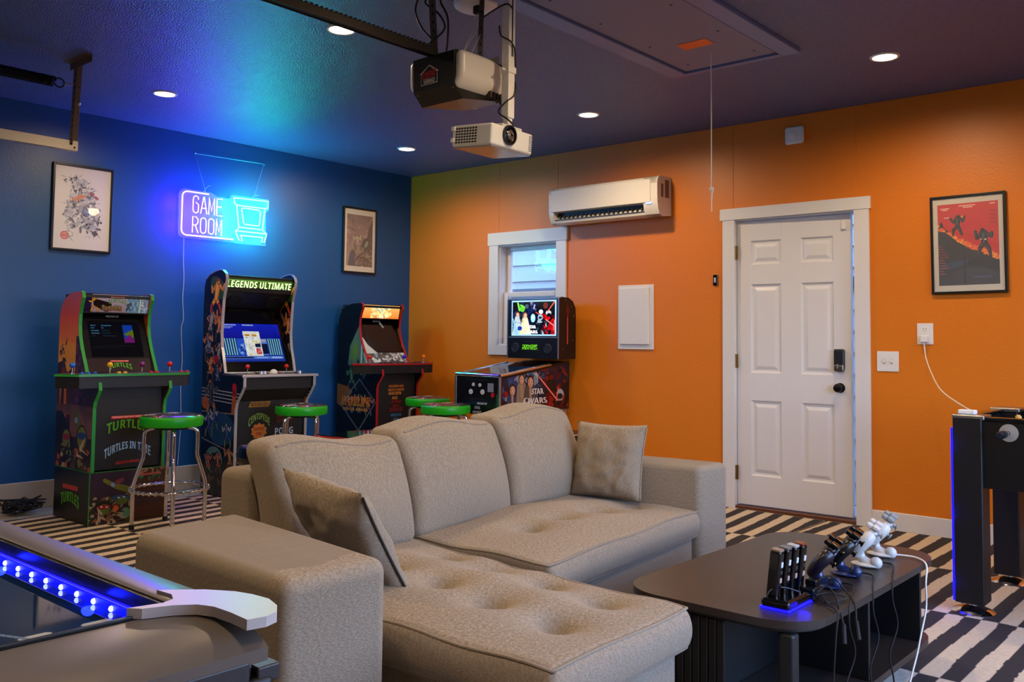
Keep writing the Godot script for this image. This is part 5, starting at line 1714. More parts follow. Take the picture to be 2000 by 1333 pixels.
	letters(o, "MISSILE COMMAND", F.call(0.392, 2.09) * Transform3D(Basis.IDENTITY, V(0, 0, 0.001)), 0.14, 0.014, Color(0.1, 0.18, 0.1))
	letters(o, "CRYSTAL", F.call(0.335, 2.095), 0.11, 0.03, Color(0.6, 0.62, 0.78), SERIF, arched(0.008, 0.055))
	letters(o, "CASTLES", F.call(0.297, 2.09), 0.13, 0.036, Color(0.6, 0.62, 0.78), SERIF)
	letters(o, "TEMPEST", F.call(0.222, 2.09), 0.145, 0.055, Color(0.1, 0.4, 0.72), BOLD, arched(-0.008, 0.07))
	letters(o, "WOLF", F.call(0.545, 1.875), 0.13, 0.034, Color(0.36, 0.08, 0.13))
	letters(o, "SUPER", F.call(0.585, 1.875), 0.12, 0.03, Color(0.5, 0.06, 0.08))
	letters(o, "PONG", F.call(0.465, 1.872), 0.16, 0.05, Color(0.66, 0.76, 0.85), BOLD)
	var ar := mb()
	ar.X = F.call(0.375, 1.875)
	ar.prism(PackedVector2Array([Vector2(-0.09, -0.03), Vector2(0.09, -0.03), Vector2(0.075, 0.005), Vector2(0.04, 0.025), Vector2(-0.04, 0.025), Vector2(-0.075, 0.005)]), 0, 0.0008)
	part("logo_arch", ar, M(Color(0.42, 0.2, 0.07), 0.5), o)

func space_art(W: int, L: int, s: int, bright: float) -> Texture2D:  # space adventure print with made-up people, a red beam, dark troopers to the right
	var p := Pic.new(W, L, Color(0.02, 0.03, 0.07), s)
	var k := W / 400.0
	p.vgrad(0, L, Color(0.05, 0.12, 0.26) * bright, Color(0.03, 0.03, 0.06) * bright)
	p.splash(40, Rect2(0, 0, W * 0.5, L), [Color(0.16, 0.3, 0.45), Color(0.1, 0.2, 0.4), Color(0.45, 0.5, 0.55)], 10 * k, 36 * k)
	p.splash(40, Rect2(W * 0.6, 0, W * 0.4, L), [Color(0.3, 0.02, 0.03), Color(0.06, 0.05, 0.07), Color(0.5, 0.03, 0.04), Color(0.1, 0.1, 0.13)], 10 * k, 34 * k)
	return p.tex() if s == 0 else _space_people(p, k, bright)

func _space_people(p: Pic, k: float, b: float) -> Texture2D:
	var W := p.w
	var L := p.h
	var skin := Color(0.72, 0.5, 0.38)
	for q in [[0.14, 0.5, 0.2, Color(0.16, 0.2, 0.3)], [0.27, 0.28, 0.19, Color(0.5, 0.42, 0.34)], [0.40, 0.34, 0.22, Color(0.3, 0.26, 0.24)]]:
		var x: float = q[0] * W
		var y: float = q[1] * L
		var s: float = q[2] * L
		p.cap(x, y + s * 0.9, x, y + s * 3.0, s * 0.75, s * 0.9, Color(0.03, 0.03, 0.04))
		p.cap(x, y + s * 0.9, x, y + s * 3.0, s * 0.68, s * 0.85, q[3])
		p.cap(x, y + s * 0.6, x + s * 0.05, y + s * 2.0, s * 0.16, s * 0.12, Color(0.6, 0.5, 0.42))
		p.el(x, y, s * 0.46, s * 0.62, Color(0.1, 0.06, 0.05))
		p.el(x + s * 0.02, y + s * 0.1, s * 0.36, s * 0.5, skin)
		p.el(x + s * 0.12, y + s * 0.12, s * 0.2, s * 0.4, skin.lightened(0.15))
		for e in [-0.15, 0.15]:
			p.el(x + e * s, y + s * 0.06, s * 0.06, s * 0.035, Color(0.1, 0.07, 0.06))
		p.el(x, y + s * 0.36, s * 0.12, s * 0.03, Color(0.45, 0.24, 0.2))
	for q in [[0.72, 0.24, 0.18], [0.93, 0.34, 0.14], [0.86, 0.66, 0.22]]:
		var x: float = q[0] * W
		var y: float = q[1] * L
		var s: float = q[2] * L
		p.cap(x, y + s, x, y + s * 3, s * 0.8, s, Color(0.03, 0.03, 0.035))
		p.el(x, y, s * 0.55, s * 0.6, Color(0.62, 0.62, 0.64) if q[1] > 0.5 else Color(0.05, 0.05, 0.06))
		p.el(x, y + s * 0.15, s * 0.4, s * 0.3, Color(0.04, 0.04, 0.05) if q[1] > 0.5 else Color(0.4, 0.05, 0.05))
	p.splash(14, Rect2(W * 0.62, L * 0.6, W * 0.3, L * 0.4), [Color(0.55, 0.03, 0.04), Color(0.3, 0.02, 0.02)], 10 * k, 26 * k)
	p.cap(W * 0.38, -6, W * 0.82, L * 0.78, 5 * k, 4 * k, Color(0.75, 0.12, 0.12))
	p.cap(W * 0.38, -6, W * 0.82, L * 0.78, 2 * k, 2 * k, Color(0.95, 0.62, 0.58))
	p.cap(W * 0.8, L * 0.78, W * 0.83, L * 0.5, 3 * k, 2 * k, Color(0.9, 0.4, 0.36))
	p.el(W * 0.34, L * 0.78, 18 * k, 20 * k, Color(0.75, 0.72, 0.66))
	p.el(W * 0.35, L * 0.74, 9 * k, 8 * k, Color(0.2, 0.18, 0.18))
	p.el(W * 0.36, L * 0.95, 22 * k, 18 * k, Color(0.8, 0.55, 0.25))
	p.strokes(12, Rect2(W * 0.45, 0.1 * L, W * 0.15, 0.4 * L), [Color(0.6, 0.64, 0.66), Color(0.25, 0.34, 0.36), Color(0.1, 0.12, 0.14)], 4 * k, 36 * k)
	p.el(W * 0.12, L * 0.12, 10 * k, 12 * k, Color(0.55, 0.05, 0.06))
	p.grain(0.05)
	return p.tex()

func backglass_art() -> Texture2D:  # a lit night-sky scene with made-up figures in white, green and red
	var p := Pic.new(400, 290, Color(0.02, 0.03, 0.08), 91)
	p.splash(26, Rect2(0, 0, 260, 290), [Color(0.03, 0.06, 0.2), Color(0.05, 0.12, 0.3), Color(0.02, 0.03, 0.06)], 16, 50)
	p.splash(20, Rect2(290, 90, 110, 200), [Color(0.6, 0.02, 0.04), Color(0.8, 0.04, 0.06), Color(0.3, 0.01, 0.03)], 16, 44)
	p.cap(50, 8, 66, 74, 7, 8, Color(0.5, 0.95, 0.25))
	p.el(94, 60, 24, 30, Color(0.35, 0.75, 0.2))
	p.el(98, 40, 34, 10, Color(0.4, 0.8, 0.25), 0.5)
	p.el(136, 40, 20, 22, Color(0.1, 0.12, 0.18))
	p.el(136, 40, 17, 19, Color(0.4, 0.46, 0.55), 0.0, 0.6)
	for q in [[46, 110, 22, Color(0.7, 0.76, 0.8)], [120, 118, 25, Color(0.85, 0.82, 0.68)]]:
		var s: float = q[2]
		p.cap(q[0], q[1] + s * 1.6, q[0] + 4, 290, s * 1.1, s * 2.3, q[3])
		p.strokes(10, Rect2(q[0] - s, q[1] + s, s * 2.4, 130), [q[3].darkened(0.35), q[3].lightened(0.3)], 4, 60)
		p.el(q[0], q[1], s * 0.85, s * 1.05, Color(0.5, 0.28, 0.14))
		p.el(q[0] + 3, q[1] + 5, s * 0.62, s * 0.85, Color(0.85, 0.66, 0.52))
	p.el(70, 236, 22, 20, Color(0.05, 0.2, 0.6))
	p.cap(4, 150, 40, 284, 4, 16, Color(0.5, 0.75, 0.95))
	p.el(196, 145, 22, 38, Color(0.6, 0.85, 1.0))
	p.el(196, 138, 10, 16, Color(0.85, 0.95, 1.0))
	p.splash(12, Rect2(180, 10, 40, 70), [Color(0.1, 0.12, 0.45), Color(0.3, 0.3, 0.6), Color(0.7, 0.7, 0.8)], 6, 20)
	p.cap(222, 92, 250, 112, 4, 4, Color(1.0, 0.3, 0.3))
	p.el(270, 90, 20, 20, Color(0.85, 0.9, 0.95))
	p.el(264, 140, 24, 28, Color(0.55, 0.7, 0.8))
	p.el(264, 142, 16, 10, Color(0.08, 0.1, 0.14))
	p.splash(16, Rect2(240, 170, 80, 110), [Color(0.04, 0.06, 0.1), Color(0.2, 0.26, 0.32), Color(0.6, 0.68, 0.72)], 8, 24)
	p.el(312, 36, 22, 28, Color(0.42, 0.14, 0.12))
	p.el(340, 100, 26, 22, Color(0.75, 0.78, 0.8))
	p.el(344, 116, 18, 14, Color(0.06, 0.05, 0.06))
	p.cap(398, 0, 330, 90, 5, 4, Color(1.0, 0.35, 0.32))
	p.cap(318, 160, 392, 214, 5, 5, Color(1.0, 0.5, 0.46))
	p.cap(396, 170, 388, 250, 4, 4, Color(1.0, 0.4, 0.36))
	return p.tex()

func build_pinball() -> void:
	var o := thing("pinball_machine", "black pinball machine with a lit backglass under the window", "pinball machine", V(1.755, 0, 0))
	var hw := 0.225
	var blk := M(Color(0.015, 0.016, 0.02), 0.3)
	# cabinet with a sloping top
	var pr := PackedVector2Array([Vector2(-0.05, 0.618), Vector2(-0.9, 0.603), Vector2(-0.9, 0.895), Vector2(-0.3, 0.978), Vector2(-0.05, 1.0)])
	var b := mb()
	b.X = Transform3D(Basis(V(0, 0, -1), V(0, 1, 0), V(1, 0, 0)), Vector3.ZERO)
	b.prism(pr, -hw, hw, 5)
	part("cabinet", b, blk, o)
	var sp := mb()
	sp.X = Transform3D(Basis(V(0, 0, -1), V(0, 1, 0), V(1, 0, 0)), Vector3.ZERO)
	sp.prism(PackedVector2Array([Vector2(-0.06, 0.628), Vector2(-0.87, 0.612), Vector2(-0.87, 0.872), Vector2(-0.3, 0.95), Vector2(-0.1, 0.972), Vector2(-0.06, 0.95)]), hw, hw + 0.0015, 5)
	var side := space_art(400, 200, 92, 1.0)
	part("side_print", sp, printed(side, 0.3), o)
	letters(o, "STAR\nWARS", facing_x(V(hw + 0.002, 0.735, 0.46)), 0.16, 0.115, Color(0.82, 0.8, 0.76), BOLD, func(p: Vector3) -> Vector3: return V(p.x * (1.25 - p.y * 6.0), p.y, p.z))
	# chrome rails, lockbar, corner posts
	var rail := mb()
	for s in [-1, 1]:
		rail.tube([V(s * hw, 0.895, 0.9), V(s * hw, 0.978, 0.3)], 0.014, 6)
	rail.tube([V(-hw, 0.9, 0.895), V(hw, 0.9, 0.895)], 0.018, 8)
	part("chrome_rail", rail, chrome, o)
	var cp := mb()
	for s in [-1, 1]:
		cp.box(V(s * hw - 0.012, 0.603, 0.885), V(s * hw + 0.006, 0.89, 0.906), 0.003)
	cp.box(V(hw - 0.004, 0.606, 0.06), V(hw + 0.006, 0.618, 0.89), 0.002)
	part("corner_trim", cp, steel, o)
	# playfield glass: dark, mirror-like
	var pf := mb()
	pf.quad(V(-hw + 0.012, 0.905, 0.88), V(hw - 0.012, 0.905, 0.88), V(hw - 0.012, 0.984, 0.3), V(-hw + 0.012, 0.984, 0.3))
	part("playfield_glass", pf, M(Color(0.05, 0.035, 0.06), 0.05), o)
	# front door: buttons, print, lettering
	var bm := M(Color(0.75, 0.74, 0.7), 0.4)
	for q in [[-0.04, 0.826, 0.014], [0.026, 0.823, 0.014], [-0.066, 0.77, 0.02], [0.054, 0.772, 0.02]]:
		var fb := mb()
		fb.X = Transform3D(Basis(Vector3.RIGHT, PI / 2), V(q[0], q[1], 0.9))
		fb.lathe([Vector2(q[2], 0.0), Vector2(q[2] * 0.94, 0.006), Vector2(0, 0.008)], 20)
		part("front_button", fb, bm, o)
	part("front_badge", mb().box(V(0.105, 0.775, 0.9), V(0.165, 0.84, 0.9015), 0.0005), M(Color(0.5, 0.48, 0.52), 0.4), o)
	var rb := mb()
	rb.X = Transform3D(Basis(Vector3.RIGHT, PI / 2), V(0.158, 0.753, 0.9))
	rb.lathe([Vector2(0.018, 0.0), Vector2(0.017, 0.005), Vector2(0, 0.007)], 18)
	part("start_button", rb, M(Color(0.7, 0.04, 0.07), 0.3), o)
	letters(o, "ARCADE1UP", Transform3D(Basis.IDENTITY, V(0.05, 0.685, 0.9005)), 0.1, 0.016, Color(0.75, 0.73, 0.7))
	letters(o, "STAR\nWARS", Transform3D(Basis.IDENTITY, V(0.0, 0.635, 0.9005)), 0.075, 0.055, Color(0.6, 0.58, 0.56), BOLD, func(p: Vector3) -> Vector3: return V(p.x * (1.1 - p.y * 10.0), p.y, p.z))
	part("front_frame", mb().box(V(-0.085, 0.86, 0.9), V(0.1, 0.863, 0.901), 0.0004).box(V(-0.085, 0.715, 0.9), V(0.075, 0.717, 0.901), 0.0004), M(Color(0.14, 0.15, 0.17), 0.5), o)
	var fl := mb()
	for s in [-1, 1]:
		fl.X = Transform3D(Basis(Vector3.BACK, -PI / 2 * s), V(s * hw, 0.76, 0.84))
		fl.lathe([Vector2(0.024, 0.0), Vector2(0.022, 0.012), Vector2(0, 0.014)], 18)
	part("flipper_button", fl, M(Color(0.5, 0.04, 0.06), 0.3), o)
	var gp := mb()
	gp.X = Transform3D(Basis.IDENTITY, V(0, 0, 0))
	gp.box(V(hw - 0.03, 0.62, 0.9), V(hw - 0.014, 0.76, 0.9012), 0.0005)
	part("green_print", gp, M(Color(0.05, 0.3, 0.15), 0.4), o)
	# backbox
	var bw2 := 0.27
	var side_pr := PackedVector2Array([Vector2(-0.285, 1.02), Vector2(-0.285, 1.50), Vector2(-0.25, 1.515), Vector2(-0.16, 1.512), Vector2(-0.1, 1.485), Vector2(-0.065, 1.43), Vector2(-0.06, 1.36), Vector2(-0.06, 1.02)])
	var bb := mb()
	bb.X = Transform3D(Basis(V(0, 0, -1), V(0, 1, 0), V(1, 0, 0)), V(0.025, 0, 0))
	bb.prism(side_pr, -bw2, bw2, 30)
	var bo := part("backbox", bb, blk, o)
	var bx := V(0.025, 0, 0.2855)
	part("backbox_trim", mb().box(bx + V(-bw2, 1.02, -0.004), bx + V(-bw2 + 0.008, 1.5, 0.003), 0.001).box(bx + V(bw2 - 0.01, 1.02, -0.004), bx + V(bw2 + 0.002, 1.51, 0.003), 0.001).box(bx + V(-bw2 + 0.02, 1.185, -0.004), bx + V(bw2 - 0.012, 1.195, 0.006), 0.002).box(bx + V(-bw2 + 0.02, 1.497, -0.004), bx + V(bw2 - 0.01, 1.504, 0.004), 0.001), steel, bo)
	var ga := mb()
	ga.X = Transform3D(Basis.IDENTITY, bx + V(0.012, 1.347, 0.0025))
	ga.quad(V(-0.222, -0.132, 0), V(0.222, -0.132, 0), V(0.222, 0.132, 0), V(-0.222, 0.132, 0))
	part("backglass", ga, lit(backglass_art(), 1.5), bo)
	var gf := mb()
	gf.X = Transform3D(Basis.IDENTITY, bx + V(0.012, 1.347, 0.0))
	gf.rbox(V(0, 0, 0), V(0.468, 0.288, 0.004), 0.0018, 1)
	part("backglass_border", gf, glow(Color(0.62, 0.8, 0.9), 0.9), bo)
	letters(bo, "STAR\nWARS", Transform3D(Basis.IDENTITY, bx + V(0.0, 1.255, 0.0035)), 0.085, 0.066, Color(1, 1, 1), BOLD, func(p: Vector3) -> Vector3: return V(p.x * (1.15 - p.y * 8.0), p.y, p.z), 1.3)
	part("display", mb().box(bx + V(-0.115, 1.06, -0.002), bx + V(0.085, 1.155, 0.002), 0.0006), M(Color(0.02, 0.035, 0.025), 0.2), bo)
	var led := mb()
	var g := RandomNumberGenerator.new()
	g.seed = 5
	for i in 26:
		for j in 7:
			if g.randf() < 0.72 and i != 15:
				led.box(bx + V(-0.105 + i * 0.0062, 1.092 + j * 0.0058, 0.002), bx + V(-0.1005 + i * 0.0062, 1.0965 + j * 0.0058, 0.0028), 0.0002)
	part("display_dots", led, glow(Color(0.45, 0.85, 0.08), 0.9), bo)
	var rc := mb()
	for q in [[-0.18, 1.14], [0.16, 1.135]]:
		rc.X = Transform3D(Basis(Vector3.RIGHT, PI / 2), bx + V(q[0], q[1] - 0.035, 0))
		rc.lathe([Vector2(0.0, 0.001), Vector2(0.034, 0.001), Vector2(0.036, 0.004), Vector2(0.04, 0.0)], 28)
	part("speaker", rc, M(Color(0.03, 0.03, 0.035), 0.5), bo)
	# red sword print and studs on the side of the backbox
	var sw := mb()
	var sx := 0.025 + bw2 + 0.0004
	sw.box(V(sx, 1.14, 0.165), V(sx + 0.001, 1.36, 0.178), 0.0003)
	part("side_stripe", sw, M(Color(0.75, 0.22, 0.2), 0.4), bo)
	var em := mb()
	em.X = facing_x(V(sx, 1.405, -0.171))
	var ring := PackedVector2Array()
	for i in 24:
		var a := TAU * i / 24
		ring.append(Vector2(cos(a) * 0.026, sin(a) * 0.04))
	em.X = facing_x(V(sx, 1.405, 0.171))
	em.prism(PackedVector2Array([Vector2(0, 0.075), Vector2(0.012, 0.035), Vector2(0.03, 0.0), Vector2(0.014, -0.035), Vector2(0.008, -0.05), Vector2(-0.008, -0.05), Vector2(-0.014, -0.035), Vector2(-0.03, 0.0), Vector2(-0.012, 0.035)]), 0, 0.001)
	part("side_emblem", em, M(Color(0.3, 0.02, 0.03), 0.4), bo)
	var st := mb()
	for q in [[1.49, 0.2], [1.44, 0.12], [1.37, 0.09], [1.25, 0.09], [1.17, 0.1], [1.1, 0.23], [1.06, 0.1]]:
		st.ball(V(sx, q[0], q[1]), 0.004, 8)
	part("studs", st, steel, bo)
	for q in [[-hw + 0.02, 0.87], [hw - 0.02, 0.87], [-hw + 0.02, 0.09], [hw - 0.02, 0.09]]:
		part("leg", mb().rbox(V(q[0], 0.31, q[1]), V(0.035, 0.60, 0.035), 0.006, 2).lathe([Vector2(0.0, 0), Vector2(0, 0.001)], 3), chrome, o)

# ---------------------------------------------------------------- cocktail table behind the sofa
func build_cocktail() -> void:
	var o := thing("cocktail_arcade", "low cocktail arcade table with glass top and orange edge behind the sofa", "arcade table", V(2.95, 0, 2.47))
	var y := 0.68
	# glass top with wavy orange edge
	var ol := PackedVector2Array()
	for q in [[-0.23, 0.66], [-0.16, 0.68], [-0.05, 0.66], [0.06, 0.645], [0.2, 0.655], [0.4, 0.69], [0.47, 0.67], [0.48, 0.5], [0.43, 0.3], [0.43, -0.3], [0.48, -0.5], [0.46, -0.56], [0.3, -0.55], [0.1, -0.54], [-0.1, -0.55], [-0.2, -0.57], [-0.24, -0.5], [-0.21, -0.3], [-0.21, 0.3], [-0.245, 0.55]]:
		ol.append(Vector2(q[0], q[1]))
	var lay := Transform3D(Basis(V(1, 0, 0), V(0, 0, 1), V(0, -1, 0)), V(0, 0, 0))
	var orange := M(Color(0.75, 0.16, 0.03), 0.35)
	var e := mb()
	e.X = lay
	e.prism(ol, -y + 0.004, -y + 0.032, 40)
	part("edge_trim", e, orange, o)
	var g := mb()
	g.X = lay
	var inner := PackedVector2Array()
	for q in ol:
		inner.append(q * Vector2(0.985, 0.99) + Vector2(0.002, 0))
	g.prism(inner, -y, -y + 0.006, 40)
	part("glass_top", g, M(Color(0.03, 0.035, 0.05), 0.04), o)
	var red := M(Color(0.65, 0.05, 0.05), 0.4)
	part("side_trim", mb().box(V(0.03, 0.0, 0.63), V(0.042, y - 0.03, 0.642), 0.003).box(V(0.03, 0, -0.52), V(0.042, y - 0.03, -0.508), 0.003), red, o)
	part("body", mb().box(V(-0.1, 0.02, -0.52), V(0.36, y - 0.032, 0.64), 0.006), M(Color(0.02, 0.02, 0.024), 0.35), o)
	for s in [1, -1]:
		var dkn := "control_deck"
		var zc := 0.84 if s > 0 else -0.72
		part(dkn, mb().rbox(V(0.16, 0.612, zc), V(0.46, 0.05, 0.3), 0.02, 3), M(Color(0.035, 0.04, 0.06), 0.2), o)
		part("deck_edge", mb().rbox(V(0.16, 0.625, zc), V(0.466, 0.01, 0.306), 0.004, 2), chrome, o)
		part("deck_arm", mb().box(V(0.02, 0.3, zc - 0.16 * s - 0.1), V(0.3, 0.6, zc - 0.16 * s + 0.1), 0.01), gloss, o)
		joystick(o, V(0.1, 0.637, zc + 0.03), Color(0.6, 0.05, 0.05))
		for i in 3:
			push_button(o, V(0.2 + i * 0.05, 0.637, zc), Color(0.8, 0.8, 0.82), 0.013)
	var sp := thing("padded_seat", "round glossy black seat with violet shine behind the sofa's left cushion", "seat", V(2.43, 0, 3.17))
	part("cushion", mb().lathe([Vector2(0.0, 0.5), Vector2(0.16, 0.5), Vector2(0.18, 0.52), Vector2(0.185, 0.56), Vector2(0.17, 0.6), Vector2(0.12, 0.615), Vector2(0, 0.62)], 28), gloss, sp)
	part("base", mb().lathe([Vector2(0.17, 0.0), Vector2(0.17, 0.015), Vector2(0.03, 0.03), Vector2(0.026, 0.5), Vector2(0.0, 0.5)], 24), chrome, sp)

# ---------------------------------------------------------------- bar stools
func build_stools() -> void:
	var green := M(Color(0.07, 0.62, 0.06), 0.38)
	var spots := [
		[V(1.2275, 0, 3.08), 22.0, "chrome stool with green seat nearest the camera, before the street scene cabinet"],
		[V(1.023, 0, 1.97), 50.0, "chrome stool with green seat before the tall silver-edged cabinet"],
		[V(0.96, 0, 0.655), 15.0, "chrome stool with green seat before the red-edged cabinet in the corner"],
		[V(1.64, 0, 1.12), 0.0, "chrome stool with green seat before the pinball machine's front"],
	]
	var first: Node3D = null
	for i in spots.size():
		var o: Node3D
		if first == null:
			o = thing("bar_stool", spots[i][2], "stool", spots[i][0], 0, "green bar stools")
			first = o
			part("seat_band", mb().lathe([Vector2(0.0, 0.612), Vector2(0.168, 0.612), Vector2(0.18, 0.616), Vector2(0.185, 0.626), Vector2(0.186, 0.66), Vector2(0.183, 0.672), Vector2(0.176, 0.678)], 48), green, o)
			var tex := splash_art(101, Color(0.22, 0.2, 0.18), [Color(0.7, 0.62, 0.48), Color(0.55, 0.35, 0.6), Color(0.7, 0.25, 0.12), Color(0.25, 0.4, 0.6), Color(0.85, 0.82, 0.75)], 256, 256, 6, 54.0)
			var t := mb()
			t.lathe([Vector2(0.178, 0.677), Vector2(0.165, 0.684), Vector2(0.1, 0.69), Vector2(0, 0.692)], 48)
			part("seat_top", t, printed(tex, 0.18), o)
			part("seat_plate", mb().lathe([Vector2(0, 0.596), Vector2(0.1, 0.596), Vector2(0.1, 0.612), Vector2(0.0, 0.613)], 28), rubber, o)
			for k in 4:
				var a := PI / 4 + k * PI / 2
				var d := V(cos(a), 0, sin(a))
				var leg := curve([d * 0.05 + V(0, 0.604, 0), d * 0.11 + V(0, 0.602, 0), d * 0.148 + V(0, 0.585, 0), d * 0.155 + V(0, 0.54, 0), d * 0.155 + V(0, 0.44, 0), d * 0.165 + V(0, 0.4, 0), d * 0.2 + V(0, 0.29, 0), d * 0.208 + V(0, 0.24, 0), d * 0.208 + V(0, 0.02, 0)], 5)
				var l := part("leg", mb().tube(leg, 0.0125, 12), chrome, o)
				part("leg_tip", mb().lathe([Vector2(0.0, 0), Vector2(0.016, 0.0), Vector2(0.016, 0.026), Vector2(0.0125, 0.03)], 14), rubber, l, d * 0.208)
			var rg := []
			for k in 40:
				var a := TAU * k / 40
				rg.append(V(cos(a) * 0.222, 0.235, sin(a) * 0.222))
			var fr := part("foot_ring", mb().tube(rg, 0.009, 8, true), chrome, o)
			var bumps := mb()
			for k in 36:
				var a := TAU * k / 36
				bumps.rbox(V(cos(a) * 0.226, 0.235, sin(a) * 0.226), V(0.014, 0.026, 0.014), 0.005, 2)
			part("ring_ridges", bumps, chrome, fr)
		else:
			o = first.duplicate()
			o.name = "bar_stool_%03d" % i
			add_child(o, true)
			o.position = spots[i][0]
			o.set_meta("label", spots[i][2])
		o.rotation_degrees.y = spots[i][1]

# ---------------------------------------------------------------- the sofa
func bent(q: Array, lo: Vector3, hi: Vector3, extra = null) -> Callable:  # maps a box onto the ground quad [back far, front far, front near, back near]
	return func(p: Vector3) -> Vector3:
		var s := (p.x - lo.x) / (hi.x - lo.x)
		var t := (p.z - lo.z) / (hi.z - lo.z)
		var a: Vector2 = q[0].lerp(q[1], s)
		var b: Vector2 = q[3].lerp(q[2], s)
		var c := a.lerp(b, t)
		var o := V(c.x, p.y, c.y)
		return extra.call(o, s, t, (p.y - lo.y) / (hi.y - lo.y)) if extra != null else o

func quad_box(b: MB, q: Array, y0: float, y1: float, r: float, k := 3, n := 2, extra = null) -> MB:
	var L: float = ((q[1] - q[0]).length() + (q[2] - q[3]).length()) / 2
	var W: float = ((q[3] - q[0]).length() + (q[2] - q[1]).length()) / 2
	var lo := V(0, y0, 0)
	var hi := V(L, y1, W)
	return b.rbox((lo + hi) / 2, hi - lo, r, k, n, bent(q, lo, hi, extra))

func seat_pad(parent: Node3D, called: String, q: Array, y0: float, y1: float, dips: Array, front: bool, near: bool) -> void:
	var dip := func(o: Vector3, s: float, t: float, u: float) -> Vector3:
		var top := smoothstep(0.55, 1.0, u)
		var d := 0.0
		for c in dips:
			var e := Vector2(o.x - c.x, o.z - c.y).length()
			d += 0.046 * exp(-e * e / 0.0011) + 0.034 * exp(-e * e / 0.0075)
		var crown := 0.036 * sin(PI * clampf(s, 0, 1)) * sin(PI * clampf(t, 0, 1))
		var belly := 0.02 * sin(PI * clampf(u, 0, 1))
		var bx := (smoothstep(0.9, 1.0, s) if front else 0.0) * belly
		var bz := (smoothstep(0.9, 1.0, t) if near else 0.0) * belly
		var wav := 0.004 * sin(o.x * 17.0 + o.z * 9.0) * top
		return V(o.x + bx, o.y + top * (crown - d) + wav, o.z + bz)
	var b := mb()
	quad_box(b, q, y0, y1, 0.022, 3, 46, dip)
	var o := part(called, b, fab_h, parent)
	# piping along the visible edges, above and below
	var pipe := mb()
	for lev in [1.0, 0.0]:
		var yy := y1 - 0.006 if lev > 0 else y0 + 0.008
		var path := []
		for i in 61:
			var w := i / 20.0
			var s := clampf(w, 0, 1) if w < 1 else (1.0 if w < 2 else 3.0 - w)
			var t := 0.0 if w < 1 else (w - 1.0 if w < 2 else 1.0)
			var a: Vector2 = q[0].lerp(q[1], s).lerp(q[3].lerp(q[2], s), t)
			var p: Vector3 = dip.call(V(a.x, yy, a.y), s, t, 0.03 if lev < 1 else 0.97)
			var cc: Vector2 = (q[0] + q[1] + q[2] + q[3]) / 4.0
			var outw := (a - cc).normalized() * -0.006
			path.append(p + V(outw.x, 0, outw.y))
		pipe.tube(path, 0.0045, 6)
	part("piping", pipe, fab_v, o)

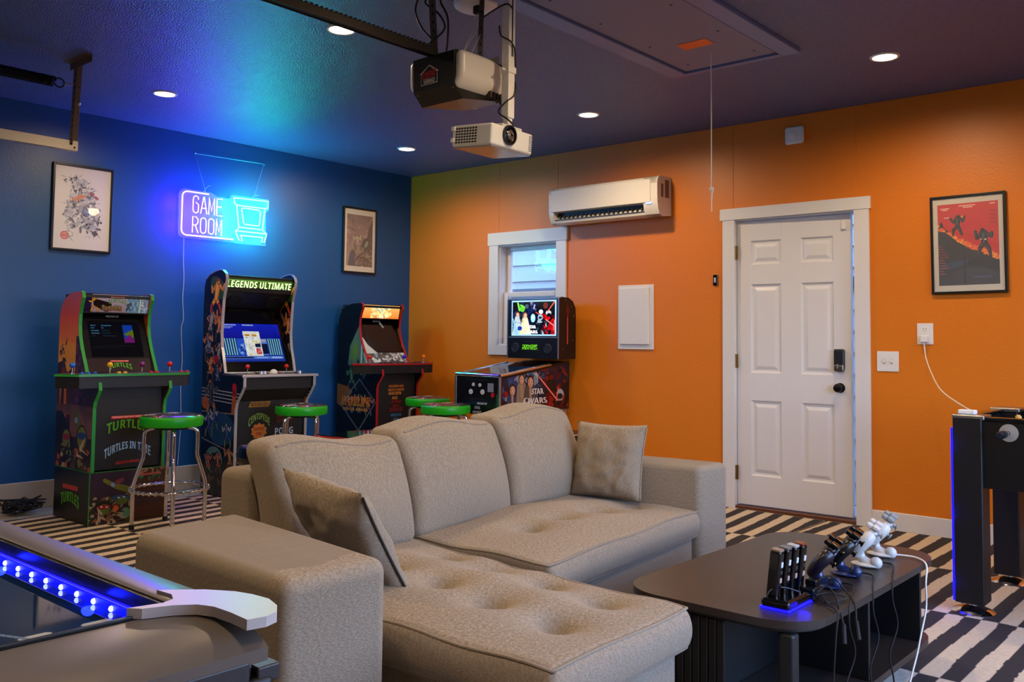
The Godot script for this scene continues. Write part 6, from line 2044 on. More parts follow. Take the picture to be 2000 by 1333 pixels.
func build_sofa() -> void:
	var sofa := thing("sectional_sofa", "beige tufted sectional sofa with a chaise facing right", "sofa")
	var v2 := func(a: float, b: float) -> Vector2: return Vector2(a, b)
	# right arm (far end)
	var ra := mb()
	quad_box(ra, [Vector2(3.66, 2.36), Vector2(4.55, 2.255), Vector2(4.535, 2.475), Vector2(3.66, 2.58)], 0.03, 0.632, 0.03, 4, 3)
	part("arm", ra, fab_v, sofa)
	# left arm (near end): a slab with a recessed side below
	var la := mb()
	var lq := [Vector2(4.06, 4.41), Vector2(4.828, 4.487), Vector2(4.835, 4.785), Vector2(4.12, 4.765)]
	quad_box(la, lq, 0.475, 0.638, 0.035, 4, 4, func(o: Vector3, s: float, t: float, u: float) -> Vector3: return V(o.x, o.y + 0.006 * sin(PI * s) * sin(PI * t) * u, o.z))
	var ao := part("arm", la, fab_v, sofa)
	var lf := mb()
	quad_box(lf, [Vector2(4.70, 4.478), Vector2(4.832, 4.486), Vector2(4.839, 4.789), Vector2(4.71, 4.779)], 0.03, 0.6395, 0.036, 4, 2)
	part("arm_front", lf, fab_h, ao)
	var ls := mb()
	quad_box(ls, [Vector2(4.08, 4.43), Vector2(4.76, 4.48), Vector2(4.76, 4.735), Vector2(4.14, 4.72)], 0.03, 0.49, 0.012, 2, 2)
	part("arm_side", ls, fab_v, ao)
	# back frame
	var bf := mb()
	quad_box(bf, [Vector2(3.62, 2.4), Vector2(3.8, 2.4), Vector2(3.86, 4.235), Vector2(3.66, 4.235)], 0.03, 0.715, 0.035, 3, 3)
	part("back_frame", bf, fab_v, sofa)
	# bases under the pads
	var bs := mb()
	quad_box(bs, [Vector2(3.75, 2.52), Vector2(4.50, 2.48), Vector2(4.63, 3.72), Vector2(3.8, 3.72)], 0.03, 0.345, 0.015, 2, 1)
	part("seat_base", bs, fab_h, sofa)
	var bc := mb()
	quad_box(bc, [Vector2(3.8, 3.70), Vector2(5.195, 3.785), Vector2(5.225, 4.365), Vector2(3.85, 4.40)], 0.03, 0.345, 0.015, 2, 1)
	part("chaise_base", bc, fab_h, sofa)
	part("pull_strap", mb().rbox(V(5.235, 0.30, 4.22), V(0.006, 0.06, 0.03), 0.002, 1), fab_v, sofa)
	# pads
	seat_pad(sofa, "seat_cushion", [Vector2(3.82, 2.50), Vector2(4.525, 2.485), Vector2(4.655, 3.66), Vector2(3.90, 3.69)], 0.335, 0.452, SEAT_DIPS, true, false)
	seat_pad(sofa, "chaise_cushion", [Vector2(3.90, 3.695), Vector2(5.22, 3.765), Vector2(5.25, 4.385), Vector2(3.90, 4.42)], 0.335, 0.452, CHAISE_DIPS, true, true)
	# three loose back cushions
	var defs := [
		[[Vector2(3.93, 3.70), Vector2(4.12, 3.715), Vector2(4.12, 4.27), Vector2(3.95, 4.27)], 0.815, "left loose beige back cushion, behind the leaning throw pillow", 0],
		[[Vector2(3.81, 3.05), Vector2(3.985, 3.05), Vector2(4.09, 3.69), Vector2(3.9, 3.70)], 0.835, "middle loose beige back cushion with creased top", 1],
		[[Vector2(3.74, 2.43), Vector2(3.92, 2.455), Vector2(3.98, 3.03), Vector2(3.79, 3.04)], 0.85, "right loose beige back cushion, beside the square pillow", 2],
	]
	for d in defs:
		var b := mb()
		var top: float = d[1]
		var seed_: int = d[3]
		var shape := func(o: Vector3, s: float, t: float, u: float) -> Vector3:
			var lean := -0.12 * u * u
			var puff := 0.035 * sin(PI * clampf(t, 0, 1)) * sin(PI * clampf(u, 0, 1)) * (s * 2.0 - 0.6)
			var sag := -0.018 * sin(PI * clampf(t * 1.0, 0, 1) * 2.0 + seed_) * u * u
			var crease := 0.0
			if seed_ == 1:
				crease = -0.012 * exp(-pow((t - 0.28 + (1.0 - u) * 0.25) / 0.03, 2)) * smoothstep(0.45, 1.0, u) - 0.009 * exp(-pow((t - 0.4 + (1.0 - u) * 0.2) / 0.03, 2)) * smoothstep(0.5, 1.0, u)
			else:
				crease = -0.006 * exp(-pow((t - 0.85 + (1.0 - u) * 0.3) / 0.03, 2)) * smoothstep(0.5, 1.0, u)
			crease *= smoothstep(0.3, 0.7, s)
			var side := 0.018 * sin(PI * clampf(u, 0, 1)) * (t * 2.0 - 1.0) * -0.4
			return V(o.x + lean + puff + crease, o.y + sag, o.z + side)
		quad_box(b, d[0], 0.44, top, 0.042, 4, 18, shape)
		var o := solo("back_cushion", b, fab_h, d[2], "cushion", Vector3.ZERO, "loose sofa back cushions")
		var pp := mb()
		var q: Array = d[0]
		var path := []
		for i in 31:
			var t := lerpf(0.06, 0.94, i / 30.0)
			var a: Vector2 = q[0].lerp(q[1], 0.935).lerp(q[3].lerp(q[2], 0.935), t)
			path.append(shape.call(V(a.x, top - 0.0115, a.y), 0.935, t, 0.97))
		pp.tube(path, 0.004, 6)
		part("piping", pp, fab_v, o)
	throw_pillow("throw_pillow", "square beige throw pillow leaning on the near left sofa arm", Transform3D(Basis(V(0.99, -0.04, 0.14).normalized(), V(-0.02, 0.86, 0.51).normalized(), V(0.99, -0.04, 0.14).cross(V(-0.02, 0.86, 0.51)).normalized()), V(4.375, 0.60, 4.255)), 0.45, 0.37, 0.13, 3)
	throw_pillow("throw_pillow", "square beige throw pillow in the far corner by the orange wall", Transform3D(Basis.from_euler(V(deg_to_rad(-12), deg_to_rad(8), deg_to_rad(0))), V(4.11, 0.625, 2.55)), 0.35, 0.34, 0.13, 5)

func throw_pillow(called: String, label: String, xf: Transform3D, w: float, h: float, th: float, s: int) -> void:
	var n := FastNoiseLite.new()
	n.seed = s
	n.frequency = 1.6
	var b := mb()
	for side in [1, -1]:
		var rows := []
		for j in 25:
			var row := []
			for i in 25:
				var u: float = lerpf(-1, 1, i / 24.0) * side
				var q := lerpf(-1, 1, j / 24.0)
				var edge := pow(maxf(0.0, 1.0 - pow(absf(u), 2.6)), 0.55) * pow(maxf(0.0, 1.0 - pow(absf(q), 2.6)), 0.55)
				var x := u * w / 2 * (1.0 - 0.06 * (1.0 - q * q))
				var y := q * h / 2 * (1.0 - 0.06 * (1.0 - u * u))
				var wr := n.get_noise_2d(u * 1.2 + 3, q * 1.2) * 0.014 * smoothstep(0.0, 0.4, edge)
				row.append(V(x, y, side * (edge * th / 2 + wr)))
			rows.append(row)
		b.grid(rows)
	b.weld()
	var o := solo(called, b, fab_h, label, "pillow", Vector3.ZERO, "beige throw pillows")
	o.transform = xf
	var z := mb()
	var path := []
	for j in 20:
		var q := lerpf(-0.92, 0.92, j / 19.0)
		path.append(V(w / 2 * (1.0 - 0.06 * (1.0 - q * q)), q * h / 2, 0.0))
	z.tube(path, 0.004, 6)
	part("zipper", z, M(Color(0.12, 0.09, 0.07), 0.6) if s == 3 else fab_v, o)

const CHAISE_DIPS := [Vector2(4.355, 3.817), Vector2(4.584, 3.843), Vector2(4.795, 3.844), Vector2(5.018, 3.882), Vector2(4.36, 4.08), Vector2(4.607, 4.089), Vector2(4.827, 4.12), Vector2(5.041, 4.116)]
const SEAT_DIPS := [Vector2(4.287, 3.313), Vector2(4.267, 3.094), Vector2(4.265, 2.847), Vector2(4.269, 2.618)]

# ---------------------------------------------------------------- coffee table and what stands on it
func rounded(hx: float, hz: float, r: float, n := 8) -> PackedVector2Array:
	var o := PackedVector2Array()
	for k in 4:
		var c := Vector2((hx - r) * (1 if k in [0, 3] else -1), (hz - r) * (1 if k < 2 else -1))
		for i in n + 1:
			o.append(c + Vector2.from_angle(PI / 2 * k + PI / 2 * i / n) * r)
	return o

func plate(b: MB, ol: PackedVector2Array, y0: float, y1: float) -> MB:  # a flat board of that outline in x, z
	var was := b.X
	b.X = was * Transform3D(Basis(V(1, 0, 0), V(0, 0, 1), V(0, -1, 0)), Vector3.ZERO)
	b.prism(ol, -y1, -y0, 30)
	b.X = was
	return b

func build_table() -> void:
	var wood := tri(M(Color(0.21, 0.175, 0.155), 0.34), V(1.2, 1.2, 14), false)
	wood.albedo_texture = noise_tex(0.02, 512, 4, Color(0.72, 0.7, 0.68), Color(1, 1, 1), 111)
	relief(wood, noise_tex(0.05, 512, 3, Color.BLACK, Color.WHITE, 112), 0.03)
	var dark := M(Color(0.035, 0.033, 0.034), 0.5)
	var o := thing("coffee_table", "long black coffee table with rounded ends and slatted sides", "coffee table", V(5.175, 0, 3.01))
	var hx := 0.307
	var hz := 0.592
	part("table_top", plate(mb(), rounded(hx, hz, 0.15), 0.388, 0.41), wood, o)
	part("bottom_shelf", plate(mb(), rounded(hx - 0.012, hz - 0.012, 0.14), 0.112, 0.134), wood, o)
	part("under_panel", plate(mb(), rounded(hx - 0.02, hz - 0.02, 0.135), 0.375, 0.388), dark, o)
	part("back_panel", mb().box(V(-0.02, 0.134, -0.5), V(-0.005, 0.375, 0.5)), dark, o)
	part("divider", mb().box(V(-0.02, 0.134, 0.075), V(0.285, 0.375, 0.09)), dark, o)
	part("divider", mb().box(V(-0.02, 0.134, -0.42), V(0.285, 0.375, -0.405)), dark, o)
	# tambour slats along the left side and round both ends
	var path := rounded(hx - 0.026, hz - 0.026, 0.13, 12)
	var pts := []
	for p in path:
		pts.append(p)
	pts.append(path[0])
	var slat := mb().rbox(V(0, 0, 0), V(0.024, 0.238, 0.012), 0.0045, 2).mesh()
	var acc := 0.0
	var next := 0.0
	for i in pts.size() - 1:
		var a: Vector2 = pts[i]
		var b: Vector2 = pts[i + 1]
		var l := a.distance_to(b)
		while next <= acc + l and l > 0:
			var p := a.lerp(b, (next - acc) / l)
			var t := (b - a).normalized()
			if p.x < 0.06 or (p.y < -hz + 0.06 and p.x < 0.24):
				var s := part("slat", slat, dark, o, V(p.x, 0.254, p.y))
				s.rotation.y = -atan2(t.y, t.x)
			next += 0.0262
		acc += l
	for q in [[0.225, 0.54], [0.155, -0.52], [-0.2, 0.45], [-0.2, -0.45]]:
		part("leg", mb().rbox(V(q[0], 0.057, q[1]), V(0.052, 0.112, 0.052), 0.008, 2), dark, o)
	part("corner_post", mb().rbox(V(0.232, 0.254, 0.545), V(0.045, 0.242, 0.045), 0.01, 3), dark, o)
	part("corner_post", mb().rbox(V(0.262, 0.254, -0.44), V(0.02, 0.242, 0.03), 0.006, 2), dark, o)
	part("door_handle", mb().rbox(V(0.208, 0.27, -0.59), V(0.03, 0.075, 0.02), 0.003, 1).rbox(V(0.222, 0.27, -0.597), V(0.006, 0.08, 0.03), 0.002, 1), M(Color(0.55, 0.3, 0.1), 0.3, 0.8), o)
	solo("cardboard_box", mb().rbox(V(5.2, 0.055, 2.68), V(0.22, 0.108, 0.3), 0.003, 1), M(Color(0.62, 0.5, 0.45), 0.8), "pale cardboard box on the rug under the coffee table", "box")
	# charging dock with four upright remotes
	var dock := thing("charging_dock", "black charging dock with a blue glowing edge on the table's near end", "charging dock", V(5.345, 0.41, 3.425))
	part("base", mb().rbox(V(0, 0.017, 0), V(0.085, 0.026, 0.17), 0.01, 3), gloss, dock)
	part("glow_strip", mb().rbox(V(0, 0.004, 0), V(0.089, 0.006, 0.174), 0.002, 1), glow(Color(0.08, 0.06, 1.0), 2.2), dock)
	part("cable", mb().tube(curve([V(-0.03, 0.03, 0.07), V(-0.02, 0.05, 0.06), V(0.0, 0.052, 0.02), V(0.03, 0.04, -0.01)], 6), 0.002, 5), M(Color(0.2, 0.2, 0.22), 0.4), dock)
	lamp_at(dock, V(0.06, 0.012, 0.02), Color(0.1, 0.08, 1.0), 0.002, 0.02)
	var tops := [Color(0.5, 0.42, 0.36), Color(0.35, 0.36, 0.36), Color(0.6, 0.62, 0.62), Color(0.42, 0.18, 0.08)]
	var words := ["nearest the glowing front", "second from the glowing front", "third from the glowing front, with pale top", "farthest back, with brown top"]
	for i in 4:
		var r := thing("game_remote", "black game remote standing in the dock, " + words[i], "remote", V(5.322 + i * 0.004, 0.432, 3.468 - i * 0.043), 0, "remotes in the charging dock")
		r.rotation_degrees = V(0, 0, -6)
		part("body", mb().rbox(V(0, 0.068, 0), V(0.034, 0.142, 0.032), 0.008, 3), gloss, r)
		part("top_cap", mb().rbox(V(0, 0.139, 0), V(0.03, 0.008, 0.028), 0.003, 2), M(tops[i], 0.3), r)
		part("button", mb().rbox(V(0.0175, 0.10, 0), V(0.004, 0.016, 0.012), 0.0015, 1), M(Color(0.8, 0.8, 0.82), 0.3), r)
		part("button", mb().rbox(V(0.0175, 0.055, 0), V(0.004, 0.014, 0.012), 0.0015, 1), M(Color(0.7, 0.58, 0.52), 0.3), r)
		part("speaker_dots", mb().rbox(V(0.0172, 0.078, 0), V(0.003, 0.01, 0.014), 0.001, 1), M(Color(0.15, 0.15, 0.17), 0.4), r)
	# controllers on curved stands
	var violet := M(Color(0.07, 0.05, 0.11), 0.3)
	var teal := M(Color(0.02, 0.035, 0.06), 0.3)
	var wht := M(Color(0.76, 0.74, 0.71), 0.35)
	var blue := M(Color(0.10, 0.16, 0.32), 0.25)
	var sets := [
		[V(5.35, 0.41, 3.17), violet, blue, gloss, "violet-black game controller on the blue-footed stand nearest the remotes"], [V(5.345, 0.41, 2.985), teal, blue, gloss, "dark teal game controller on a stand, second from the remotes"],
		[V(5.35, 0.41, 2.815), wht, wht, wht, "white game controller on a white stand before the dark ones"], [V(5.335, 0.41, 2.625), wht, wht, M(Color(0.5, 0.52, 0.5), 0.35), "white game controller at the far end of the coffee table, by the white cord"],
	]
	for s in sets:
		controller(s[0], s[1], s[2], s[3], s[4])
	# cables over the table edge
	var blk := M(Color(0.012, 0.012, 0.013), 0.75)
	var e := 5.488
	var k := 0
	var tags := ["black cord dropping from the violet controller over the table edge", "black cord dropping from the teal controller over the table edge", "black cord dropping from the first white controller over the table edge"]
	for z in [[3.1, 3.34], [2.93, 3.15], [2.74, 2.98]]:
		var x0 := 5.37
		solo("charging_cable", mb().tube(curve([V(x0, 0.415, z[0]), V(5.42, 0.418, z[0] + 0.02), V(5.46, 0.415, lerpf(z[0], z[1], 0.6)), V(e + 0.004, 0.405, z[1]), V(e + 0.008, 0.36, z[1] + 0.01), V(e + 0.012, 0.28, z[1] - 0.02), V(e + 0.004, 0.2, z[1] + 0.03), V(e + 0.01, 0.12, z[1] + 0.015), V(e - 0.01, 0.03, z[1] - 0.04), V(e - 0.08, 0.004, z[1] - 0.06)], 8), 0.0026, 6), blk, tags[k], "cord", Vector3.ZERO, "cords over the table edge")
		k += 1
	solo("white_cord", mb().tube(curve([V(5.355, 0.416, 2.6), V(5.4, 0.417, 2.585), V(5.45, 0.416, 2.59), V(e + 0.002, 0.405, 2.63), V(e + 0.008, 0.35, 2.66), V(e + 0.008, 0.27, 2.66), V(e + 0.012, 0.2, 2.73), V(e + 0.012, 0.12, 2.80), V(e + 0.02, 0.05, 2.95), V(e - 0.02, 0.012, 3.12), V(e - 0.06, 0.004, 3.3)], 8), 0.0032, 6), white, "white cord hanging over the table edge from the last white controller", "cord")
	solo("cable_bundle", mb().tube(curve([V(5.39, 0.43, 3.33), V(5.41, 0.45, 3.3), V(5.44, 0.43, 3.31), V(5.47, 0.415, 3.36), V(5.498, 0.38, 3.4)], 6), 0.003, 6).tube([V(5.498, 0.38, 3.4), V(5.51, 0.335, 3.425)], 0.0065, 8).tube(curve([V(5.38, 0.46, 3.29), V(5.41, 0.47, 3.26), V(5.45, 0.43, 3.25), V(5.485, 0.41, 3.28), V(5.5, 0.37, 3.31)], 6), 0.003, 6).tube([V(5.5, 0.37, 3.31), V(5.515, 0.325, 3.33)], 0.0065, 8).tube(curve([V(5.38, 0.425, 3.36), V(5.42, 0.432, 3.3), V(5.46, 0.42, 3.28), V(5.43, 0.418, 3.36), V(5.4, 0.425, 3.32), V(5.45, 0.42, 3.38), V(5.49, 0.412, 3.42), V(5.5, 0.36, 3.46), V(5.495, 0.2, 3.47), V(5.49, 0.02, 3.44)], 6), 0.0028, 6), blk, "tangled black cables with stiff plugs hanging off the table edge by the dock", "cables")
	solo("adapter_block", mb().rbox(V(5.375, 0.43, 3.325), V(0.04, 0.035, 0.06), 0.006, 2).rbox(V(5.37, 0.455, 3.30), V(0.035, 0.02, 0.04), 0.005, 2), M(Color(0.03, 0.05, 0.07), 0.15), "small dark glossy adapter among the cables beside the dock", "adapter")
	solo("floor_plug", mb().rbox(V(4.86, 0.018, 3.03), V(0.05, 0.036, 0.12), 0.008, 2).tube(curve([V(4.86, 0.03, 3.08), V(4.87, 0.06, 3.14), V(4.9, 0.03, 3.2), V(4.95, 0.006, 3.25)], 6), 0.003, 5), M(Color(0.55, 0.55, 0.66), 0.4), "pale power strip lying on the rug between sofa and coffee table", "power strip")

func controller(at: Vector3, body: Material, foot: Material, sticks: Material, label: String) -> void:
	var st := thing("controller_stand", label.replace("game controller on", "holder:").replace("game controller at", "holder at"), "stand", at)
	st.set_meta("label", "curved stand under the " + label.split(" on ")[0].split(" at ")[0] + [" beside the blue knobs", " between violet and white ones", " next to the dark ones", " at the far table end"][["violet", "dark ", "white ", "x"].find(label.substr(0, 6)) if not label.contains("far end") else 3])
	part("stand_base", mb().ball(V(0.0, 0.008, 0), 0.05, 18, V(1.0, 0.18, 0.62)), foot, st)
	part("neck", mb().tube(curve([V(0.02, 0.008, 0), V(-0.012, 0.025, 0), V(-0.02, 0.055, 0), V(-0.006, 0.085, 0), V(0.012, 0.1, 0)], 6), [0.017, 0.017, 0.017, 0.017, 0.016, 0.016, 0.015, 0.015, 0.015, 0.015, 0.015, 0.015, 0.015, 0.014, 0.014, 0.013, 0.013, 0.013, 0.013, 0.012, 0.012, 0.012, 0.012, 0.012, 0.012], 10), foot, st)
	part("foot_knob", mb().ball(V(0.035, 0.018, 0.0), 0.02, 16), foot, st)
	var c := thing("game_controller", label, "controller", at + V(-0.012, 0.062, 0), 0, "game controllers on stands")
	c.rotation_degrees = V(0, 12, -32)
	part("body", mb().rbox(V(0, 0.055, 0), V(0.034, 0.062, 0.10), 0.015, 4), body, c)
	for s in [-1, 1]:
		part("grip", mb().tube(curve([V(0.002, 0.066, s * 0.047), V(0.0, 0.05, s * 0.058), V(-0.005, 0.02, s * 0.064), V(-0.006, -0.012, s * 0.06), V(-0.006, -0.026, s * 0.056)], 5), [0.016, 0.019, 0.02, 0.021, 0.0215, 0.022, 0.022, 0.022, 0.0215, 0.021, 0.021, 0.02, 0.02, 0.0195, 0.019, 0.018, 0.017, 0.0155, 0.013, 0.01, 0.005], 12), body, c)
		part("bumper", mb().rbox(V(0.004, 0.092, s * 0.038), V(0.026, 0.014, 0.034), 0.005, 2), sticks, c)
		part("trigger", mb().rbox(V(-0.018, 0.088, s * 0.038), V(0.022, 0.016, 0.026), 0.006, 2), sticks, c)
	for q in [[0.062, -0.044], [0.036, 0.022]]:
		var k := mb()
		k.X = Transform3D(Basis(Vector3.BACK, -PI / 2), V(0.015, q[0], q[1]))
		k.lathe([Vector2(0.006, 0.0), Vector2(0.0055, 0.012), Vector2(0.0105, 0.015), Vector2(0.0105, 0.019), Vector2(0.0, 0.018)], 16)
		part("thumbstick", k, sticks if sticks != body else M(Color(0.62, 0.6, 0.58), 0.4), c)
	var bt := mb()
	for q in [[0.07, 0.044], [0.056, 0.056], [0.056, 0.032], [0.042, 0.044]]:
		bt.X = Transform3D(Basis(Vector3.BACK, -PI / 2), V(0.016, q[0], q[1]))
		bt.lathe([Vector2(0.005, 0.0), Vector2(0.0048, 0.003), Vector2(0, 0.004)], 12)
	bt.X = Transform3D.IDENTITY
	bt.box(V(0.016, 0.03, -0.024), V(0.02, 0.036, -0.006), 0.001).box(V(0.016, 0.024, -0.018), V(0.02, 0.042, -0.012), 0.001)
	bt.box(V(0.0165, 0.06, -0.012), V(0.0185, 0.078, 0.012), 0.0008)
	part("buttons", bt, M(Color(0.5, 0.55, 0.62), 0.3), c)

# ---------------------------------------------------------------- foosball table
func build_foosball() -> void:
	var o := thing("foosball_table", "black foosball table with a blue light strip on its leg at right", "foosball table", V(5.31, 0, 0.86))
	var blk := M(Color(0.02, 0.02, 0.022), 0.45)
	var carbon := tri(M(Color(0.028, 0.028, 0.03), 0.35), V(30, 30, 30), false)
	var ci := Image.create(16, 16, false, Image.FORMAT_RGB8)
	for y in 16:
		for x in 16:
			var c := 1.0 if ((x / 4 + y / 4) % 2 == 0) else 0.45
			ci.set_pixel(x, y, Color(c, c, c))
	carbon.albedo_texture = ImageTexture.create_from_image(ci)
	var L := 1.45
	var W := 0.78
	# legs with chrome feet
	for q in [[0.0, W - 0.12], [0.0, 0.0], [L - 0.12, W - 0.12], [L - 0.12, 0.0]]:
		var l := part("leg", mb().rbox(V(q[0] + 0.06, 0.4475, q[1] + 0.06), V(0.118, 0.805, 0.12), 0.006, 2), blk, o)
		var ft := mb()
		ft.X = Transform3D(Basis.IDENTITY, V(q[0] + 0.06, 0, q[1] + 0.06))
		ft.lathe([Vector2(0.0, 0.0), Vector2(0.088, 0.0), Vector2(0.088, 0.006), Vector2(0.075, 0.016), Vector2(0.045, 0.026), Vector2(0.02, 0.032), Vector2(0.018, 0.05)], 32)
		part("foot", ft, chrome, l)
	part("light_strip", mb().rbox(V(-0.003, 0.425, W - 0.01), V(0.01, 0.75, 0.014), 0.003, 2), glow(Color(0.06, 0.05, 1.0), 1.8), o)
	for i in 3:
		lamp_at(o, V(-0.03, 0.12 + i * 0.3, W + 0.02), Color(0.1, 0.07, 1.0), 0.008, 0.03)
	# cabinet
	part("side_panel", mb().box(V(0.11, 0.545, W - 0.045), V(L - 0.11, 0.835, W - 0.02), 0.003), carbon, o)
	part("side_panel", mb().box(V(0.11, 0.545, 0.02), V(L - 0.11, 0.835, 0.045), 0.003), carbon, o)
	part("end_panel", mb().box(V(0.02, 0.545, 0.11), V(0.045, 0.835, W - 0.11), 0.003), carbon, o)
	part("end_panel", mb().box(V(L - 0.045, 0.545, 0.11), V(L - 0.02, 0.835, W - 0.11), 0.003), carbon, o)
	part("playfield", mb().box(V(0.045, 0.72, 0.045), V(L - 0.045, 0.735, W - 0.045), 0.002), M(Color(0.1, 0.18, 0.26), 0.2), o)
	var ramp := mb()
	ramp.quad(V(0.045, 0.735, W - 0.2), V(0.045, 0.735, W - 0.045), V(0.045, 0.82, W - 0.045), V(0.16, 0.736, W - 0.2))
	ramp.quad(V(0.045, 0.822, W - 0.046), V(0.2, 0.737, W - 0.046), V(0.2, 0.736, W - 0.12), V(0.045, 0.80, W - 0.2))
	part("corner_ramp", ramp, M(Color(0.25, 0.34, 0.42), 0.2), o)
	part("top_rail", mb().box(V(0.1, 0.835, W - 0.06), V(L - 0.1, 0.852, W - 0.012), 0.004).box(V(0.1, 0.835, 0.012), V(L - 0.1, 0.852, 0.06), 0.004).box(V(0.012, 0.835, 0.1), V(0.06, 0.852, W - 0.1), 0.004), gloss, o)
	for q in [[0.0, W - 0.125], [0.0, 0.005]]:
		part("corner_plate", mb().box(V(q[0] - 0.002, 0.838, q[1]), V(q[0] + 0.13, 0.858, q[1] + 0.125), 0.005), steel, o)
	# rods along the table with men and handles
	for i in 4:
		var x := 0.22 + i * 0.29
		var rod := part("rod", mb().tube([V(x, 0.79, -0.1), V(x, 0.79, W + 0.06)], 0.008, 10), chrome, o)
		var dk := mb()
		dk.X = Transform3D(Basis(Vector3.RIGHT, PI / 2), V(x, 0.79, W - 0.021))
		dk.lathe([Vector2(0.038, 0.0), Vector2(0.037, 0.006), Vector2(0.014, 0.009), Vector2(0.014, 0.016), Vector2(0.009, 0.016)], 28)
		part("bearing_plate", dk, M(Color(0.55, 0.52, 0.48), 0.3), rod)
		part("handle", mb().tube([V(x, 0.79, W + 0.04), V(x, 0.79, W + 0.065), V(x, 0.79, W + 0.13), V(x, 0.79, W + 0.14)], [0.012, 0.016, 0.017, 0.012], 12), M(Color(0.05, 0.09, 0.13), 0.3), rod)
		for z in [0.2, 0.4, 0.58]:
			part("player", mb().rbox(V(x, 0.785, z), V(0.03, 0.1, 0.03), 0.01, 2).ball(V(x, 0.845, z), 0.014, 10), M(Color(0.75, 0.6, 0.3) if i % 2 == 0 else Color(0.1, 0.15, 0.4), 0.4), rod)
	solo("wall_adapter", mb().rbox(V(5.36, 0.868, 1.585), V(0.07, 0.02, 0.05), 0.006, 2), white, "white adapter lying on the near corner of the foosball table", "adapter")

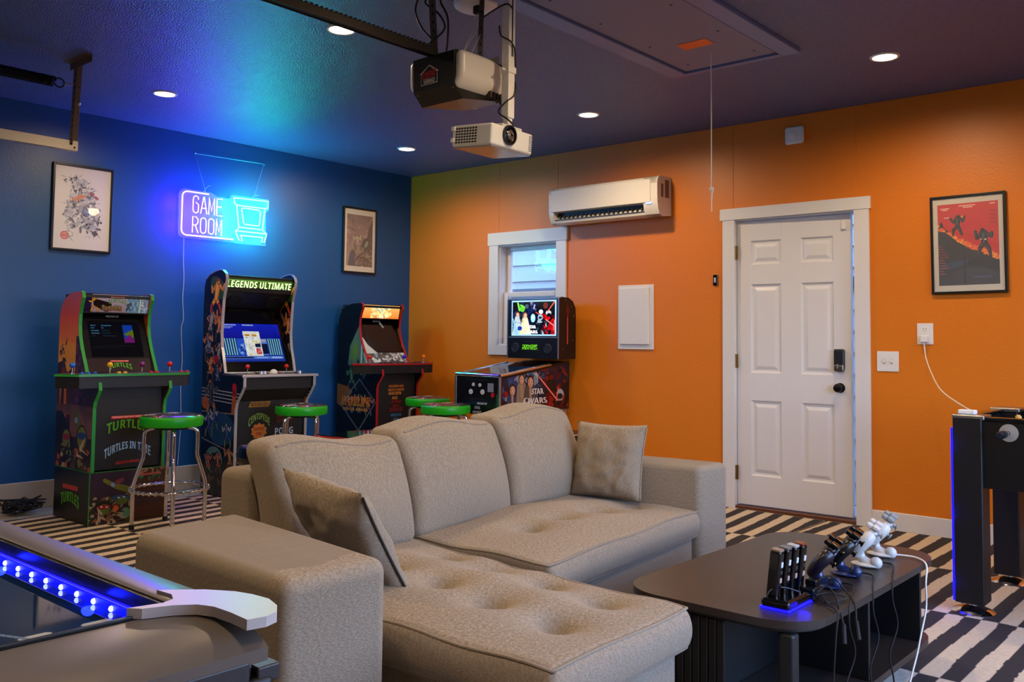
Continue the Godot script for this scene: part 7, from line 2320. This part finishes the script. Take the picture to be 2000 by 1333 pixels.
# ---------------------------------------------------------------- air hockey table
func build_hockey() -> void:
	var o := thing("air_hockey_table", "grey air hockey table with blue light strip in the left foreground", "air hockey table", V(5.5, 0, 5.25))
	var grey := M(Color(0.40, 0.37, 0.345), 0.32, 0.35)
	var fascia := M(Color(0.16, 0.15, 0.17), 0.4)
	var apron := M(Color(0.06, 0.055, 0.065), 0.45)
	var LX := 2.2
	var LZ := 1.2
	# far rail (along x): a nearly flat top falling gently outwards
	var r1 := mb()
	r1.X = Transform3D(Basis(V(0, 0, -1), V(0, 1, 0), V(1, 0, 0)), Vector3.ZERO)
	r1.prism(PackedVector2Array([Vector2(-0.085, 0.74), Vector2(-0.085, 0.81), Vector2(-0.078, 0.812), Vector2(-0.015, 0.803), Vector2(-0.002, 0.795), Vector2(0.004, 0.775), Vector2(0.004, 0.74)]), -LX, -0.11, 40)
	part("rail", r1, grey, o)
	# near-right rail (along z): wide and rounded over
	var r2 := mb()
	r2.X = Transform3D(Basis.IDENTITY, Vector3.ZERO)
	var pr := PackedVector2Array([Vector2(-0.135, 0.799), Vector2(-0.128, 0.802)])
	for i in 9:
		var a := deg_to_rad(i * 9.0)
		pr.append(Vector2(-0.13 + 0.138 * sin(a) / sin(deg_to_rad(72.0)), 0.802 - 0.026 * (1.0 - cos(a)) / (1.0 - cos(deg_to_rad(72.0)))))
	pr.append(Vector2(0.008, 0.76))
	pr.append(Vector2(-0.135, 0.745))
	r2.prism(pr, 0.035, LZ, 25)
	part("rail", r2, grey, o)
	part("rail_fascia", mb().box(V(-0.03, 0.735, 0.06), V(0.009, 0.764, LZ), 0.003).box(V(-LX, 0.72, -0.004), V(-0.02, 0.742, 0.03), 0.003), fascia, o)
	part("apron", mb().box(V(-LX + 0.05, 0.5, 0.03), V(-0.03, 0.745, LZ), 0.004), apron, o)
	part("apron_bolt", mb().ball(V(-0.03, 0.69, 0.26), 0.008, 10), rubber, o)
	for q in [[-0.07, 0.06], [-LX + 0.15, 0.06]]:
		var lg := mb()
		lg.rbox(V(q[0], 0.365, q[1]), V(0.11, 0.73, 0.11), 0.01, 2, 1, func(p: Vector3) -> Vector3: return V(p.x - (0.73 - p.y) * 0.1, p.y, p.z + (0.73 - p.y) * 0.1))
		part("leg", lg, M(Color(0.02, 0.02, 0.022), 0.5), o)
	# inner walls, light strip, playing surface
	part("inner_wall", mb().box(V(-LX, 0.74, 0.085), V(-0.135, 0.808, 0.09), 0.001).box(V(-0.14, 0.74, 0.085), V(-0.135, 0.806, LZ), 0.001), M(Color(0.05, 0.048, 0.06), 0.3), o)
	var play := Pic.new(1024, 512, Color(0.025, 0.13, 0.26), 121)
	for i in 3000:
		play.put(play.g.randi() % 1024, play.g.randi() % 512, Color(0.3, 0.38, 0.48), 0.5)
	# printed lines in table coordinates: u along x, v along z
	for i in 14:
		play.cap(1024 - 50, 14 + i * 36, 1024 - 50, 26 + i * 36, 3.2, 3.2, Color(0.72, 0.74, 0.74))
	var prev := Vector2.ZERO
	for ring in [150.0, 168.0]:
		for i in 60:
			var a := PI * 0.5 + PI * i / 59.0
			var q := Vector2(1024 + cos(a) * ring * 1.1, 256 + sin(a) * ring * 1.2)
			if i > 0:
				play.cap(prev.x, prev.y, q.x, q.y, 1.6, 1.6, Color(0.4, 0.5, 0.6))
			prev = q
	var pm := printed(play.tex(), 0.035)
	var pf := mb()
	pf.quad(V(-LX, 0.7765, LZ), V(-0.138, 0.7765, LZ), V(-0.138, 0.7765, 0.09), V(-LX, 0.7765, 0.09))
	part("playing_surface", pf, pm, o)
	part("light_channel", mb().rbox(V(-LX / 2 - 0.09, 0.78, 0.095), V(LX - 0.22, 0.02, 0.01), 0.003, 1), glow(Color(0.02, 0.045, 1.0), 1.5), o)
	var dot := mb().ball(Vector3.ZERO, 0.0042, 8).mesh()
	var dm := glow(Color(0.75, 0.82, 1.0), 4.0)
	for i in 36:
		part("light_dot", dot, dm, o, V(-0.215 - i * 0.0535, 0.781, 0.1005))
	for i in 4:
		lamp_at(o, V(-0.215 - (i * 6 + 2) * 0.0535, 0.781, 0.108), Color(0.05, 0.1, 1.0), 0.004, 0.01)
	# silver corner cap
	var cap := PackedVector2Array()
	for q in [[5.306, 5.325], [5.34, 5.322], [5.362, 5.332], [5.368, 5.35], [5.358, 5.392], [5.374, 5.38], [5.388, 5.346], [5.407, 5.323], [5.431, 5.314], [5.467, 5.313], [5.508, 5.316], [5.513, 5.292], [5.506, 5.272], [5.483, 5.256], [5.45, 5.246], [5.416, 5.249], [5.387, 5.257], [5.35, 5.28]]:
		cap.append(Vector2(q[0] - 5.5, q[1] - 5.25))
	part("corner_cap", plate(mb(), cap, 0.8025, 0.8155), M(Color(0.74, 0.72, 0.72), 0.38, 0.15), o)
	# the heap of cords on the bare floor beyond it
	var g := RandomNumberGenerator.new()
	g.seed = 8
	var mess := mb()
	for i in 9:
		var pts := []
		var c := V(0.16, 0.03, 3.52)
		for j in 7:
			var a := g.randf() * TAU
			pts.append(c + V(cos(a) * g.randf_range(0.03, 0.12), g.randf_range(-0.02, 0.07), sin(a) * g.randf_range(0.05, 0.17)))
		mess.tube(curve(pts, 7), 0.0045, 6)
	solo("cord_heap", mess, rubber, "heap of tangled black cords on the floor left of the green-edged cabinet", "cords")
